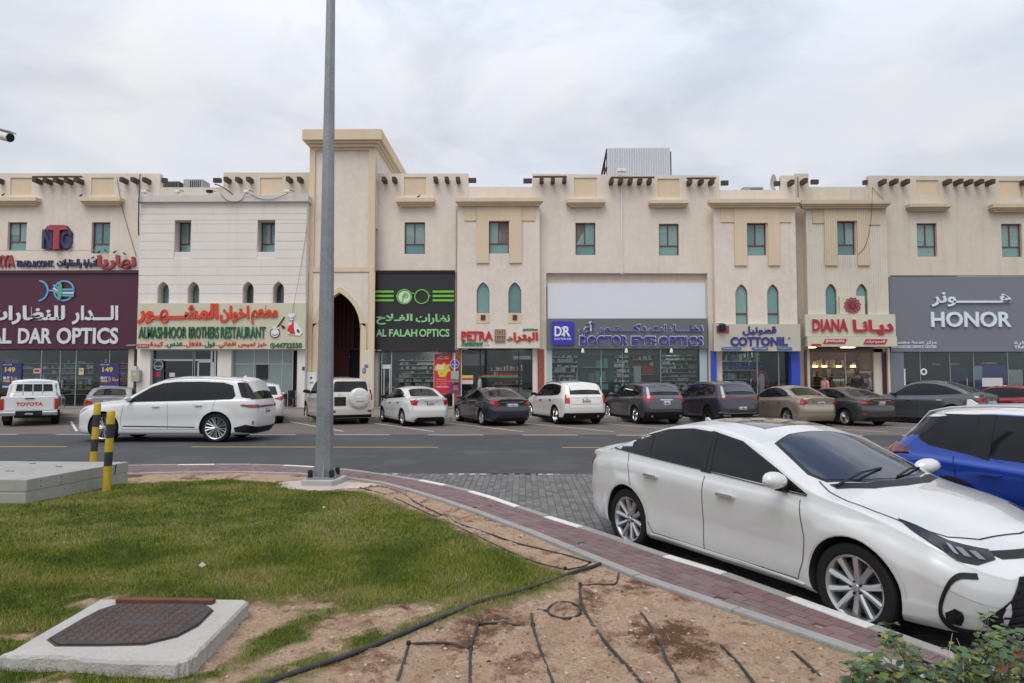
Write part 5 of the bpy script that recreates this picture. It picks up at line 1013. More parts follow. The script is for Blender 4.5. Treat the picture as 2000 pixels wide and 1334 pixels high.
# ================================================================ VEHICLES
def prof(pts, r=.06):
    xs = np.array([p[0] for p in pts], float); zs = np.array([p[1] for p in pts], float)
    def f(x): return np.mean([np.interp(np.asarray(x, float)+o, xs, zs) for o in np.linspace(-r, r, 9)], 0)
    return f
def paint(name, col, metal=.3, rough=.32, flake=.0):
    return pm(name, col, rough, metal, coat=1., spec=.5, var=.03, scale=1.5)
def sedan_base():
    return dict(L=4.63, W=1.78, H=1.435, fo=.95, wb=2.70, R=.318, zb=.19,
        top=[(0, .60), (.06, .70), (.25, .79), (.6, .885), (.92, .945), (1.12, .98), (1.45, 1.135), (1.9, 1.32), (2.2, 1.405), (2.55, 1.435), (2.9, 1.425), (3.25, 1.36), (3.6, 1.23), (3.98, 1.095), (4.2, 1.065), (4.5, 1.06), (4.63, 1.02)],
        edge=[(0, .56), (.25, .72), (.6, .82), (.95, .89), (1.22, .935), (1.36, .975), (1.98, 1.265), (2.35, 1.345), (2.7, 1.37), (3.05, 1.345), (3.4, 1.255), (3.8, 1.10), (4.1, 1.01), (4.5, .985), (4.63, .96)],
        belt=[(0, .52), (.3, .66), (.7, .765), (1.3, .875), (1.6, .905), (2.5, .935), (3.3, .965), (3.8, .97), (4.2, .93), (4.63, .89)],
        nose=[(0, .12), (.2, .10), (.3, .03), (.45, 0), (.6, .02), (.7, .08), (.8, .18), (1.0, .30)], tailb=[(0, .2), (.2, .14), (.35, .02), (.6, 0), (.75, .05), (.9, .03), (1.02, .0), (1.3, .2)],
        Df=.95, Dr=.8, tum=.30, bowf=.17, bowr=.09,
        plan=[(0, .60), (.03, .69), (.08, .775), (.16, .85), (.32, .92), (.75, .98), (1.5, 1), (3.2, 1), (3.9, .98), (4.3, .945), (4.48, .90), (4.56, .84), (4.60, .77), (4.63, .69)],
        dlo=[(1.34, .925), (1.8, .955), (2.5, .985), (3.35, 1.02), (3.93, 1.055), (3.78, 1.115), (3.42, 1.235), (3.1, 1.315), (2.75, 1.345), (2.4, 1.325), (2.1, 1.275), (1.68, 1.09)],
        panes=[(1.60, 2.40), (2.50, 3.23), (3.29, 3.62)], bpil=(2.40, 2.50),
        wscreen=[(1.17, .0), (1.21, .35), (1.33, .63), (1.47, .68), (1.90, .57), (1.98, .3), (1.99, 0)], rscreen=[(3.28, 0), (3.30, .35), (3.36, .50), (3.88, .60), (3.98, .55), (4.02, .3), (4.03, 0)], rback=None,
        doors=[[(1.40, .88), (1.34, .6), (1.36, .42), (1.42, .27)], [(2.46, .93), (2.47, .27)], [(3.66, 1.02), (3.55, .72), (3.38, .52), (3.25, .36), (3.2, .27)]], sillz=.27,
        handles=[(2.16, .80), (3.20, .84)], clad=0, rocker=2)
def suv_base():
    return dict(L=4.68, W=1.88, H=1.68, fo=.93, wb=2.75, R=.36, zb=.22,
        top=[(0, .80), (.08, .92), (.3, .99), (.8, 1.07), (1.2, 1.11), (1.5, 1.27), (1.95, 1.53), (2.2, 1.625), (2.6, 1.675), (3.2, 1.68), (4.0, 1.65), (4.4, 1.62), (4.68, 1.58)],
        edge=[(0, .76), (.3, .91), (.8, 1.0), (1.3, 1.05), (1.46, 1.10), (2.0, 1.44), (2.3, 1.545), (2.7, 1.595), (3.3, 1.60), (4.0, 1.565), (4.68, 1.50)],
        belt=[(0, .70), (.3, .84), (.8, .93), (1.4, .99), (1.7, 1.01), (3, 1.05), (3.9, 1.09), (4.4, 1.10), (4.68, 1.08)],
        nose=[(0, .12), (.2, .10), (.35, .02), (.6, 0), (.8, .05), (.95, .15), (1.2, .3)], tailb=[(0, .22), (.25, .16), (.42, .03), (.6, 0), (.9, .03), (1.08, .07), (1.2, .17), (1.55, .42), (1.7, .50)],
        Df=.95, Dr=1.35, tum=.27, bowf=.15, bowr=.07,
        plan=[(0, .60), (.03, .69), (.08, .78), (.16, .855), (.32, .93), (.75, .985), (1.5, 1), (3.4, 1), (4.1, .985), (4.4, .96), (4.54, .92), (4.62, .865), (4.66, .80), (4.68, .72)],
        dlo=[(1.50, 1.045), (2.6, 1.075), (3.4, 1.10), (3.95, 1.15), (4.10, 1.25), (3.98, 1.50), (3.3, 1.565), (2.7, 1.56), (2.35, 1.52), (2.05, 1.425), (1.72, 1.20)],
        panes=[(1.74, 2.45), (2.55, 3.34), (3.42, 4.08)], bpil=(2.45, 2.55),
        wscreen=[(1.28, 0), (1.32, .4), (1.43, .66), (1.6, .70), (2.02, .60), (2.10, .3), (2.12, 0)], rscreen=None, rback=[(-.64, 1.16), (.64, 1.16), (.56, 1.50), (-.56, 1.50)],
        doors=[[(1.44, .98), (1.36, .6), (1.38, .4), (1.42, .33)], [(2.50, 1.02), (2.51, .33)], [(3.66, 1.08), (3.60, .80), (3.44, .62), (3.32, .46), (3.26, .33)]], sillz=.33,
        handles=[(2.22, .90), (3.26, .93)], clad=5, rocker=3)
def derive(base, L, W, H, fo=None, wb=None, R=None, **kw):
    s = base(); kx, kz = L/s['L'], H/s['H']; kw_ = W/s['W']; f0, w0 = s['fo'], s['wb']; fo = fo or f0*kx; wb = wb or w0*kx
    xa, xb = [0, f0, f0+w0, s['L']], [0, fo, fo+wb, L]; mx = lambda x: float(np.interp(x, xa, xb))
    for k_ in ('top', 'edge', 'belt', 'dlo'): s[k_] = [(mx(x), z*kz) for x, z in s[k_]]
    s['plan'] = [(mx(x), v_) for x, v_ in s['plan']]
    for k_ in ('nose', 'tailb'): s[k_] = [(z*kz, d) for z, d in s[k_]]
    for k_ in ('wscreen', 'rscreen'):
        if s[k_]: s[k_] = [(mx(x), y*kw_) for x, y in s[k_]]
    if s['rback']: s['rback'] = [(y*kw_, z*kz) for y, z in s['rback']]
    s['panes'] = [(mx(a), mx(b)) for a, b in s['panes']]; s['bpil'] = tuple(mx(a) for a in s['bpil']); s['doors'] = [[(mx(x), z*kz) for x, z in d] for d in s['doors']]; s['handles'] = [(mx(x), z*kz) for x, z in s['handles']]
    s['sillz'] *= kz; s.update(L=L, W=W, H=H, fo=fo, wb=wb, R=R or s['R']); s.update(kw); return s
def cat1(ctrl, n):
    p = [np.array(q, float) for q in ctrl]; p = [2*p[0]-p[1]]+p+[2*p[-1]-p[-2]]; out = []
    for i in range(1, len(p)-2):
        a, b, c, d = p[i-1:i+3]
        for k in range(n): t = k/n; out.append(.5*((2*b)+(c-a)*t*.9+(2*a-5*b+4*c-d)*t*t*1+(3*b-a-3*c+d)*t**3) if False else (b*(1-t)**2*(1+2*t)+c*t*t*(3-2*t)+((c-a)*.40)*t*(1-t)**2-((d-b)*.40)*t*t*(1-t)))
    out.append(p[-2]); return np.array(out)
class Car:
    def __init__(s, name, label, cat, S, body_m, pose, NX=84, nsub=3, C_=16, group='parked cars', trim=None):
        s.S = S; x, y, rz = pose; s.root = thing(name, label, cat, (x, y, S.get('lift', 0.)), rz, group); s.paint = body_m
        L, W_, H = S['L'], S['W'], S['H']; top, edge, belt = prof(S['top']), prof(S['edge']), prof(S['belt']); plan = prof(S['plan'], .035)
        u = np.linspace(0, 1, NX); X = L*(.45*u+.55*(.5-.5*np.cos(np.pi*u))); yf = np.linspace(-1, 1, C_+1)
        fz = prof(S['nose'], .05); gz = prof(S['tailb'], .05)
        def deform(P_):
            x = P_[:, 0].copy(); yn = np.abs(P_[:, 1])/(W_/2); kf = np.clip(1-x/S['Df'], 0, 1)**1.5; kr = np.clip(1-(L-x)/S['Dr'], 0, 1)**1.5
            P_[:, 0] = x+kf*(fz(P_[:, 2])+S['bowf']*yn**2.4)-kr*(gz(P_[:, 2])+S['bowr']*yn**2.4)
            for ax in (S['fo'], S['fo']+S['wb']):    # gentle wheel arch flare
                r = np.hypot(P_[:, 0]-ax, P_[:, 2]-S['R']); fl = np.exp(-((r-S['R']-.06)/.10)**2)*S.get('flare', .018)*(P_[:, 2] < H*.56); P_[:, 1] += np.sign(P_[:, 1])*fl*(yn > .7)
            return P_
        rings = []
        for x in X:
            pl = float(plan(x))*W_/2; zt = float(top(x)); ze = min(float(edge(x)), zt-.012); zb_ = S['zb']; zt_b = min(float(belt(x)), ze-.02); h = ze-zt_b; yb = pl*.955; we = yb-.012-S['tum']*h
            mid = .5*(zb_+zt_b)
            ctrl = [(.90*pl, zb_), (.955*pl, zb_+.05), (.975*pl, zb_+.14), (.976*pl, mid-.06), (.993*pl, zb_+.62*(zt_b-zb_)), (.998*pl, zt_b-.14), (.985*pl, zt_b-.055), (yb, zt_b), (yb-.004-S['tum']*h*.44, zt_b+.5*h), (we+.012, ze-.03*min(1, h*4)), (we-.01, ze)]
            side = cat1(ctrl, nsub); rings.append((side, zt, ze, zb_))
        NS = len(rings[0][0])-1; s.NS = NS
        V = []; idx = {}
        def vid(key, p):
            if key not in idx: idx[key] = len(V); V.append(p)
            return idx[key]
        def pos(i, c, j):
            side, zt, ze, zb_ = rings[i]; y, z = side[j]; x = X[i]
            if j == 0: return (x, yf[c]*side[0][0], zb_)
            cr = (zt-ze)*(1-abs(yf[c])**2.1)
            if j == NS: return (x, yf[c]*y, ze+cr)
            if c == 0: return (x, -y, z)
            if c == C_: return (x, y, z)
            return (x, yf[c]*y, z+cr*(j/NS)**5)
        def v_(i, c, j): return vid((i, c, j), pos(i, c, j))
        F = []; FM = []; cl = S['clad']*nsub//1 if False else S['clad']
        rk = max(S['clad'], S['rocker'])
        for i in range(NX-1):
            for c in range(C_): F.append((v_(i, c, 0), v_(i+1, c, 0), v_(i+1, c+1, 0), v_(i, c+1, 0))); FM.append(1); F.append((v_(i, c, NS), v_(i, c+1, NS), v_(i+1, c+1, NS), v_(i+1, c, NS))); FM.append(0)
            for j in range(NS):
                m_ = 1 if j < S['clad'] else 0
                F.append((v_(i, 0, j), v_(i, 0, j+1), v_(i+1, 0, j+1), v_(i+1, 0, j))); FM.append(m_); F.append((v_(i, C_, j), v_(i+1, C_, j), v_(i+1, C_, j+1), v_(i, C_, j+1))); FM.append(m_)
        for i, rev in ((0, False), (NX-1, True)):
            for j in range(NS):
                for c in range(C_):
                    q = (v_(i, c, j), v_(i, c+1, j), v_(i, c+1, j+1), v_(i, c, j+1)); F.append(q if not rev else q[::-1]); FM.append(1 if j < max(S['clad'], S.get('bump', 2)) else 0)
        A = deform(np.array(V)); A[:, 0] = L/2-A[:, 0]; s.trim = trim or M['black']
        if S.get('roofm'):
            for q_, f in enumerate(F):
                c_ = A[list(f)].mean(0); u_ = L/2-c_[0]
                if S['roofx'][0] < u_ and c_[2] > float(edge(u_))-.05+max(0, (u_-L+.9))*-.08: FM[q_] = 3
        body = mesh('body', A, F, [body_m, s.trim, M['liner']]+([S['roofm']] if S.get('roofm') else []), FM); bm = bmesh.new(); bm.from_mesh(body); bmesh.ops.recalc_face_normals(bm, faces=bm.faces); bm.to_mesh(body)
        for f in bm.faces: f.smooth = True
        s.bvh = BVHTree.FromBMesh(bm); bm.free()
        Ra = S['R']+S.get('gap', .05); mb = MB()
        for ax in (S['fo'], S['fo']+S['wb']):
            for sg in (-1, 1):
                a, b = sg*(W_/2-.30), sg*(W_/2+.3); n = 40; xc = L/2-ax
                vv = [(xc+Ra*math.cos(2*math.pi*k/n), yy, S['R']+.01+Ra*math.sin(2*math.pi*k/n)) for yy in (a, b) for k in range(n)]
                # open the arch down through the sill
                mb.add(vv, [tuple(range(n))[::-1], tuple(range(n, 2*n))]+[(k, (k+1) % n, n+(k+1) % n, n+k) for k in range(n)], 2)
        cut = mb.mesh('cutter', [body_m, s.trim, M['liner']]+([S['roofm']] if S.get('roofm') else [])); co_ = link(bpy.data.objects.new('cutter', cut)); bo = link(bpy.data.objects.new('body', body))
        md = bo.modifiers.new('b', 'BOOLEAN'); md.object = co_; md.operation = 'DIFFERENCE'; md.solver = 'EXACT'
        me = bpy.data.meshes.new_from_object(bo.evaluated_get(bpy.context.evaluated_depsgraph_get())); bpy.data.objects.remove(bo); bpy.data.objects.remove(co_)
        me.name = 'body'; me.polygons.foreach_set('use_smooth', [True]*len(me.polygons)); me.set_sharp_from_angle(angle=math.radians(48)); s.body = put('body', me, s.root, world=False)
    # ---- pieces laid on the skin of the body
    def hit(s, mode, u, v, sg=1):
        L, W_, H = s.S['L'], s.S['W'], s.S['H']
        if mode == 'side': o, d = Vector((L/2-u, sg*3, v)), Vector((0, -sg, 0))
        elif mode == 'top': o, d = Vector((L/2-u, v, 4)), Vector((0, 0, -1))
        elif mode == 'rear': o, d = Vector((-L/2-2, u, v)), Vector((1, 0, 0))
        elif mode == 'front': o, d = Vector((L/2+2, u, v)), Vector((-1, 0, 0))
        elif mode in ('wr', 'wf'):    # u runs from the centre line outwards and round the corner
            e = -1 if mode == 'wr' else 1; Wh = W_/2*.93
            if abs(u) <= Wh: t = Vector((e*L/2, sg*u, v))
            else: t = Vector((e*(L/2-(u-Wh)), sg*Wh, v))
            w_ = min(max((min(u, Wh)/Wh-.2)/.8, 0), 1); w_ = w_*w_*(3-2*w_); c = Vector((e*(L/2-1.0), sg*min(u, Wh)*(1-.65*w_), v)); d = (c-t).normalized(); o = t-d*2
        r = s.bvh.ray_cast(o, d, 8)
        if r[0] is None:
            r = s.bvh.find_nearest(o+d*(o-Vector((0, 0, v))).length*.6)
        return r[0], (r[1] if r[1].dot(d) < 0 else -r[1])
    def patch(s, name, poly, mode, mat, off=.004, h=0., sg=1, grid=.08, parent=None, clip=None, label=None, both=False, smooth=True):
        if both:
            for g in (1, -1): s.patch(name, poly, mode, mat, off, h, g, grid, parent, clip, label)
            return
        bm = bmesh.new(); vs_ = [bm.verts.new((u, v, 0)) for u, v in poly]; bm.faces.new(vs_)
        if clip:
            for x, keep in ((clip[0], 1), (clip[1], -1)): bmesh.ops.bisect_plane(bm, geom=bm.verts[:]+bm.edges[:]+bm.faces[:], plane_co=(x, 0, 0), plane_no=(-keep, 0, 0), clear_outer=True)
        if not bm.faces: bm.free(); return
        us = [v.co.x for v in bm.verts]; ws = [v.co.y for v in bm.verts]
        for lo, hi, no in ((min(us), max(us), (1, 0, 0)), (min(ws), max(ws), (0, 1, 0))):
            k = lo+grid
            while k < hi-1e-3: bmesh.ops.bisect_plane(bm, geom=bm.verts[:]+bm.edges[:]+bm.faces[:], plane_co=(k*no[0], k*no[1], 0), plane_no=no); k += grid
        bmesh.ops.triangulate(bm, faces=[f for f in bm.faces if len(f.verts) > 4]); low = {}
        for v in bm.verts:
            p, n = s.hit(mode, v.co.x, v.co.y, sg); v.co = p+n*(off+h); low[v] = p-n*.006
        if h > 0:
            for e in [e for e in bm.edges if e.is_boundary]:
                a, b = e.verts; f = bm.faces.new((a, b, bm.verts.new(low[b]), bm.verts.new(low[a])))
        bm.normal_update(); me = bpy.data.meshes.new(name); bmesh.ops.remove_doubles(bm, verts=bm.verts, dist=.0005); bmesh.ops.recalc_face_normals(bm, faces=bm.faces)
        for f in bm.faces: f.smooth = smooth
        bm.to_mesh(me); bm.free(); me.materials.append(mat); me.set_sharp_from_angle(angle=math.radians(35)); return put(name, me, parent or s.root, label, world=False)
    def strip(s, pts, mode='side', w=.007, mat=None, off=.004, sg=1, name='door_gap', h=0., both=False):
        if both:
            for g in (1, -1): s.strip(pts, mode, w, mat, off, g, name, h)
            return
        q = [Vector(p) for p in pts]; n = []
        for i, p in enumerate(q): d = (q[min(i+1, len(q)-1)]-q[max(i-1, 0)]).normalized(); n.append(Vector((-d.y, d.x)))
        dense = []
        for i in range(len(q)-1):
            k = max(1, int((q[i+1]-q[i]).length/.06))
            for j in range(k): t = j/k; dense.append((q[i].lerp(q[i+1], t), n[i].lerp(n[i+1], t)))
        dense.append((q[-1], n[-1])); V = []; 
        for p, nn in dense:
            a, b = p+nn*w/2, p-nn*w/2
            for c in (a, b): hp, hn = s.hit(mode, c.x, c.y, sg); V.append(hp+hn*(off+h))
        F = [(2*i, 2*i+1, 2*i+3, 2*i+2) for i in range(len(dense)-1)]
        return put(name, mesh(name, V, F, mat or M['gap'], smooth=True), s.root, world=False)
    def text(s, txt, y0, y1, z0, z1, mode='rear', mat=None, off=.012, weight=.03, name='lettering', parent=None):
        co, fs = text_mesh(arabic(txt) if any(ord(c) > 1000 for c in txt) else txt, weight, .02); a, b = co.min(0), co.max(0); t = (co-a)/np.maximum(b-a, 1e-6); V = []
        p0, n0 = s.hit(mode, (y0+y1)/2, (z0+z1)/2)
        for q in t:
            u = y1-(y1-y0)*q[0] if mode == 'rear' else y0+(y1-y0)*q[0]; p, n = s.hit(mode, u, z0+(z1-z0)*q[1]); V.append(p+n*(off+.003*q[2]))
        return put(name, mesh(name, V, fs, mat), parent or s.root, world=False)
    def wheels(s, kind, rimm=None, w=.215):
        S = s.S; tm, rm = wheel_meshes(S['R'], w, kind, rimm or M['rim'])
        for ax in (S['fo'], S['fo']+S['wb']):
            for sg in (1, -1):
                o = put('wheel', tm, s.root, world=False); o.location = (S['L']/2-ax, sg*(S['W']/2-w/2-.025), S['R']); o.rotation_euler = (0, random.uniform(0, 6), 0 if sg > 0 else math.pi)
                put('rim', rm, o, world=False)
    def glasshouse(s, frame='gloss', inset=.022, glass='carglass', panes=None):
        S = s.S; dlo = S['dlo']; c = Vector((sum(p[0] for p in dlo)/len(dlo), sum(p[1] for p in dlo)/len(dlo)))
        s.patch('window_surround', dlo, 'side', M[frame], .002, both=True)
        inn = inset_poly(dlo, inset)
        for a in (panes or S['panes']): s.patch('side_window', inn, 'side', M[glass], .0045, clip=a, both=True, grid=.07)
        for key, nm in (('wscreen', 'windscreen'), ('rscreen', 'rear_window')):
            if S[key]:
                half = S[key]; poly = [(x, y) for x, y in half]+[(x, -y) for x, y in half[::-1][1:-1]] if half[0][1] == 0 else half
                s.patch(nm+'_surround' if False else 'glass_edge', poly, 'top', M['gloss'], .002, grid=.07); s.patch(nm, inset_poly(poly, .03), 'top', M['wscreen' if key == 'wscreen' else glass], .0045, grid=.06)
        if S['rback']: s.patch('glass_edge', S['rback'], 'rear', M['gloss'], .003, grid=.08); s.patch('rear_window', inset_poly(S['rback'], .03), 'rear', M[glass], .006, grid=.08)
    def doors(s):
        for d in s.S['doors']: s.strip(d, both=True)
        z = s.S['sillz']; s.strip([(s.S['doors'][0][-1][0], z), (s.S['doors'][-1][-1][0], z)], both=True)
    def handles(s, mat):
        for x, z in s.S['handles']:
            s.patch('door_handle', [(x-.10, z-.012), (x+.10, z-.010), (x+.105, z+.004), (x+.09, z+.016), (x-.09, z+.014), (x-.105, z+.002)], 'side', mat, .0, .032, both=True, grid=.05)
    def mirrors(s, mat, x=None, z=None, sz=1.):
        S = s.S; x = x or S['dlo'][0][0]+.16; z = z or S['dlo'][0][1]+.06
        for sg in (1, -1):
            p, n = s.hit('side', x, z, sg); mb = MB(); o = Vector((p.x+.02, p.y+sg*.14*sz, p.z+.03)); V = []
            for i in range(9):
                a = math.pi*i/8; rr = math.sin(a)**.7
                for k in range(14):
                    t = 2*math.pi*k/14; V.append((o.x+(.085*rr*math.cos(t) if math.cos(t) > 0 else .03*rr*math.cos(t))*sz-.02*math.cos(a), o.y-sg*.125*math.cos(a)*sz, o.z+(.072 if math.sin(t) > 0 else .058)*rr*math.sin(t)*sz-.012*math.cos(a)))
            F = [(i*14+k, i*14+(k+1) % 14, (i+1)*14+(k+1) % 14, (i+1)*14+k) for i in range(8) for k in range(14)]
            m_ = put('wing_mirror', mesh('wing_mirror', V, F, mat, smooth=True), s.root, world=False)
            MB().bar((p.x, p.y-sg*.02, p.z-.05), (o.x+.01, o.y-sg*.05, o.z-.055), .08, .05).put('mirror_stalk', M['black'], m_, world=False, bevel=.01)
    def plate(s, y0=-.24, z0=.78, w=.34, h=.15, txt='', mode='rear', recess=None):
        if recess: s.patch('plate_recess', recess, 'rear', M['gloss'] if s.S.get('dark_recess') else s.paint, .003, grid=.1)
        c = y0; r = s.patch('number_plate', [(c+w/2, z0), (c+w/2, z0+h), (c-w/2, z0+h), (c-w/2, z0)], mode, M['plate'], .004, .008, grid=.2)
        e = c+w/2 if mode == 'rear' else c-w/2
        s.patch('plate_band', [(e-.002, z0+.004), (e-.002, z0+h-.004), (e-.045, z0+h-.004), (e-.045, z0+.004)] if mode == 'rear' else [(e, z0), (e+.04, z0), (e+.04, z0+h), (e, z0+h)], mode, M['maroon_p'], .0145, grid=.2, parent=r)
        if txt: s.text(txt, c-w/2+.02, c+w/2-.06, z0+h*.12, z0+h*.55, mode, M['ink'], .016, .02, parent=r); s.text('قطر', c-.05, c+.03, z0+h*.66, z0+h*.92, mode, M['ink'], .016, .02, parent=r)
    def rails(s, mat, x0, x1, inset=.06, lift=.05):
        for sg in (1, -1):
            pts = []
            for t in np.linspace(0, 1, 9):
                x = x0+(x1-x0)*t; e = float(prof(s.S['edge'])(x)); p, n = s.hit('top', x, sg*(s.S['W']/2*.955-s.S['tum']*.5-inset)); pts.append(Vector((p.x, p.y, p.z+(lift if 0 < t < 1 else -.01))))
            MB().tube(pts, .013, 8).put('roof_rail', mat, s.root, world=False, smooth=True)
    def fin(s, x, mat):
        p, n = s.hit('top', x, 0); MB().prism([(p.x+.10, p.z-.01), (p.x-.06, p.z-.01), (p.x-.05, p.z+.06), (p.x-.02, p.z+.065)], -.012, .012).put('antenna_fin', mat, s.root, world=False, bevel=.004)
def inset_poly(poly, d):
    n = len(poly); area = sum(poly[i][0]*poly[(i+1) % n][1]-poly[(i+1) % n][0]*poly[i][1] for i in range(n)); sg = 1 if area > 0 else -1; out = []
    for i in range(n):
        a, b, c = Vector(poly[i-1]), Vector(poly[i]), Vector(poly[(i+1) % n]); e1, e2 = (b-a).normalized(), (c-b).normalized(); n1, n2 = Vector((-e1.y, e1.x))*sg, Vector((-e2.y, e2.x))*sg
        m_ = (n1+n2); k = d/max(.35, (1+n1.dot(n2))/2*1.0)/1.0; m_ = m_/2; out.append(tuple(b+m_*k))
    return out
M['liner'] = pm('wheel_well_liner', (.012, .012, .012), .9); M['gap'] = pm('panel_gap', (.01, .01, .01), .8)
_wm = {}
def wheel_meshes(R, w, kind, rimm):
    key = (round(R, 3), kind, rimm.name)
    if key in _wm: return _wm[key]
    rr = R*{'steel': .66, 'multi': .72, 'five': .68, 'ten': .735, 'big': .76, 'six': .72}[kind]; h = w/2
    t = MB(); t.lathe([(rr*.97, -h*.8), (rr*1.03, -h*.98), (R*.93, -h), (R*.985, -h*.86), (R, -h*.6), (R, -h*.33), (R*.985, -h*.31), (R*.985, -h*.26), (R, -h*.24), (R, h*.24), (R*.985, h*.26), (R*.985, h*.31), (R, h*.33), (R, h*.6), (R*.985, h*.86), (R*.93, h), (R*.86, h*1.02), (rr*1.03, h*.98), (rr*.97, h*.8)], 48, axis='y')
    tm = t.mesh('tyre', M['rubber'], smooth=True, sharp=30)
    m = MB(); m.lathe([(rr*.98, -h*.8), (rr*.90, -h*.6), (rr*.88, h*.55), (rr*.93, h*.80), (rr, h*.88), (rr*1.03, h*.93), (rr*1.035, h*.86), (rr*.99, h*.78)], 40, axis='y')
    m.lathe([(.001, -.02), (rr*.80, -.02), (rr*.80, -.005), (.001, -.005)], 32, mi=1, axis='y')          # brake disc
    m.lathe([(.001, -h*.7), (rr*.9, -h*.7)], 24, mi=2, axis='y')
    ns = {'steel': 9, 'multi': 20, 'five': 5, 'ten': 5, 'big': 9, 'six': 6}[kind]
    hub = rr*.17; yo = h*.58
    def spoke(a, w0, w1, r0=hub*.8, r1=rr*.93, tw=0.):
        c, s_ = math.cos(a), math.sin(a); c2, s2 = math.cos(a+tw), math.sin(a+tw)
        def pt(r, t_, y, cc, ss): return (r*cc-t_*ss, y, r*ss+t_*cc)
        V = []
        for r_, w_, y_, cc, ss in ((r0, w0, yo, c, s_), ((r0+r1)/2, (w0+w1)/2*.92, yo+h*.10, (c+c2)/2, (s_+s2)/2), (r1, w1, yo+h*.22, c2, s2)):
            V += [pt(r_, -w_/2, y_-.03, cc, ss), pt(r_, -w_/2*.8, y_-.004, cc, ss), pt(r_, -w_*.12, y_+.006, cc, ss), pt(r_, w_/2*.8, y_-.004, cc, ss), pt(r_, w_/2, y_-.03, cc, ss)]
        F = []
        for k in (0, 5):
            for j in range(4): F.append((k+j, k+j+1, k+5+j+1, k+5+j))
        m.add(V, F)
    for i in range(ns):
        a = 2*math.pi*i/ns
        if kind == 'ten': spoke(a-.25, rr*.20, rr*.25, tw=-.07); spoke(a+.25, rr*.20, rr*.25, tw=.07)
        elif kind == 'five': spoke(a, rr*.30, rr*.40)
        elif kind == 'six': spoke(a, rr*.24, rr*.30); 
        elif kind == 'big': spoke(a-.10, rr*.09, rr*.12, tw=-.05); spoke(a+.10, rr*.09, rr*.12, tw=.05)
        elif kind == 'multi': spoke(a, rr*.07, rr*.11, tw=.12)
        else: spoke(a, rr*.20, rr*.30, r0=rr*.3, tw=.05)
    m.lathe([(hub*1.5, yo-.05), (hub*1.25, yo-.004), (hub*.7, yo+.004), (hub*.6, yo+.012), (.001, yo+.014)], 20, axis='y')
    if kind != 'multi':
        for k in range(5): a = 2*math.pi*(k+.5)/5; m.lathe([(.009, yo), (.009, yo+.012), (.001, yo+.013)], 6, mi=2, axis='y', org=(hub*1.1*math.cos(a), 0, hub*1.1*math.sin(a)))
    rm = m.mesh('rim', [rimm, M['disc'], M['liner']], smooth=True, sharp=35, fix=False)
    _wm[key] = (tm, rm); return _wm[key]
rad = math.radians
def heading(phi): return math.pi/2+rad(phi)      # car +X turned to face away and phi degrees to the left
PW = paint('white_car_paint', (.64, .645, .635), .0, .3); PP = paint('pearl_white_paint', (.58, .59, .58), .10, .25)
# ------------------------------------------------ the white saloon nearest the camera
S = derive(sedan_base, 4.63, 1.78, 1.435, .94, 2.70, .322, gap=.038, flare=.022)
d_ = Vector((.464, -.886)); ang = math.atan2(d_.y, d_.x); NC = (2.50, 6.65)
c = Car('parked_car', 'pearl white saloon with tinted windows parked beside the red block path, nearest the camera', 'car', S, PP, (NC[0], NC[1], ang), NX=150, nsub=5, C_=24)
c.glasshouse(inset=.024); c.patch('pillar_trim', [(2.385, .96), (2.515, .965), (2.49, 1.335), (2.405, 1.33)], 'side', M['gloss'], .006, both=True); c.strip([(2.452, .97), (2.452, 1.34)], w=.008, both=True, off=.008)
c.patch('side_window', [(1.46, .95), (1.57, .957), (1.57, 1.01)], 'side', M['carglass'], .006, both=True); c.doors(); c.handles(M['chrome']); c.mirrors(PP, 1.56, .985, 1.08)
c.patch('window_chrome_strip', [(1.34, .915), (2.5, .976), (3.95, 1.045), (3.95, 1.053), (2.5, .984), (1.34, .922)], 'side', M['gloss'], .004, .006, both=True)
[c.strip([(1.36, g*.67), (1.22, g*.725), (1.05, g*.745), (.85, g*.735), (.62, g*.69), (.42, g*.58), (.32, g*.40), (.28, 0)], 'top', name='bonnet_gap', w=.010) for g in (1, -1)]; c.strip([(1.30, .60), (1.16, .74)], both=True, name='bumper_gap') if False else None
c.strip([(1.22, .60), (1.24, .40), (1.18, .33)], both=True) if False else None
c.patch('sunroof', [(2.15, .40), (2.15, -.40), (2.75, -.42), (2.75, .42)], 'top', pm('sunroof_glass', (.05, .035, .025), .03, coat=1.), .004, grid=.1)
# lamps and face
c.patch('headlight', [(.48, .705), (.70, .73), (.95, .765), (1.22, .815), (1.42, .845), (1.30, .79), (1.10, .715), (.92, .655), (.72, .635), (.52, .66)], 'wf', M['lensd'], .004, .004, both=True, grid=.05)
for k_ in range(3): c.patch('lamp_lens', [(.62+k_*.12, .655+.012*k_), (.68+k_*.12, .66+.014*k_), (.71+k_*.12, .70+.018*k_), (.64+k_*.12, .695+.016*k_)], 'wf', M['lens'], .010, .004, both=True, grid=.05)
c.patch('upper_grille', [(-.5, .70), (.5, .70), (.44, .66), (-.44, .66)], 'front', M['black'], .004, grid=.08); c.patch('grille', [(-.46, .58), (.46, .58), (.66, .30), (.58, .24), (-.58, .24), (-.66, .30)], 'front', M['black'], .005, grid=.07)
for k_ in range(6): zz_ = .28+k_*.052; ww = .60-(k_*.026); c.strip([(-ww, zz_), (ww, zz_)], 'front', .014, M['gloss'], .012, name='grille_bar')
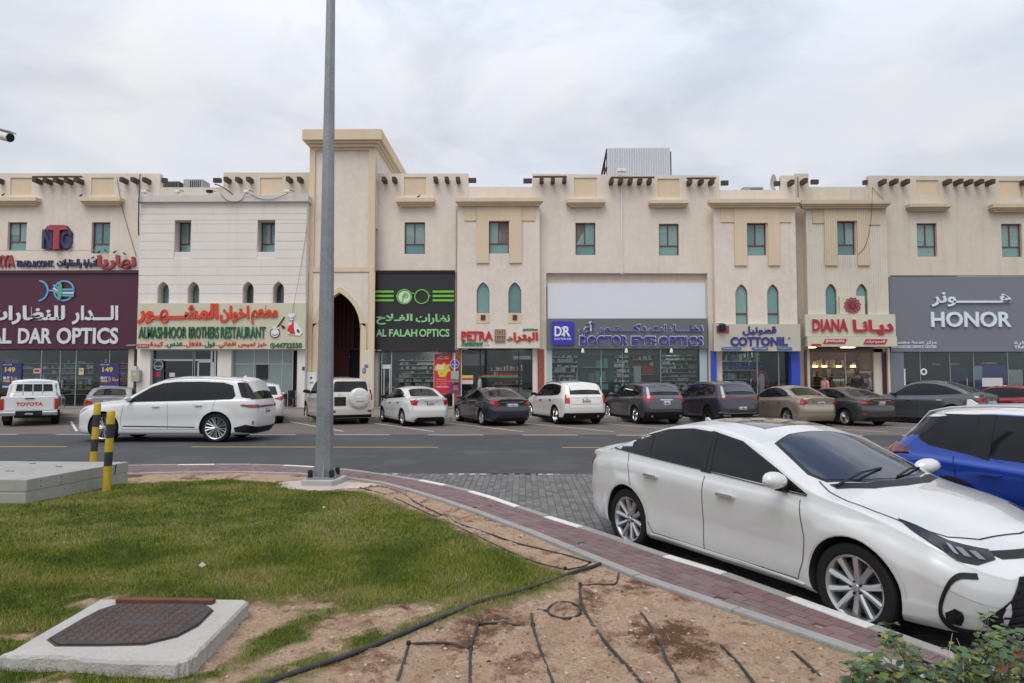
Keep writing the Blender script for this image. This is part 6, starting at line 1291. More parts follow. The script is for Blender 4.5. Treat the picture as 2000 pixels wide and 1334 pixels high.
fs_ = [(q.x, q.y) for q in catmull([(.76, .575, 0), (.95, .565, 0), (1.06, .51, 0), (1.12, .40, 0), (1.12, .30, 0), (1.02, .235, 0), (.86, .215, 0), (.62, .212, 0)], 5)]; c.strip(fs_, 'wf', .036, M['black'], .007, name='fog_lamp_surround', both=True); c.patch('fog_recess', [(.90, .25), (1.06, .255), (1.09, .32), (1.0, .36), (.92, .34)], 'wf', M['black'], .006, both=True, grid=.04); c.patch('fog_lamp', [(.94+.042*math.cos(a), .305+.042*math.sin(a)) for a in np.linspace(0, 2*math.pi, 12, endpoint=False)], 'wf', M['gloss'], .012, .01, both=True, grid=.05)
c.patch('tail_light', [(.50, .86), (.80, .93), (1.02, .94), (1.05, .90), (.98, .83), (.80, .80), (.55, .82)], 'wr', M['taild'], .004, .006, both=True, grid=.05); c.patch('lamp_lens', [(.86, .90), (.98, .91), (.96, .86), (.86, .85)], 'wr', M['tail'], .011, .003, both=True, grid=.05)
c.plate(0, .80, .34, .11, '246819'); c.wheels('ten', w=.205); c.fin(3.3, PP)
# wipers and dark cowl
c.patch('cowl', [(1.08, 0), (1.11, .35), (1.22, .64), (1.29, .64), (1.19, .35), (1.16, 0), (1.19, -.35), (1.29, -.64), (1.22, -.64), (1.11, -.35)], 'top', M['black'], .005, grid=.07)
for (a, b) in (((1.19, .05), (1.36, .60)), ((1.24, -.62), (1.31, .02))):
    p0, _ = c.hit('top', *a); p1, _ = c.hit('top', *b); MB().tube([p0+Vector((0, 0, .015)), (p0+p1)/2+Vector((.02, 0, .05)), p1+Vector((0, 0, .015))], .009, 6).put('wiper', M['black'], c.root, world=False)
# wheel lip in paint and the lower sill
for ax in (.94, 3.64):
    pts = [(ax-.385*math.cos(a), .325+.385*math.sin(a)) for a in np.linspace(.1, math.pi-.1, 16)]; c.strip(pts, w=.020, mat=PP, off=.004, both=True, name='wheel_arch_lip')
c.patch('side_skirt', [(1.36, .185), (3.2, .185), (3.2, .25), (1.36, .25)], 'side', PP, .0, .018, both=True, grid=.1)
# ------------------------------------------------ the blue crossover with a white roof behind it
PB_ = paint('deep_blue_paint', (.010, .055, .36), .5, .25)
S = derive(suv_base, 4.37, 1.80, 1.56, .84, 2.61, .33, gap=.05, dlo=None) if False else derive(suv_base, 4.37, 1.80, 1.57, .84, 2.61, .335, gap=.05)
S['tailb'] = [(0, .22), (.25, .16), (.42, .03), (.6, 0), (.85, .0), (.98, .04), (1.1, .17), (1.4, .50), (1.6, .46)]
S['roofm'] = PW; S['roofx'] = (1.98, 4.4)
c = Car('parked_car', 'bright blue crossover with a white roof parked just beyond the nearest saloon', 'car', S, PB_, (5.87, 6.60, ang), NX=120, nsub=4, C_=20)
S['dlo'] = [(1.50, .985), (2.5, 1.0), (3.2, 1.03), (3.7, 1.10), (4.12, 1.30), (4.18, 1.40), (3.6, 1.445), (3.1, 1.455), (2.6, 1.45), (2.2, 1.40), (1.95, 1.32), (1.7, 1.14)]; S['panes'] = [(1.72, 2.36), (2.44, 3.10), (3.22, 3.9)]
c.glasshouse(inset=.03); c.patch('pillar_trim', [(3.08, 1.0), (3.26, 1.04), (3.20, 1.455), (3.06, 1.455)], 'side', M['gloss'], .007, both=True); c.doors(); c.handles(PB_); c.mirrors(M['black'])
c.patch('tail_light', [(.38, 1.01), (.60, 1.05), (.85, 1.09), (1.26, 1.06), (1.30, 1.00), (1.10, .98), (1.0, .88), (.80, .87), (.70, .95), (.38, .97)], 'wr', M['taild'], .006, .022, both=True, grid=.04); c.patch('lamp_lens', [(.84, 1.05), (.98, 1.04), (.94, .99), (.86, .92), (.80, .92)], 'wr', M['tail'], .027, .004, both=True, grid=.05)
c.patch('roof_spoiler', [(4.02, .56), (4.33, .48), (4.33, -.48), (4.02, -.56)], 'top', PW, .004, .03, grid=.1); c.rails(M['alu'], 2.25, 4.0, .07, .04); c.fin(3.7, PW); c.wheels('five'); c.plate(0, .70, .34, .14, '581204')
for ax in (.84, 3.45):
    pts = [(ax-.43*math.cos(a), .335+.43*math.sin(a)) for a in np.linspace(-.05, math.pi+.05, 18)]; c.strip(pts, w=.075, mat=M['black'], off=.012, both=True, name='arch_cladding')
# ------------------------------------------------ the moving white SUV in the road
S = derive(suv_base, 5.30, 1.99, 1.88, .98, 3.2, .41, gap=.05, clad=0); S['rback'] = [(y, z-.02) for y, z in S['rback']]
S['dlo'] = [(1.52, 1.10), (2.8, 1.13), (3.6, 1.15), (4.38, 1.18), (4.46, 1.27), (4.36, 1.56), (4.1, 1.64), (3.5, 1.665), (2.8, 1.66), (2.45, 1.62), (2.15, 1.52), (1.8, 1.30)]; S['dlo'] = [(x*1.056, z*1.03) for x, z in S['dlo']]; S['panes'] = [(1.84, 2.72), (2.83, 3.70), (3.80, 4.70)]
S['tailb'] = [(0, .22), (.25, .16), (.42, .03), (.6, 0), (.95, .0), (1.15, .05), (1.25, .10), (1.62, .30), (1.8, .36)]; S['rback'] = None; S['nose'] = [(0, .12), (.2, .08), (.35, .0), (.85, .02), (1.0, .10), (1.2, .25)]; S['top'] = [(0, .98), (.08, 1.04), (.3, 1.09)]+[q for q in S['top'] if q[0] > .5]; S['edge'] = [(0, .92), (.3, 1.02)]+[q for q in S['edge'] if q[0] > .5]
c = Car('moving_car', 'large white SUV driving left along the road behind the striped bollards', 'car', S, PW, (-10.19, 20.2, math.pi), NX=110, nsub=4, C_=18, group='vehicles')
c.glasshouse(inset=.03); c.doors(); c.handles(M['alu']); c.mirrors(PW); c.rails(M['alu'], 2.5, 4.75, .08, .03); c.fin(4.6, PW)
c.patch('tail_light', [(0, 1.03), (.55, 1.03), (.75, 1.06), (1.35, 1.07), (1.38, 1.04), (1.1, .98), (.75, .97), (.3, .98), (0, .98)], 'wr', M['taild'], .004, .014, both=True, grid=.06); c.patch('lamp_lens', [(.80, 1.045), (1.30, 1.055), (1.1, 1.0), (.82, .99)], 'wr', M['tail'], .020, .004, both=True, grid=.06)
c.patch('rear_window', [(-.82, 1.21), (.82, 1.21), (.74, 1.67), (-.74, 1.67)], 'rear', M['carglass'], .010, grid=.04); c.patch('rear_quarter_glass', [(4.88, 1.27), (5.15, 1.23), (5.05, 1.45), (4.90, 1.69), (4.70, 1.69)], 'side', M['carglass'], .008, both=True, grid=.04); c.patch('roof_spoiler', [(4.76, .66), (5.10, .62), (5.10, -.62), (4.76, -.66)], 'top', PW, .0, .04, grid=.1); c.patch('lower_bumper', [(0, .26), (.95, .26), (1.5, .30), (1.55, .42), (1.2, .50), (.6, .42), (0, .42)], 'wr', M['black'], .004, .012, both=True, grid=.08)
c.patch('headlight', [(.42, .84), (.7, .86), (1.05, .93), (1.4, .96), (1.2, .86), (.95, .80), (.6, .79)], 'wf', M['lens'], .004, .006, both=True, grid=.06); c.patch('grille', [(-.5, .80), (.5, .80), (.58, .45), (-.58, .45)], 'front', M['black'], .004, grid=.1); c.plate(0, .80, .34, .14, '3390'); c.wheels('big', M['rim'], .25)
c.strip([(1.55, .46), (3.6, .43)], w=.03, mat=M['black'], both=True, name='sill_trim'); c.patch('reflector', [(.86, .60), (.92, .60), (.92, .50), (.86, .50)], 'wr', pm('reflector_dull_red', (.3, .05, .04)), .004, both=True)
# ------------------------------------------------ the far row, left to right
def simple(name, label, base, dims, col, pose, wheel, handle_m=None, tl=None, tlm='tail', pl=None, frame='gloss', extra=None, rimm=None, glass='carglass', mir=None, rail=None, clad=None, **kw):
    S = derive(base, *dims, **kw)
    if clad is not None: S['clad'] = clad
    c = Car(name, label, 'car', S, col, pose, NX=76, nsub=3, C_=14); c.glasshouse(frame=frame, inset=.026, glass=glass); c.doors(); c.handles(handle_m or col); c.mirrors(mir or col); c.wheels(wheel, rimm)
    if tl: c.patch('tail_light', tl, 'wr', M[tlm], .004, .010, both=True, grid=.06)
    if pl: c.plate(*pl)
    if rail: c.rails(rail, S['wscreen'][-1][0]+.1, S['dlo'][5][0]-.05, .05, .04)
    c.patch('headlight', [(.45, S['top'][1][1]*.93), (.9, S['top'][2][1]*.93), (1.15, S['top'][2][1]*.95), (.95, S['top'][1][1]*.86), (.5, S['top'][1][1]*.85)], 'wf', M['lens'], .004, .004, both=True, grid=.07)
    return c
sil = paint('silver_paint', (.42, .44, .47), .5, .32)
c = simple('parked_car', 'silver saloon half hidden behind the moving white SUV', sedan_base, (4.5, 1.78, 1.47), sil, (-17.35, 28.9, heading(24)), 'five', tl=[(.50, .88), (.80, .97), (1.02, .98), (1.0, .78), (.75, .72), (.52, .76)], pl=(0, .80, .34, .12, '40972'))
c.fin(3.4, M['black'])
# white crossover behind the big SUV
simple('parked_car', 'white crossover mostly hidden behind the tail of the moving SUV', suv_base, (4.4, 1.82, 1.66), PW, (-11.05, 28.5, heading(24)), 'five', tl=[(.50, 1.02), (.82, 1.08), (1.15, 1.08), (1.1, 1.0), (.82, .94), (.55, .98)], pl=(0, .85, .34, .14, '61185'))
# off-roader with the spare wheel
S = derive(suv_base, 4.62, 1.885, 1.86, .90, 2.79, .39, gap=.06, clad=0, tum=.17); S['tailb'] = [(0, .12), (.3, .06), (.5, .0), (.8, 0), (1.1, .02), (1.3, .06), (1.8, .20)]; S['Dr'] = .9; S['bowr'] = .06; S['plan'] = S['plan'][:-5]+[(4.40, .965), (4.52, .93), (4.58, .88), (4.62, .80)]
S['rback'] = [(-.68, 1.27), (.68, 1.27), (.64, 1.68), (-.64, 1.68)]; IV = paint('ivory_white_paint', (.62, .60, .55), .05, .3)
c = Car('parked_car', 'ivory off-roader with a covered spare wheel on its back door, beside the lamp post', 'car', S, IV, (-7.8, 28.55, heading(30)), NX=76, nsub=3, C_=14)
c.glasshouse(frame='gloss', inset=.03); c.doors(); c.handles(IV); c.mirrors(M['black'], sz=1.2); c.wheels('six', None, .26)
c.patch('tail_light', [(.80, 1.34), (.98, 1.34), (1.0, 1.16), (.96, .95), (.84, .95), (.84, 1.16)], 'wr', M['tail'], .004, .02, both=True, grid=.06); c.patch('lamp_lens', [(.85, 1.13), (.98, 1.13), (.97, 1.07), (.85, 1.07)], 'wr', M['lens'], .026, .004, both=True, grid=.06)
p, n = c.hit('rear', -.28, 1.02); mb = MB(); mb.lathe([(.001, .24), (.25, .235), (.36, .215), (.405, .17), (.41, .0), (.40, -.02)], 32, axis='x', org=(0, 0, 0)); mb.v = [(p.x-(x-.02), p.y+y, p.z+z) for x, y, z in mb.v]; sw = mb.put('spare_wheel_cover', IV, c.root, smooth=True, sharp=50, world=False)
MB().box(p.x-.245, p.x-.20, p.y-.17, p.y+.17, p.z-.11, p.z+.06).put('cover_panel', IV, sw, world=False, bevel=.02)
c.patch('rear_bumper', [(-.90, .42), (.90, .42), (.90, .64), (-.90, .64)], 'rear', IV, .0, .10, grid=.1); c.patch('lower_bumper', [(-.8, .28), (.8, .28), (.8, .40), (-.8, .40)], 'rear', M['black'], .0, .05); 
for sg in (1, -1): c.patch('bumper_reflector', [(sg*.62, .50), (sg*.84, .50), (sg*.84, .57), (sg*.62, .57)], 'rear', M['tail'], .105, grid=.1)
S['dark_recess'] = 1; c.patch('plate_surround', [(.22, .74), (.66, .74), (.66, 1.08), (.22, 1.08)], 'rear', M['black'], .004, .015); c.plate(.44, .80, .30, .15, '187472'); ring_me = MB().lathe([(.05, 0), (.065, 0), (.065, .01), (.05, .01)], 20, axis='x', closed=True); p2, _ = c.hit('rear', .46, 1.17); ring_me.v = [(p2.x-x-.003, p2.y+y, p2.z+z*.7) for x, y, z in ring_me.v]; ring_me.put('badge', M['chrome'], c.root, world=False)
c.patch('mud_flap', [(.62, .16), (.86, .16), (.86, .34), (.62, .34)], 'rear', M['black'], .0, .02) 
c.patch('side_moulding', [(1.45, .62), (3.5, .62), (3.5, .72), (1.45, .72)], 'side', IV, 0, .012, both=True, grid=.1)
# small white saloon
c = simple('parked_car', 'plain white small saloon with black door handles parked right of the off-roader', sedan_base, (4.42, 1.70, 1.50), PW, (-4.42, 27.35, heading(28)), 'steel', M['black'], tl=[(.56, .80), (.80, .84), (.98, .99), (.80, .98), (.50, 1.04), (.44, 1.03), (.52, .95)][::1], pl=(0, .80, .30, .14, '332278'), frame='gloss', mir=M['black'])
c.patch('lower_bumper', [(-.62, .22), (.62, .22), (.50, .36), (-.50, .36)], 'rear', M['black'], .003, .01); c.patch('plate_brow', [(-.28, .965), (.28, .965), (.28, 1.0), (-.28, 1.0)], 'rear', PW, .0, .02); c.strip([(-.70, .60), (-.62, .98)], 'rear'); c.strip([(.70, .60), (.62, .98)], 'rear'); c.fin(3.3, M['black'])
# dark blue saloon
DB = paint('dark_slate_blue_paint', (.030, .034, .050), .5, .25)
c = simple('parked_car', 'dark slate blue saloon with a bright strip above its rear plate', sedan_base, (4.69, 1.81, 1.45), DB, (-1.35, 27.75, heading(25)), 'five', M['chrome'], tl=[(.50, .83), (.66, .78), (.84, .80), (1.06, .93), (1.08, .98), (.84, .98), (.60, .95)], pl=(0, .74, .46, .11, '177813'), frame='gloss')
c.patch('boot_strip', [(-.46, .90), (.46, .90), (.46, .92), (-.46, .92)], 'rear', M['chrome'], .0, .015); c.strip([(-.8, .50), (-.4, .42), (.4, .42), (.8, .50)], 'rear', .02, M['gloss'], .004, name='bumper_crease'); c.patch('lower_bumper', [(-.7, .22), (.7, .22), (.6, .33), (-.6, .33)], 'rear', M['black'], .003, .01)
# white crossover with black lower body
CW = paint('cream_white_paint', (.68, .665, .62), .0, .3)
c = simple('parked_car', 'cream white crossover with a black lower body and a small oval badge', suv_base, (4.68, 1.93, 1.70), CW, (1.7, 28.6, heading(20)), 'six', M['black'], tl=[(.72, .84), (1.00, .84), (1.04, 1.12), (1.0, 1.18), (.74, 1.12)], pl=(0, .86, .36, .16, '255675'), rimm=M['chrome'], mir=M['black'], rail=M['black'], clad=4)
c.patch('lower_bumper', [(-.88, .28), (.88, .28), (.86, .47), (-.86, .47)], 'rear', M['black'], .002, .012); c.patch('badge', [(.07*math.cos(a), 1.10+.03*math.sin(a)) for a in np.linspace(0, 2*math.pi, 14, endpoint=False)], 'rear', M['chrome'], .002, .012, grid=.1)
c.strip([(-.62, .80), (-.62, 1.05), (.62, 1.05), (.62, .80), (-.62, .80)], 'rear', .01, M['gap'], .002, name='tailgate_crease'); c.strip([(-.72, .66), (-.70, 1.14)], 'rear'); c.strip([(.72, .66), (.70, 1.14)], 'rear'); c.strip([(-.72, .66), (.72, .66)], 'rear')
c.patch('roof_spoiler', [(4.15, .62), (4.42, .58), (4.42, -.58), (4.15, -.62)], 'top', CW, .0, .03, grid=.1)
def exhaust(c, y, z=.30, r=.035): p, n = c.hit('rear', y, z); MB().tube([(p.x+.05, y, z), (p.x-.05, y, z)], r, 12).put('exhaust_pipe', M['chrome'], c.root, world=False)
exhaust(c, .5, .33); exhaust(c, -.5, .33)
# grey crossover
GM_ = paint('slate_grey_paint', (.085, .088, .10), .55, .28)
c = simple('parked_car', 'slate grey crossover with bright alloy wheels and angular red tail lamps', suv_base, (4.63, 1.84, 1.66), GM_, (4.95, 28.75, heading(16)), 'five', GM_, tl=[(.42, 1.09), (.75, 1.10), (1.15, 1.11), (1.12, 1.04), (.92, .99), (.90, .88), (.74, .86), (.70, 1.0), (.42, 1.04)], pl=(.0, .78, .30, .15, '150025'), rimm=M['chrome'], clad=4)
c.patch('plate_brow', [(-.26, .95), (.26, .95), (.26, .985), (-.26, .985)], 'rear', M['chrome'], .0, .015); c.patch('lower_bumper', [(-.84, .28), (.84, .28), (.82, .50), (-.82, .50)], 'rear', M['black'], .002, .012); c.text('SUV', -.1, .1, 1.04, 1.08, 'rear', M['tail'], .012) if False else None
exhaust(c, .6, .34); exhaust(c, -.6, .34); c.strip([(-.74, .60), (-.68, 1.12)], 'rear'); c.strip([(.74, .60), (.68, 1.12)], 'rear'); c.strip([(-.74, .60), (.74, .60)], 'rear'); c.patch('roof_spoiler', [(4.1, .62), (4.40, .58), (4.40, -.58), (4.1, -.62)], 'top', GM_, .0, .03, grid=.1)
c.patch('bumper_reflector', [(.66, .53), (.84, .53), (.84, .55), (.66, .55)], 'rear', M['tail'], .016, both=True)
# purple grey crossover
PG_ = paint('aubergine_grey_paint', (.060, .055, .075), .5, .28)
c = simple('parked_car', 'aubergine grey crossover with silver roof rails and a full width tail lamp', suv_base, (4.7, 1.86, 1.70), PG_, (7.85, 28.7, heading(15)), 'ten', PG_, tl=[(0, 1.055), (.40, 1.055), (.60, 1.075), (1.10, 1.07), (1.12, 1.02), (.85, .95), (.60, .96), (.40, 1.0), (0, 1.01)], tlm='taild', pl=(0, .60, .34, .11, '418837'), rimm=M['rimd'], rail=M['alu'], clad=4)
c.strip([(-.86, .50), (-.6, .47), (.6, .47), (.86, .50)], 'rear', .025, M['chrome'], .012, name='bumper_strip'); c.patch('lower_bumper', [(-.84, .28), (.84, .28), (.84, .45), (-.84, .45)], 'rear', M['black'], .002, .012)
for sg in (1, -1): c.patch('exhaust_trim', [(sg*.45, .36), (sg*.72, .36), (sg*.75, .42), (sg*.50, .42)], 'rear', M['chrome'], .012, .02)
c.patch('roof_spoiler', [(4.2, .62), (4.48, .58), (4.48, -.58), (4.2, -.62)], 'top', PG_, .0, .03, grid=.1)
# gold saloon
GO = paint('champagne_gold_paint', (.36, .32, .245), .5, .3)
c = simple('parked_car', 'champagne gold saloon parked between two dark cars', sedan_base, (4.47, 1.70, 1.53), GO, (10.65, 27.9, heading(13)), 'six', GO, tl=[(.54, .88), (.74, .80), (.98, .84), (.86, 1.0), (.78, 1.06), (.66, 1.0)], pl=(0, .82, .34, .11, '242085'), glass='carglass')
c.patch('boot_strip', [(-.34, .955), (.34, .955), (.34, .99), (-.34, .99)], 'rear', M['chrome'], .0, .015); c.strip([(-.70, .62), (-.60, 1.0)], 'rear'); c.strip([(.70, .62), (.60, 1.0)], 'rear'); c.strip([(-.80, .52), (.80, .52)], 'rear', .01)
c.patch('lamp_lens', [(.66, .90), (.86, .93), (.82, .89), (.70, .87)], 'wr', M['lens'], .016, .003, both=True)
# dark grey saloon
CG = paint('charcoal_paint', (.055, .058, .062), .5, .28)
c = simple('parked_car', 'charcoal saloon with a dark blue cast parked right of the gold one', sedan_base, (4.62, 1.78, 1.475), CG, (12.7, 27.9, heading(18)), 'multi', CG, tl=[(.42, .92), (.74, .92), (1.18, .99), (1.16, .95), (.92, .86), (.60, .86), (.42, .88)], pl=(.0, .80, .30, .14, '29164'))
c.patch('lower_bumper', [(-.7, .22), (.7, .22), (.64, .36), (-.64, .36)], 'rear', M['black'], .003, .01); c.patch('boot_strip', [(-.42, .95), (.42, .95), (.42, .98), (-.42, .98)], 'rear', M['chrome'], .0, .012); c.patch('bumper_reflector', [(.72, .44), (.86, .46), (.86, .51), (.72, .50)], 'wr', M['tail'], .008, .006, both=True)
# sloping grey coupe crossover
S0 = derive(suv_base, 4.9, 2.0, 1.73, .9, 2.92, .38); gy = paint('blue_grey_paint', (.095, .105, .115), .5, .28)
S0['top'] = [(x, z) for x, z in S0['top'] if x < 3.0]+[(3.0, 1.72), (3.5, 1.66), (4.0, 1.50), (4.4, 1.30), (4.75, 1.17), (4.9, 1.12)]; S0['edge'] = [(x, z) for x, z in S0['edge'] if x < 2.9]+[(3.0, 1.63), (3.5, 1.55), (4.0, 1.38), (4.3, 1.22), (4.7, 1.13), (4.9, 1.09)]
S0['tailb'] = [(0, .22), (.25, .16), (.45, .02), (.7, 0), (.95, .06), (1.1, .02), (1.3, .0)]; S0['Dr'] = .8; S0['rback'] = None; S0['rscreen'] = [(3.45, 0), (3.47, .45), (3.55, .55), (4.25, .66), (4.42, .60), (4.46, 0)]
S0['dlo'] = [(1.56, 1.10), (2.8, 1.13), (3.6, 1.17), (4.18, 1.22), (3.95, 1.34), (3.6, 1.48), (3.2, 1.575), (2.8, 1.60), (2.45, 1.58), (2.15, 1.48), (1.8, 1.27)]; S0['panes'] = [(1.76, 2.55), (2.64, 3.36), (3.44, 4.1)]; S0['clad'] = 0
c = Car('parked_car', 'blue grey coupe style crossover with a sloping roof, right end of the far row', 'car', S0, gy, (16.35, 28.1, heading(38)), NX=84, nsub=3, C_=14); c.glasshouse(inset=.026); c.doors(); c.handles(M['chrome']); c.mirrors(gy, sz=1.1); c.wheels('five', None, .27)
c.patch('tail_light', [(.30, 1.02), (.80, 1.04), (1.30, 1.02), (1.34, .98), (1.0, .93), (.80, .93), (.34, .96)], 'wr', M['tail'], .004, .012, both=True, grid=.06); c.patch('boot_spoiler', [(4.66, .7), (4.86, .6), (4.86, -.6), (4.66, -.7)], 'top', gy, 0, .035, grid=.1); c.plate(0, .62, .46, .11, '88310')
# red hatchback at the edge
RC = paint('cherry_red_paint', (.26, .010, .014), .2, .3)
simple('parked_car', 'cherry red car whose roof shows behind the coupe crossover at the right edge', suv_base, (4.0, 1.70, 1.52), RC, (20.7, 30.0, heading(30)), 'five', tl=[(.60, 1.0), (.86, 1.05), (.95, .9), (.7, .8)], pl=(0, .75, .34, .12, '7716'))
# ------------------------------------------------ the pickup at the left
S = derive(suv_base, 3.75, 1.82, 1.78, .95, 3.0, .38, clad=0, tum=.20); S['wb'] = 2.9; S['tailb'] = [(0, .0), (1.1, .02), (1.3, .12), (1.8, .25)]; S['Dr'] = .7; S['rback'] = [(-.62, 1.24), (.62, 1.24), (.58, 1.56), (-.58, 1.56)]; S['dlo'] = [(1.45, 1.12), (3.05, 1.17), (3.1, 1.58), (2.5, 1.62), (2.1, 1.55), (1.7, 1.28)]; S['panes'] = [(1.6, 2.3), (2.38, 3.05)]
S['zb'] = .32; S['wb'] = 6.0; S['doors'] = [[(1.4, 1.0), (1.4, .45)], [(2.34, 1.1), (2.34, .45)], [(3.1, 1.15), (3.1, .45)]]; S['handles'] = [(2.1, .98), (2.9, 1.0)]
PX_, PY_, PH = -20.35, 28.5, heading(31)
root_xy = Vector((PX_, PY_))
c = Car('pickup_truck', 'white pickup truck with a silver load bar and red lettering on its tailgate', 'pickup truck', S, PW, (PX_, PY_, PH), NX=70, nsub=3, C_=14)
c.glasshouse(inset=.03); c.doors(); c.mirrors(M['black'], sz=1.2); c.handles(PW)
bx0 = 3.75/2-3.72; xr = bx0-1.55     # load bed behind the cab, in the truck's own axes
mb = MB(); hw = .90
prof_ = [(-hw+.05, .50), (-hw, .62), (-hw, 1.05), (-hw+.03, 1.12), (hw-.03, 1.12), (hw, 1.05), (hw, .62), (hw-.05, .50)]
mb.prism([(y, z) for y, z in prof_], xr, bx0, plane='yz'); bed = mb.put('load_bed', PW, c.root, world=False, bevel=.02)
MB().box(xr-.035, xr-.002, -.76, .76, .60, 1.10).put('tailgate', PW, c.root, world=False, bevel=.02)
for sg in (1, -1): MB().box(xr-.04, xr+.08, sg*.91 if sg < 0 else .79, sg*.79 if sg < 0 else .91, .62, 1.04).put('tail_light', M['tail'], c.root, world=False, bevel=.02)
MB().box(xr-.16, xr+.02, -.90, .90, .40, .56).put('rear_bumper', M['chrome'], c.root, world=False, bevel=.04); MB().box(xr-.165, xr-.1, -.42, .42, .38, .58).put('bumper_step', M['black'], c.root, world=False, bevel=.02)
MB().box(xr-.19, xr-.166, -.17, .17, .42, .54).put('number_plate', M['black'], c.root, world=False)
MB().box(xr-.07, xr-.036, -.14, .14, 1.03, 1.06).put('tailgate_handle', M['black'], c.root, world=False)
def flat_rear(parent, s_, y0, y1, z0, z1, x, mat, weight=.03):
    co, fs = text_mesh(s_, weight, .02); a, b = co.min(0), co.max(0); t = (co-a)/np.maximum(b-a, 1e-6); V = np.stack([x-.004*t[:, 2], y1-(y1-y0)*t[:, 0], z0+(z1-z0)*t[:, 1]], 1); put('lettering', mesh('lettering', V, fs, mat), parent, world=False)
flat_rear(c.root, 'TOYOTA', -.42, .42, .76, .90, xr-.037, RE, .04); flat_rear(c.root, '67750', -.12, .12, .44, .50, xr-.191, WH, .02)
mb = MB(); 
for x_, tz in ((bx0-.12, 1.64), (bx0-.5, 1.60)):
    mb.tube([(x_+.0, -.80, 1.12), (x_+.03, -.72, 1.55), (x_+.03, -.62, tz), (x_+.03, .62, tz), (x_+.03, .72, 1.55), (x_, .80, 1.12)], .035, 8)
mb.tube([(bx0-.1, -.78, 1.26), (bx0-.1, .78, 1.26)], .025, 8)
for y_ in (-.26, .0, .26): mb.tube([(bx0-.5, y_*1.2, 1.14), (bx0-.5, y_*1.2, 1.60)], .022, 6)
mb.put('load_bar', M['chrome'], c.root, world=False, smooth=True)
tm, rm = wheel_meshes(.38, .25, 'steel', M['rimd'])
for sg in (1, -1): o = put('wheel', tm, c.root, world=False); o.location = (xr+.98, sg*.76, .38); o.rotation_euler = (0, 0, 0 if sg > 0 else math.pi); put('rim', rm, o, world=False)
MB().box(xr+.3, bx0+.5, -.5, .5, .3, .52).put('chassis', M['black'], c.root, world=False); MB().box(xr+.35, xr+.37, .62, .88, .2, .5).put('mud_flap', M['black'], c.root, world=False)
for o in list(c.root.children):      # the front axle was the only real one of the cab
    if o.name.startswith('wheel') and o.location.x < -3: bpy.data.objects.remove(o)
# ================================================================ THINGS ON THE LAWN AND THE EARTH
def ez(x, y): return float(earth_z(np.array([x]), np.array([y]))[0])
def on(px, py, dz=0.): g = G(px, py, GZ-.01); return Vector((g.x, g.y, ez(g.x, g.y)+dz))
# ---- lamp post on its concrete footing
c = G(631, 938, .20); L0 = (c.x, c.y+.05)
lp = thing('lamp_post', 'tall grey galvanised lamp post with eight flat sides standing at the edge of the lawn', 'lamp post', (L0[0], L0[1], .24))
lx, ly = L0; a0 = rad(12)
def octa(r, z): return [(lx+r*math.cos(a0+math.pi/4*k), ly+r*math.sin(a0+math.pi/4*k), z) for k in range(8)]
mb = MB(); hs = [.26, 2.2, 4.5, 7.0, 9.0, 11.0]; rs = [.142, .125, .104, .082, .066, .05]; V = []
for r_, z_ in zip(rs, hs): V += octa(r_, z_)
mb.add(V, [(i*8+k, i*8+(k+1) % 8, (i+1)*8+(k+1) % 8, (i+1)*8+k) for i in range(5) for k in range(8)]+[tuple(range(8)), tuple(range(40, 48))]); mb.put('pole', M['galv'], lp, bevel=.008)
MB().prism([(lx-.22, ly-.22), (lx+.22, ly-.22), (lx+.22, ly+.22), (lx-.22, ly+.22)], .238, .262, plane='xy').put('base_plate', M['galv'], lp, bevel=.004)
for sx_, sy_ in ((-1, -1), (1, -1), (1, 1), (-1, 1)):
    b_ = MB().lathe([(.001, .262), (.04, .262), (.04, .36), (.033, .378), (.001, .38)], 12, org=(lx+sx_*.17, ly+sy_*.17, 0)).put('bolt_cap', M['black'], lp, smooth=True)
for k in range(4): a = k*math.pi/2+a0; d = Vector((math.cos(a), math.sin(a), 0)); p = Vector((lx, ly, .262))+d*.13; MB().add([tuple(p+Vector((-d.y, d.x, 0))*.005), tuple(p+d*.08+Vector((-d.y, d.x, 0))*.005), tuple(p+Vector((0, 0, .2))+Vector((-d.y, d.x, 0))*.005), tuple(p-Vector((-d.y, d.x, 0))*.005), tuple(p+d*.08-Vector((-d.y, d.x, 0))*.005), tuple(p+Vector((0, 0, .2))-Vector((-d.y, d.x, 0))*.005)], [(0, 1, 2), (3, 5, 4), (0, 3, 4, 1), (1, 4, 5, 2), (2, 5, 3, 0)]).put('gusset', M['galv'], lp)
MB().prism([(lx+.1, ly-.148), (lx+.128, ly-.10), (lx+.128, ly-.09), (lx+.08, ly-.148)], .8, 1.5, plane='xy') 
MB().tube([(lx, ly, 10.9), (lx+.3, ly+.3, 11.3), (lx+1.2, ly+1.2, 11.6)], .04, 8).put('arm', M['galv'], lp); MB().box(lx+1.0, lx+1.5, ly+1.1, ly+1.4, 11.5, 11.62).put('lamp_head', M['alu'], lp, bevel=.03)
ft = MB(); ft.prism([(lx-.27, ly-.30), (lx+.22, ly-.32), (lx+.30, ly-.1), (lx+.30, ly+.30), (lx-.25, ly+.30), (lx-.30, ly+.0)], .08, .236, plane='xy')
tag(ft.put('concrete_footing', M['concrete'], bevel=.02), 'low chipped concrete block under the lamp post', 'footing')
ap = []
for k in range(26): a = 2*math.pi*k/26; r = (.72+.13*math.sin(3*a+1)+random.uniform(-.07, .07)); ap.append((lx-.05+r*1.15*math.cos(a), ly-.12+r*.62*math.sin(a)))
V = [(lx, ly, .165)]+[(x, y, .118) for x, y in ap]+[(lx+(x-lx)*.8, ly+(y-ly)*.8, .148+random.uniform(-.006, .008)) for x, y in ap]; n_ = 26
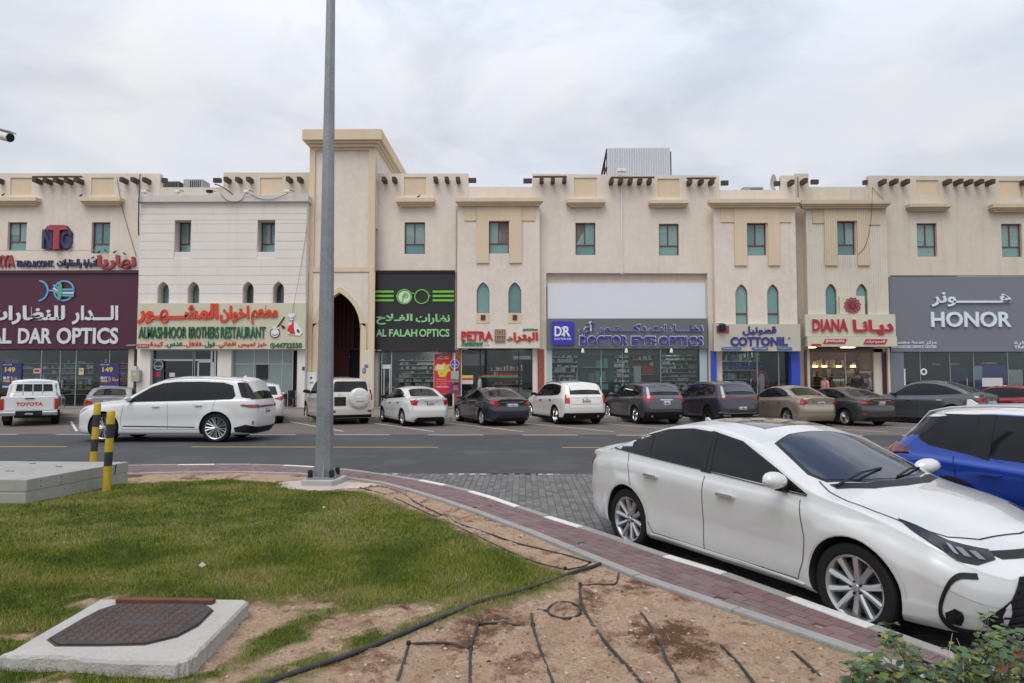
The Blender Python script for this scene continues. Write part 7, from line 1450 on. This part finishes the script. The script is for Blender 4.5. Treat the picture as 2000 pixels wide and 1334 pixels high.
tag(put('spilt_concrete', mesh('spilt_concrete', V, [(0, 1+n_+k, 1+n_+(k+1) % n_) for k in range(n_)]+[(1+k, 1+(k+1) % n_, 1+n_+(k+1) % n_, 1+n_+k) for k in range(n_)], pm('spilt_cement', (.46, .42, .37), .95, var=.2, scale=5, bump=1., bscale=30, spots=.2))), 'rough pale crust of spilt cement round the lamp post footing', 'cement')
# ---- striped bollards
def bollard(label, px, py_foot, py_top, foot_xy=None, lean=0., r=.057):
    f = foot_xy or on(px, py_foot); zt = P(px, py_top, f.y).z; z0 = ez(f.x, f.y)-.02; t = thing('bollard', label, 'bollard', (f.x, f.y, z0), group='striped bollards')
    ns = 5; hh = (zt-z0)/ns; brk = [0, .32, .49, .66, .83, 1.0]; Y_ = pm('traffic_yellow', (.50, .34, .02), .5, var=.2, scale=8, spots=.2); B_ = pm('worn_black_paint', (.025, .028, .032), .5, var=.3, scale=8)
    for k in range(ns):
        z1, z2 = z0+brk[k]*(zt-z0), z0+brk[k+1]*(zt-z0)-.001; mb = MB(); prf = [(.001, z1), (r, z1), (r, z2), (.001, z2)] if k < ns-1 else [(.001, z1), (r, z1), (r, z2-.03), (r*.8, z2-.008), (r*.4, z2), (.001, z2)]
        mb.lathe(prf, 20, org=(f.x, f.y, 0)); mb.v = [(x+(z-z0)*lean, y, z) for x, y, z in mb.v]; mb.put('painted_band', (Y_ if k % 2 == 0 else B_), t, smooth=True, sharp=50)
    return t
bollard('yellow and black striped bollard standing on the grass in front of the concrete box', 208, 958, 801, lean=.03)
bollard('yellow and black striped bollard behind the concrete box, farther from the camera', 172, 0, 786, foot_xy=Vector((-7.72, 12.25)), lean=.045)
# ---- big concrete box
Nn, Rr = G(50, 984, .13), G(250, 941, .13); U = Vector((-1, .03, 0)).normalized(); wN, wR = Nn, Rr
CB = pm('box_concrete', (.33, .325, .30), .8, var=.16, scale=1.3, bump=.25, bscale=50, streak=.35, warm=(.2, .19, .17), spots=.1)
bt = thing('concrete_box', 'large low pale grey concrete box half sunk in the lawn at the left edge', 'concrete box', (Nn.x, Nn.y, .1))
def boxring(e, z0, z1): 
    a, b, c2, d2 = (Nn+Vector((e, -e, 0))), (Rr+Vector((e, e*.5, 0))), Rr+U*4.6+Vector((0, e, 0)), Nn+U*4.6+Vector((0, -e, 0)); return [(p.x, p.y) for p in (a, b, c2, d2)], z0, z1
o_, z0, z1 = boxring(0, .05, .275); MB().prism(o_, z0, z1, plane='xy').put('base', CB, bt, bevel=.01)
o_, z0, z1 = boxring(-.015, .276, .288); MB().prism(o_, z0, z1, plane='xy').put('joint_strip', pm('white_sealant', (.6, .6, .57), .7), bt)
o_, z0, z1 = boxring(.004, .289, .455); 
for k in range(3):      # lid slabs side by side
    def lerp2(t): a = Nn+U*(4.6*t); b = Rr+U*(4.6*t); return a, b
    ts = [0, .36, .70, 1.0]; a, b = lerp2(ts[k]+(.003 if k else -.001)); c2, d2 = lerp2(ts[k+1]); MB().prism([(a.x, a.y), (b.x, b.y), (d2.x, d2.y), (c2.x, c2.y)], .289, .455+.002*k, plane='xy').put('lid_slab', CB, bt, bevel=.012)
for t in (.12, .3, .8):
    a = Nn.lerp(Rr, t); 
    for zz_ in (.33, .41): MB().lathe([(.001, 0), (.008, 0), (.008, .004), (.001, .005)], 8, axis='x', org=(a.x+.004, a.y, zz_)).put('screw', M['black'], bt)
a = Nn.lerp(Rr, .84); MB().bar((a.x+.006, a.y, .30), (a.x+.010, a.y+.03, .45), .006, .02).put('crack', M['black'], bt)
for (x, y, l_) in ((-.9, .8, .12), (-.5, 1.3, .1), (-1.6, .5, .15), (-1.2, 1.7, .1)): MB().box(Nn.x+x, Nn.x+x+l_, Nn.y+y, Nn.y+y+.02, .4555, .462).put('lifting_hook', M['black'], bt)
# ---- manhole slab with its iron cover
ZS = .215
sl = thing('manhole', 'concrete manhole slab with a rusty patterned iron cover on the lawn', 'manhole', (G(240, 1230, ZS).x, G(240, 1230, ZS).y, .12))
sq = [G(*p, ZS) for p in ((-2, 1279), (18, 1272), (192, 1172), (196, 1169), (478, 1170), (486, 1173), (484, 1176), (415, 1245), (385, 1275), (368, 1287), (340, 1293), (200, 1290), (120, 1281), (8, 1281))]
cen = sum((Vector((p.x, p.y)) for p in sq), Vector((0, 0)))/len(sq); dens = []
for a, b in zip(sq, sq[1:]+sq[:1]):
    for k in range(6): p = a.lerp(b, k/6); dens.append((p.x+random.uniform(-.004, .004), p.y+random.uniform(-.005, .005)))
n_ = len(dens); inn_ = [(cen.x+(x-cen.x)*.975, cen.y+(y-cen.y)*.975) for x, y in dens]
V = [(x, y, ZS) for x, y in inn_]+[(x, y, ZS-.015+random.uniform(-.006, .004)) for x, y in dens]+[(x+random.uniform(-.006, .006), y+random.uniform(-.006, .006), ZS-.07) for x, y in dens]+[(cen.x+(x-cen.x)*1.01, cen.y+(y-cen.y)*1.01, .05) for x, y in dens]
F = [tuple(t) for t in tessellate_polygon([[Vector((x, y, 0)) for x, y in inn_]])]
for r_ in range(3): F += [(r_*n_+k, r_*n_+(k+1) % n_, (r_+1)*n_+(k+1) % n_, (r_+1)*n_+k) for k in range(n_)]
mb = MB().add(V, F); mb.put('slab', pm('slab_concrete', (.42, .405, .37), .9, var=.14, scale=3, bump=.8, bscale=55, spots=.18, streak=.2, warm=(.28, .26, .23)), sl)
cv_px = [(97, 1248), (113, 1260), (200, 1260), (283, 1258), (345, 1243), (385, 1222), (414, 1193), (404, 1185), (392, 1180), (232, 1181), (194, 1193), (160, 1211)]
cp = [G(*p, ZS+.004) for p in cv_px]; cc = sum((Vector((p.x, p.y)) for p in cp), Vector((0, 0)))/len(cp)
rust = pm('rusty_iron', (.105, .062, .045), .75, .3, var=.45, scale=3.2, bump=.5, bscale=60, spots=.3); iron = pm('dark_worn_iron', (.065, .062, .068), .55, .5, var=.4, scale=2.5, bump=.4, bscale=60)
MB().prism([(cc.x+(p.x-cc.x)*1.03, cc.y+(p.y-cc.y)*1.03) for p in cp], ZS-.0, ZS+.004, plane='xy').put('frame_ring', rust, sl); cvp = [(p.x, p.y) for p in cp]; MB().prism(cvp, ZS+.0042, ZS+.014, plane='xy').put('cover', iron, sl, bevel=.002)
mb = MB(); e1 = (G(404, 1185, ZS)-G(232, 1181, ZS)); e1 = Vector((e1.x, e1.y)).normalized(); e2 = (G(194, 1193, ZS)-G(97, 1248, ZS)); e2 = Vector((e2.x, e2.y)).normalized()
xs_, ys_ = [], []
for i in range(-16, 17):
    for j in range(-14, 15):
        p = cc+e1*(i*.062)+e2*(j*.062)
        if float(sdf(cvp, np.array([p.x]), np.array([p.y]))[0]) < .025: continue
        if abs(i) < 3 and abs(j) < 1: continue
        q = [p+e1*sx_*.021+e2*sy_*.021 for sx_, sy_ in ((-1, -1), (1, -1), (1, 1), (-1, 1))]; t_ = [p+e1*sx_*.017+e2*sy_*.017 for sx_, sy_ in ((-1, -1), (1, -1), (1, 1), (-1, 1))]
        mb.add([(v.x, v.y, ZS+.014) for v in q]+[(v.x, v.y, ZS+.019) for v in t_], [(4, 5, 6, 7)]+[(k, (k+1) % 4, 4+(k+1) % 4, 4+k) for k in range(4)])
mb.put('raised_studs', rust, sl, kind='stuff')
a, b = G(230, 1177, ZS), G(418, 1179, ZS); MB().bar((a.x, a.y, ZS+.018), (b.x, b.y, ZS+.018), .06, .03).put('hinge_bar', pm('red_rust', (.13, .045, .025), .85, var=.3, scale=6, bump=.4, bscale=80), sl, bevel=.004)
# ---- irrigation pipes
PIPE = pm('dusty_black_pipe', (.030, .029, .029), .65, var=.3, scale=6, spots=.0, streak=.6, warm=(.16, .12, .09))
def hose(label, px, r0_, cat='irrigation pipe', lift=.0, wob=.0, group=None):
    r = r0_*.78; q = catmull([on(*p) for p in px], 8); pts = [Vector((p.x, p.y, ez(p.x, p.y)+r*.7+lift+0)) for i, p in enumerate(q)]
    zs_ = [p.z for p in pts]; k_ = 18; 
    for i, p in enumerate(pts): p.z = max(zs_[i]-r*1.3, sum(zs_[max(0, i-k_):i+k_+1])/len(zs_[max(0, i-k_):i+k_+1]))
    return tag(MB().tube(pts, r, 8).put('hose', PIPE, smooth=True, sharp=60), label, cat, group)
hose('thick black pipe laid between the lawn and the bare earth, running to the red path', [(470, 1358), (520, 1338), (600, 1309), (700, 1275), (800, 1234), (870, 1204), (930, 1180), (1000, 1161), (1060, 1141), (1120, 1119), (1158, 1107), (1180, 1098)], .021)
hose('long thin black hose curving from the lamp post along the inner kerb', [(668, 941), (704, 945), (740, 948), (780, 960), (812, 980), (860, 1003), (900, 1022), (948, 1038), (1000, 1056), (1060, 1071), (1116, 1085), (1152, 1096)], .011)
hose('thin black hose following the right edge of the lawn', [(702, 951), (756, 966), (804, 987), (860, 1013), (920, 1040), (980, 1069), (1036, 1093), (1104, 1111)], .009)
hose('short black hose joining the two long thin ones near the end of the thick pipe', [(1152, 1097), (1140, 1103), (1105, 1110)], .009)
hose('bent black drip hose at the lower left of the bare earth', [(776, 1330), (790, 1288), (798, 1262), (806, 1257), (872, 1255), (916, 1264)], .011)
hose('short straight drip hose between two upright ones, farther up the bare earth', [(932, 1216), (970, 1215), (1016, 1219)], .010)
hose('drip hose running straight down to the bottom edge, joined to the bent one', [(934, 1215), (925, 1245), (919, 1270), (918, 1350)], .012)
hose('drip hose slanting to the bottom edge below the hose ring', [(1038, 1195), (1041, 1219), (1055, 1266), (1070, 1306), (1088, 1352)], .011)
hose('long curved drip hose passing right of the hose ring', [(1132, 1140), (1136, 1176), (1156, 1216), (1188, 1260), (1220, 1296), (1262, 1344)], .013)
hose('angled short hose at the top of the long curved drip hose', [(1132, 1144), (1165, 1141), (1200, 1140), (1206, 1130), (1208, 1118)], .010)
hose('half buried drip hose in the middle of the bare earth', [(1252, 1198), (1268, 1220), (1290, 1262), (1306, 1296), (1334, 1344)], .011)
hose('drip hose lying loose near the bottom edge, left of the bush', [(1408, 1260), (1440, 1292), (1478, 1340)], .012); hose('short loose drip hose just left of the bush', [(1548, 1272), (1575, 1295), (1602, 1322)], .011); hose('very short stub of hose sticking out above the half buried one', [(1214, 1152), (1222, 1163)], .009)
q = [(1102+32*math.cos(a), 1190+14.5*math.sin(a)) for a in np.linspace(0, 2*math.pi, 22)]; hose('ring of black hose lying on the bare earth', q, .011); hose('short feed hose on the left of the hose ring', [(1050, 1187), (1060, 1189), (1071, 1189)], .009)
for x, y in ((798, 1260), (919, 1264), (934, 1216), (1041, 1217), (1133, 1142), (1136, 1176), (704, 946), (1104, 1110), (1152, 1097)):
    p = on(x, y); mb = MB(); mb.lathe([(.001, 0), (.015, 0), (.016, .014), (.011, .022), (.001, .023)], 10, org=(p.x, p.y, p.z)); 
    tag(mb.put('hose_connector', M['black']), {798: 'knee joint at the upper left of the bent drip hose', 919: 'tee joint where the bent hose meets the straight one', 934: 'joint at the top of the straight drip hose', 1041: 'joint at the right end of the short straight hose', 1133: 'joint at the top of the long curved hose', 1136: 'tee joint beside the hose ring', 704: 'joint near the lamp post where two hoses part', 1104: 'joint at the near end of the lawn edge hose', 1152: 'joint at the near end of the kerb hose'}[x], 'hose joint', 'hose joints')
p = on(954, 1296); tag(MB().add([(p.x-.02, p.y, p.z+.01), (p.x, p.y-.012, p.z+.03), (p.x+.02, p.y, p.z+.015), (p.x, p.y+.018, p.z+.02)], [(0, 1, 2), (0, 2, 3)]).put('petal', pm('red_petal', (.3, .01, .02), .6)), 'crumpled red petal on the bare earth', 'petal')
for i_, (x, y, s_, lb) in enumerate(((395, 1111, .045, 'pale stone alone in the middle of the lawn'), (1018, 1046, .035, 'pale stone beside the inner kerb above the hoses'), (1162, 1150, .03, 'grey stone right of the top of the curved hose'), (1260, 1190, .025, 'small white stone near the half buried hose'), (632, 991, .03, 'white scrap on the far part of the lawn'))):
    p = on(x, y, s_*.3); V = [(p.x+v[0]*s_*random.uniform(.8, 1.2), p.y+v[1]*s_, p.z+v[2]*s_*.7) for v in ico]; tag(put('stone', mesh('stone', V, icf, cm[2])), lb, 'stone')
# twigs
mb = MB(); tx, ty = scatter(700, -2.5, 2.6, 3.0, 8.0, lambda x, y: (sdf(EARTH, x, y) > .1) & (lawn_mask(x, y) < .1)); 
for x, y in zip(tx[:160], ty[:160]): a = random.uniform(0, 6.3); l_ = random.uniform(.02, .07); z_ = ez(x, y)+.004; mb.bar((x, y, z_), (x+l_*math.cos(a), y+l_*math.sin(a), z_+random.uniform(0, .01)), .0022)
tag(mb.put('twigs', pm('dry_twig', (.28, .22, .15), .9)), 'dry twigs and straws strewn over the bare earth', 'twigs', kind='stuff')
# ---- the bush in the lower right corner
bt = G(1850, 1420, .12); BXc = Vector((1.98, 2.95, .12)); bush = thing('bush', 'low leafy shrub with round green and yellowish leaves in the lower right corner', 'shrub', (BXc.x, BXc.y, .12))
leafm = [pm('leaf_dark', (.030, .062, .022), .45, var=.3, scale=20), pm('leaf_mid', (.055, .11, .025), .45, var=.3, scale=20), pm('leaf_yellow', (.15, .185, .025), .5, var=.3, scale=20), pm('leaf_brown', (.14, .07, .03), .7)]
rb = random.Random(11)
def leaf_mesh(s_, m_):
    o_ = [(0, 0), (.30, .22), (.46, .5), (.40, .8), (.12, 1.0), (0, .97), (-.12, 1.0), (-.40, .8), (-.46, .5), (-.30, .22)]; V = [(x*s_, y*s_, abs(x)*s_*.28-.10*s_*(y-.4)**2*2) for x, y in o_]+[(0, .5*s_, -.02*s_)]
    return mesh('leaf', V, [(i, (i+1) % 10, 10) for i in range(10)], m_, smooth=True)
lms = [leaf_mesh(s_, m_) for s_ in (.030, .038, .048) for m_ in leafm]; stems = MB(); leaves = []
targets = []
for k in range(120):
    px_, py_ = rb.uniform(1655, 2080), 0
    lim = np.interp(px_, [1655, 1700, 1740, 1790, 1850, 1900, 1940, 2000, 2080], [1290, 1275, 1236, 1300, 1295, 1275, 1222, 1240, 1230]); py_ = lim+abs(rb.gauss(0, 1))*55; Yt = rb.uniform(2.85, 3.75)
    targets.append(P(px_, py_, Yt))
for (px_, py_, Yt) in ((1733, 1222, 3.5), (1690, 1280, 3.3), (1678, 1300, 3.2), (1855, 1265, 3.6), (1930, 1198, 3.6), (1928, 1205, 3.5), (1965, 1240, 3.4), (1900, 1270, 3.4), (1990, 1235, 3.3), (1665, 1318, 3.2), (1740, 1245, 3.4), (1752, 1262, 3.3)): targets.append(P(px_, py_, Yt))
for T_ in targets:
    T_.z = max(T_.z, .16); b0 = Vector((BXc.x+rb.uniform(-.45, .75), BXc.y+rb.uniform(-.2, .45), .13)); b0 = b0.lerp(Vector((T_.x, T_.y, .13)), .55); mid = b0.lerp(T_, .5)+Vector((rb.uniform(-.08, .08), rb.uniform(-.08, .08), .08)); pts = catmull([b0, mid, T_], 5); stems.tube(pts, [.005-.0035*i/(len(pts)-1) for i in range(len(pts))], 5)
    for i, p in enumerate(pts[2:]):
        for _ in range(rb.choice((1, 1, 2))): leaves.append((p+Vector((rb.uniform(-.02, .02), rb.uniform(-.02, .02), rb.uniform(-.01, .03))), rb.uniform(0, 6.3), rb.uniform(-.7, .5), rb.random()+(.12 if i > 6 else 0)))
    for _ in range(3): leaves.append((T_+Vector((rb.uniform(-.03, .03), rb.uniform(-.03, .03), rb.uniform(-.02, .02))), rb.uniform(0, 6.3), rb.uniform(-.9, .3), rb.random()+.15))
stems.put('stem', pm('bush_stem', (.12, .085, .055), .8), bush, kind='stuff')
def lx_form(p, a, t): return Matrix.Translation(p) @ Matrix.Rotation(a, 4, 'Z') @ Matrix.Rotation(t, 4, 'X')
leaves.sort(key=lambda l_: -(l_[0].z)-.3*rb.random()); extra = MB()
inv = Matrix.Translation(-Vector(bush.location))
for i, (p, a, t, u_) in enumerate(leaves):
    mi = 2 if u_ > .86 else 1 if u_ > .40 else 0
    if u_ < .02: mi = 3
    me_ = lms[rb.randrange(3)*4+mi]; Mx = lx_form(p, a, t)
    if i < 300: o = bpy.data.objects.new('leaf', me_); link(o); o.parent = bush; o.matrix_local = inv @ Mx
    else: extra.add([tuple(Mx @ v.co) for v in me_.vertices], [tuple(f.vertices) for f in me_.polygons], mi)
extra.put('foliage', leafm, bush, kind='stuff', fix=False)
mb = MB()
for (a, b) in (((1790, 1330), (1722, 1225)), ((1740, 1330), (1728, 1240)), ((1830, 1330), (1860, 1236)), ((1880, 1330), (1868, 1246)), ((1730, 1320), (1745, 1230)), ((1700, 1330), (1712, 1270))): p, q = P(*a, 3.2), P(*b, 3.45); mb.tube([p, p.lerp(q, .5)+Vector((.02, 0, .02)), q], [.003, .002, .001], 4)
mb.put('bare_twigs', pm('dry_twig', (.28, .22, .15)), bush, kind='stuff')
# ---- security camera on a pole that stands outside the picture
Yc = 7.2; p = P(7, 265, Yc); t = thing('security_camera', 'small white and black bullet security camera at the upper left edge of the picture', 'security camera', tuple(p)); d = Vector((.9, -.15, -.28)).normalized()
MB().tube([p-d*.22, p+d*.09], .052, 14).put('housing', M['white'], t, smooth=True, sharp=40); MB().tube([p+d*.085, p+d*.10], .046, 14).put('lens_face', M['black'], t); MB().bar(p-d*.24+Vector((0, 0, .062)), p+d*.11+Vector((0, 0, .062)), .11, .012).put('sun_hood', M['cap'], t); MB().tube([p-d*.1+Vector((0, 0, -.03)), p-d*.16+Vector((0, 0, -.12)), p+Vector((-.75, 0, -.1))], .02, 8).put('bracket', M['cap'], t)
tag(MB().tube([(p.x-.78, Yc, 0), (p.x-.78, Yc, 7.0)], .07, 12).put('camera_pole', M['galv'], smooth=True, sharp=50), 'galvanised pole carrying the security camera, outside the left edge', 'pole')
# ================================================================ PEOPLE
def skin_mesh(name, joints, edges, rad_, mat, sub=2):
    me = bpy.data.meshes.new(name); me.from_pydata([tuple(j) for j in joints], edges, []); o = link(bpy.data.objects.new(name, me)); bpy.context.view_layer.objects.active = o
    md = o.modifiers.new('s', 'SKIN'); sv = me.skin_vertices[0].data
    for i, r in enumerate(rad_): sv[i].radius = r if isinstance(r, tuple) else (r, r)
    sv[0].use_root = True; o.modifiers.new('d', 'SUBSURF').levels = sub; m2 = bpy.data.meshes.new_from_object(o.evaluated_get(bpy.context.evaluated_depsgraph_get())); bpy.data.objects.remove(o)
    m2.name = name; m2.materials.clear(); m2.materials.append(mat); m2.polygons.foreach_set('use_smooth', [True]*len(m2.polygons)); return m2
def person(label, loc, rz, h, shirt, trousers, skinm, cap=None, beard=False, stride=.16, arms=((.12, -.08), (-.06, .06))):
    t = thing('person', label, 'person', loc, rz); k = h/1.75
    J = []; E = []; R = []
    def j(x, y, z, r, par=None): J.append(Vector((x, y, z))*k); R.append(tuple(q*k for q in r) if isinstance(r, tuple) else r*k); (E.append((par, len(J)-1)) if par is not None else None); return len(J)-1
    # x is forward, y is to the left
    pe = j(0, 0, .94, (.11, .15)); wa = j(0, 0, 1.10, (.10, .135), pe); ch = j(.01, 0, 1.30, (.115, .165), wa); nb = j(0, 0, 1.45, (.07, .10), ch); nk = j(.01, 0, 1.52, .055, nb); h1 = j(.02, 0, 1.60, (.075, .068), nk); h2 = j(.025, 0, 1.68, (.092, .075), h1); h3 = j(.015, 0, 1.735, (.06, .05), h2)
    for sg, (aw, _) in ((1, arms[0]), (-1, arms[1])):
        sh = j(0, sg*.19, 1.42, .058, nb); el = j(-.03+aw*.3, sg*.235, 1.14, .042, sh); wr = j(.05+aw, sg*.225, .92, .03, el); ha = j(.07+aw, sg*.22, .85, (.035, .018), wr)
        for f in range(4): j(.085+aw-f*.012+.01, sg*(.215-.0*f)+(f-1.5)*.0, .78+abs(f-1.5)*.008, .009, ha)
        th = j(.10+aw, sg*.20, .84, .011, ha)
        st = stride*sg; hp = j(0, sg*.095, .86, .085, pe); kn = j(st*.6+.02, sg*.10, .49, .058, hp); an = j(st, sg*.10, .09, .04, kn); j(st+.12, sg*.11, .035, (.035, .04), an)
    put('body', skin_mesh('body', J, E, R, skinm), t, world=False)
    # clothes follow the same joints, a little thicker
    def sub(keep, grow, mat, nm):
        mp = {a: i for i, a in enumerate(keep)}; es = [(mp[a], mp[b]) for a, b in E if a in mp and b in mp]; rr = [tuple(q+grow for q in R[a]) if isinstance(R[a], tuple) else R[a]+grow for a in keep]; put(nm, skin_mesh(nm, [J[a] for a in keep], es, rr, mat), t, world=False)
    base = 8; A1 = [base, base+1, base+2]; o2 = base+9+4; legs1 = [base+9, base+10, base+11]; b2 = base+13; A2 = [b2, b2+1, b2+2]; legs2 = [b2+9, b2+10, b2+11]
    sub([pe, wa, ch, nb]+A1+A2, .016, shirt, 'shirt'); sub([pe]+legs1+legs2, .014, trousers, 'trousers')
    for g in (legs1[2]+1, legs2[2]+1): c_ = J[g]; MB().box(c_.x-.19, c_.x+.07, c_.y-.05, c_.y+.05, c_.z-.036, c_.z+.045).put('shoe', M['black'], t, world=False, bevel=.03)
    hd = J[h2]; mb = MB()
    def dome(zc, r, sc_, off, z0=-.15):
        V = []
        for i in range(7):
            a = math.pi/2*(i/6)*1.12; rr = r*math.sin(a)
            for q in range(16): b_ = 2*math.pi*q/16; V.append((hd.x+off+rr*math.cos(b_)*sc_[0], hd.y+rr*math.sin(b_)*sc_[1], hd.z+zc+r*math.cos(a)*sc_[2]))
        return MB().add(V, [(i*16+q, i*16+(q+1) % 16, (i+1)*16+(q+1) % 16, (i+1)*16+q) for i in range(6) for q in range(16)])
    d_ = dome(.0, .112*k, (1.0, .88, .92), -.014); d_.put('cap' if cap else 'hair', cap or M['hair'], t, world=False, smooth=True)
    if beard: MB().lathe([(.001, -.05), (.05, -.045), (.066, -.0), (.05, .03)], 14, org=(hd.x+.02, hd.y, hd.z-.065)).put('beard', M['hair'], t, world=False, smooth=True)
    MB().tube([hd+Vector((.088, 0, .01))*k, hd+Vector((.112, 0, -.018))*k, hd+Vector((.10, 0, -.03))*k], .013, 6).put('nose', skinm, t, world=False, smooth=True)
    for sg in (1, -1):
        MB().lathe([(.001, .006), (.011, .003), (.011, -.003), (.001, -.006)], 8, axis='x', org=(hd.x+.088*k, hd.y+sg*.03*k, hd.z+.012)).put('eye', M['hair'], t, world=False); MB().tube([hd+Vector((.005, sg*.078, .02))*k, hd+Vector((-.01, sg*.088, -.0))*k, hd+Vector((.005, sg*.078, -.025))*k], .011, 6).put('ear', skinm, t, world=False, smooth=True)
    MB().bar(hd+Vector((.098, -.025, -.05))*k, hd+Vector((.098, .025, -.05))*k, .012, .008).put('mouth', pm('lip', (.2, .07, .05), .5), t, world=False)
    return t
SK = M['skin']; SK2 = pm('skin_dark', (.13, .065, .04), .6)
def foot(px, Y): q = P(px, 760, Y); return (q.x, Y, .295 if Y < 33.2 else .35)
person('person in a pale green patterned shirt walking left past the small restaurant window', foot(937, 33.8), math.pi*1.02, 1.62, pm('patterned_shirt', (.38, .46, .36), .8, var=.6, scale=9), pm('dark_trousers', (.03, .03, .035), .8), SK)
person('person in a pink shirt and dark cap in front of the jeweller', foot(1611, 33.0), rad(200), 1.64, pm('pink_shirt', (.52, .26, .24), .8, var=.25, scale=8), pm('dark_trousers', (.03, .03, .035)), SK, cap=M['hair'])
person('tall bearded person in a plain black top in front of the jeweller', foot(1675, 32.9), rad(235), 1.86, pm('black_top', (.012, .012, .014), .8), pm('dark_trousers', (.03, .03, .035)), SK2, beard=True)
person('person in a grey shirt with a brown cap right behind the man in black', foot(1699, 33.1), rad(160), 1.70, pm('grey_shirt', (.15, .15, .18), .8), pm('dark_trousers', (.03, .03, .035)), SK, cap=pm('brown_cap', (.10, .05, .04), .8))
person('dim figure standing inside the maroon optician shop behind the glass', (P(67, 740, 36.6).x, 36.6, .361), rad(270), 1.66, pm('navy_shirt', (.04, .045, .06), .8), pm('dark_trousers', (.03, .03, .035)), SK2, stride=0)
# mannequin with a magenta jacket in the window of the underwear shop
q = P(1487, 770, 35.9); t = thing('mannequin', 'headless white mannequin under a magenta jacket in the shop window with blue pillars', 'mannequin', (q.x, 35.9, .37))
z_ = P(1487, 728, 35.9).z; prf = [(.001, .37), (.16, .37), (.05, .42), (.03, .9), (.17, 1.0), (.15, 1.2), (.19, 1.45), (.16, z_-.12), (.07, z_-.02), (.001, z_)]; MB().lathe(prf, 20, org=(q.x, 35.9, 0)).put('torso', M['white'], t, smooth=True)
mg = pm('magenta_cloth', (.42, .03, .16), .8, var=.2, scale=6)
for sg in (1, -1): MB().tube([(q.x+sg*.05, 35.85, z_+.03), (q.x+sg*.22, 35.84, z_-.10), (q.x+sg*.30, 35.82, z_-.5), (q.x+sg*.27, 35.82, z_-1.0)], [.06, .10, .11, .07], 10).put('sleeve', mg, t, smooth=True)
MB().tube([(q.x-.16, 35.83, z_-.02), (q.x, 35.80, z_+.05), (q.x+.16, 35.83, z_-.02)], .08, 10).put('collar', mg, t, smooth=True)
# steel chair by the frosted restaurant glass
q = P(567, 785, 33.5); t = thing('chair', 'steel framed chair standing in front of the frosted restaurant glass', 'chair', (q.x, 33.5, .35)); z0 = .35
for sx_, sy_ in ((-.2, -.2), (.2, -.2)): MB().tube([(q.x+sx_, 33.5+sy_, z0), (q.x+sx_, 33.5+sy_, z0+.45)], .014, 6).put('leg', M['chrome'], t)
for sx_ in (-.2, .2): MB().tube([(q.x+sx_, 33.7, z0), (q.x+sx_, 33.72, z0+.85)], .014, 6).put('leg', M['chrome'], t)
MB().box(q.x-.22, q.x+.22, 33.28, 33.70, z0+.44, z0+.48).put('seat', M['black'], t, bevel=.015); MB().box(q.x-.2, q.x+.2, 33.70, 33.73, z0+.62, z0+.85).put('backrest', M['black'], t, bevel=.015)
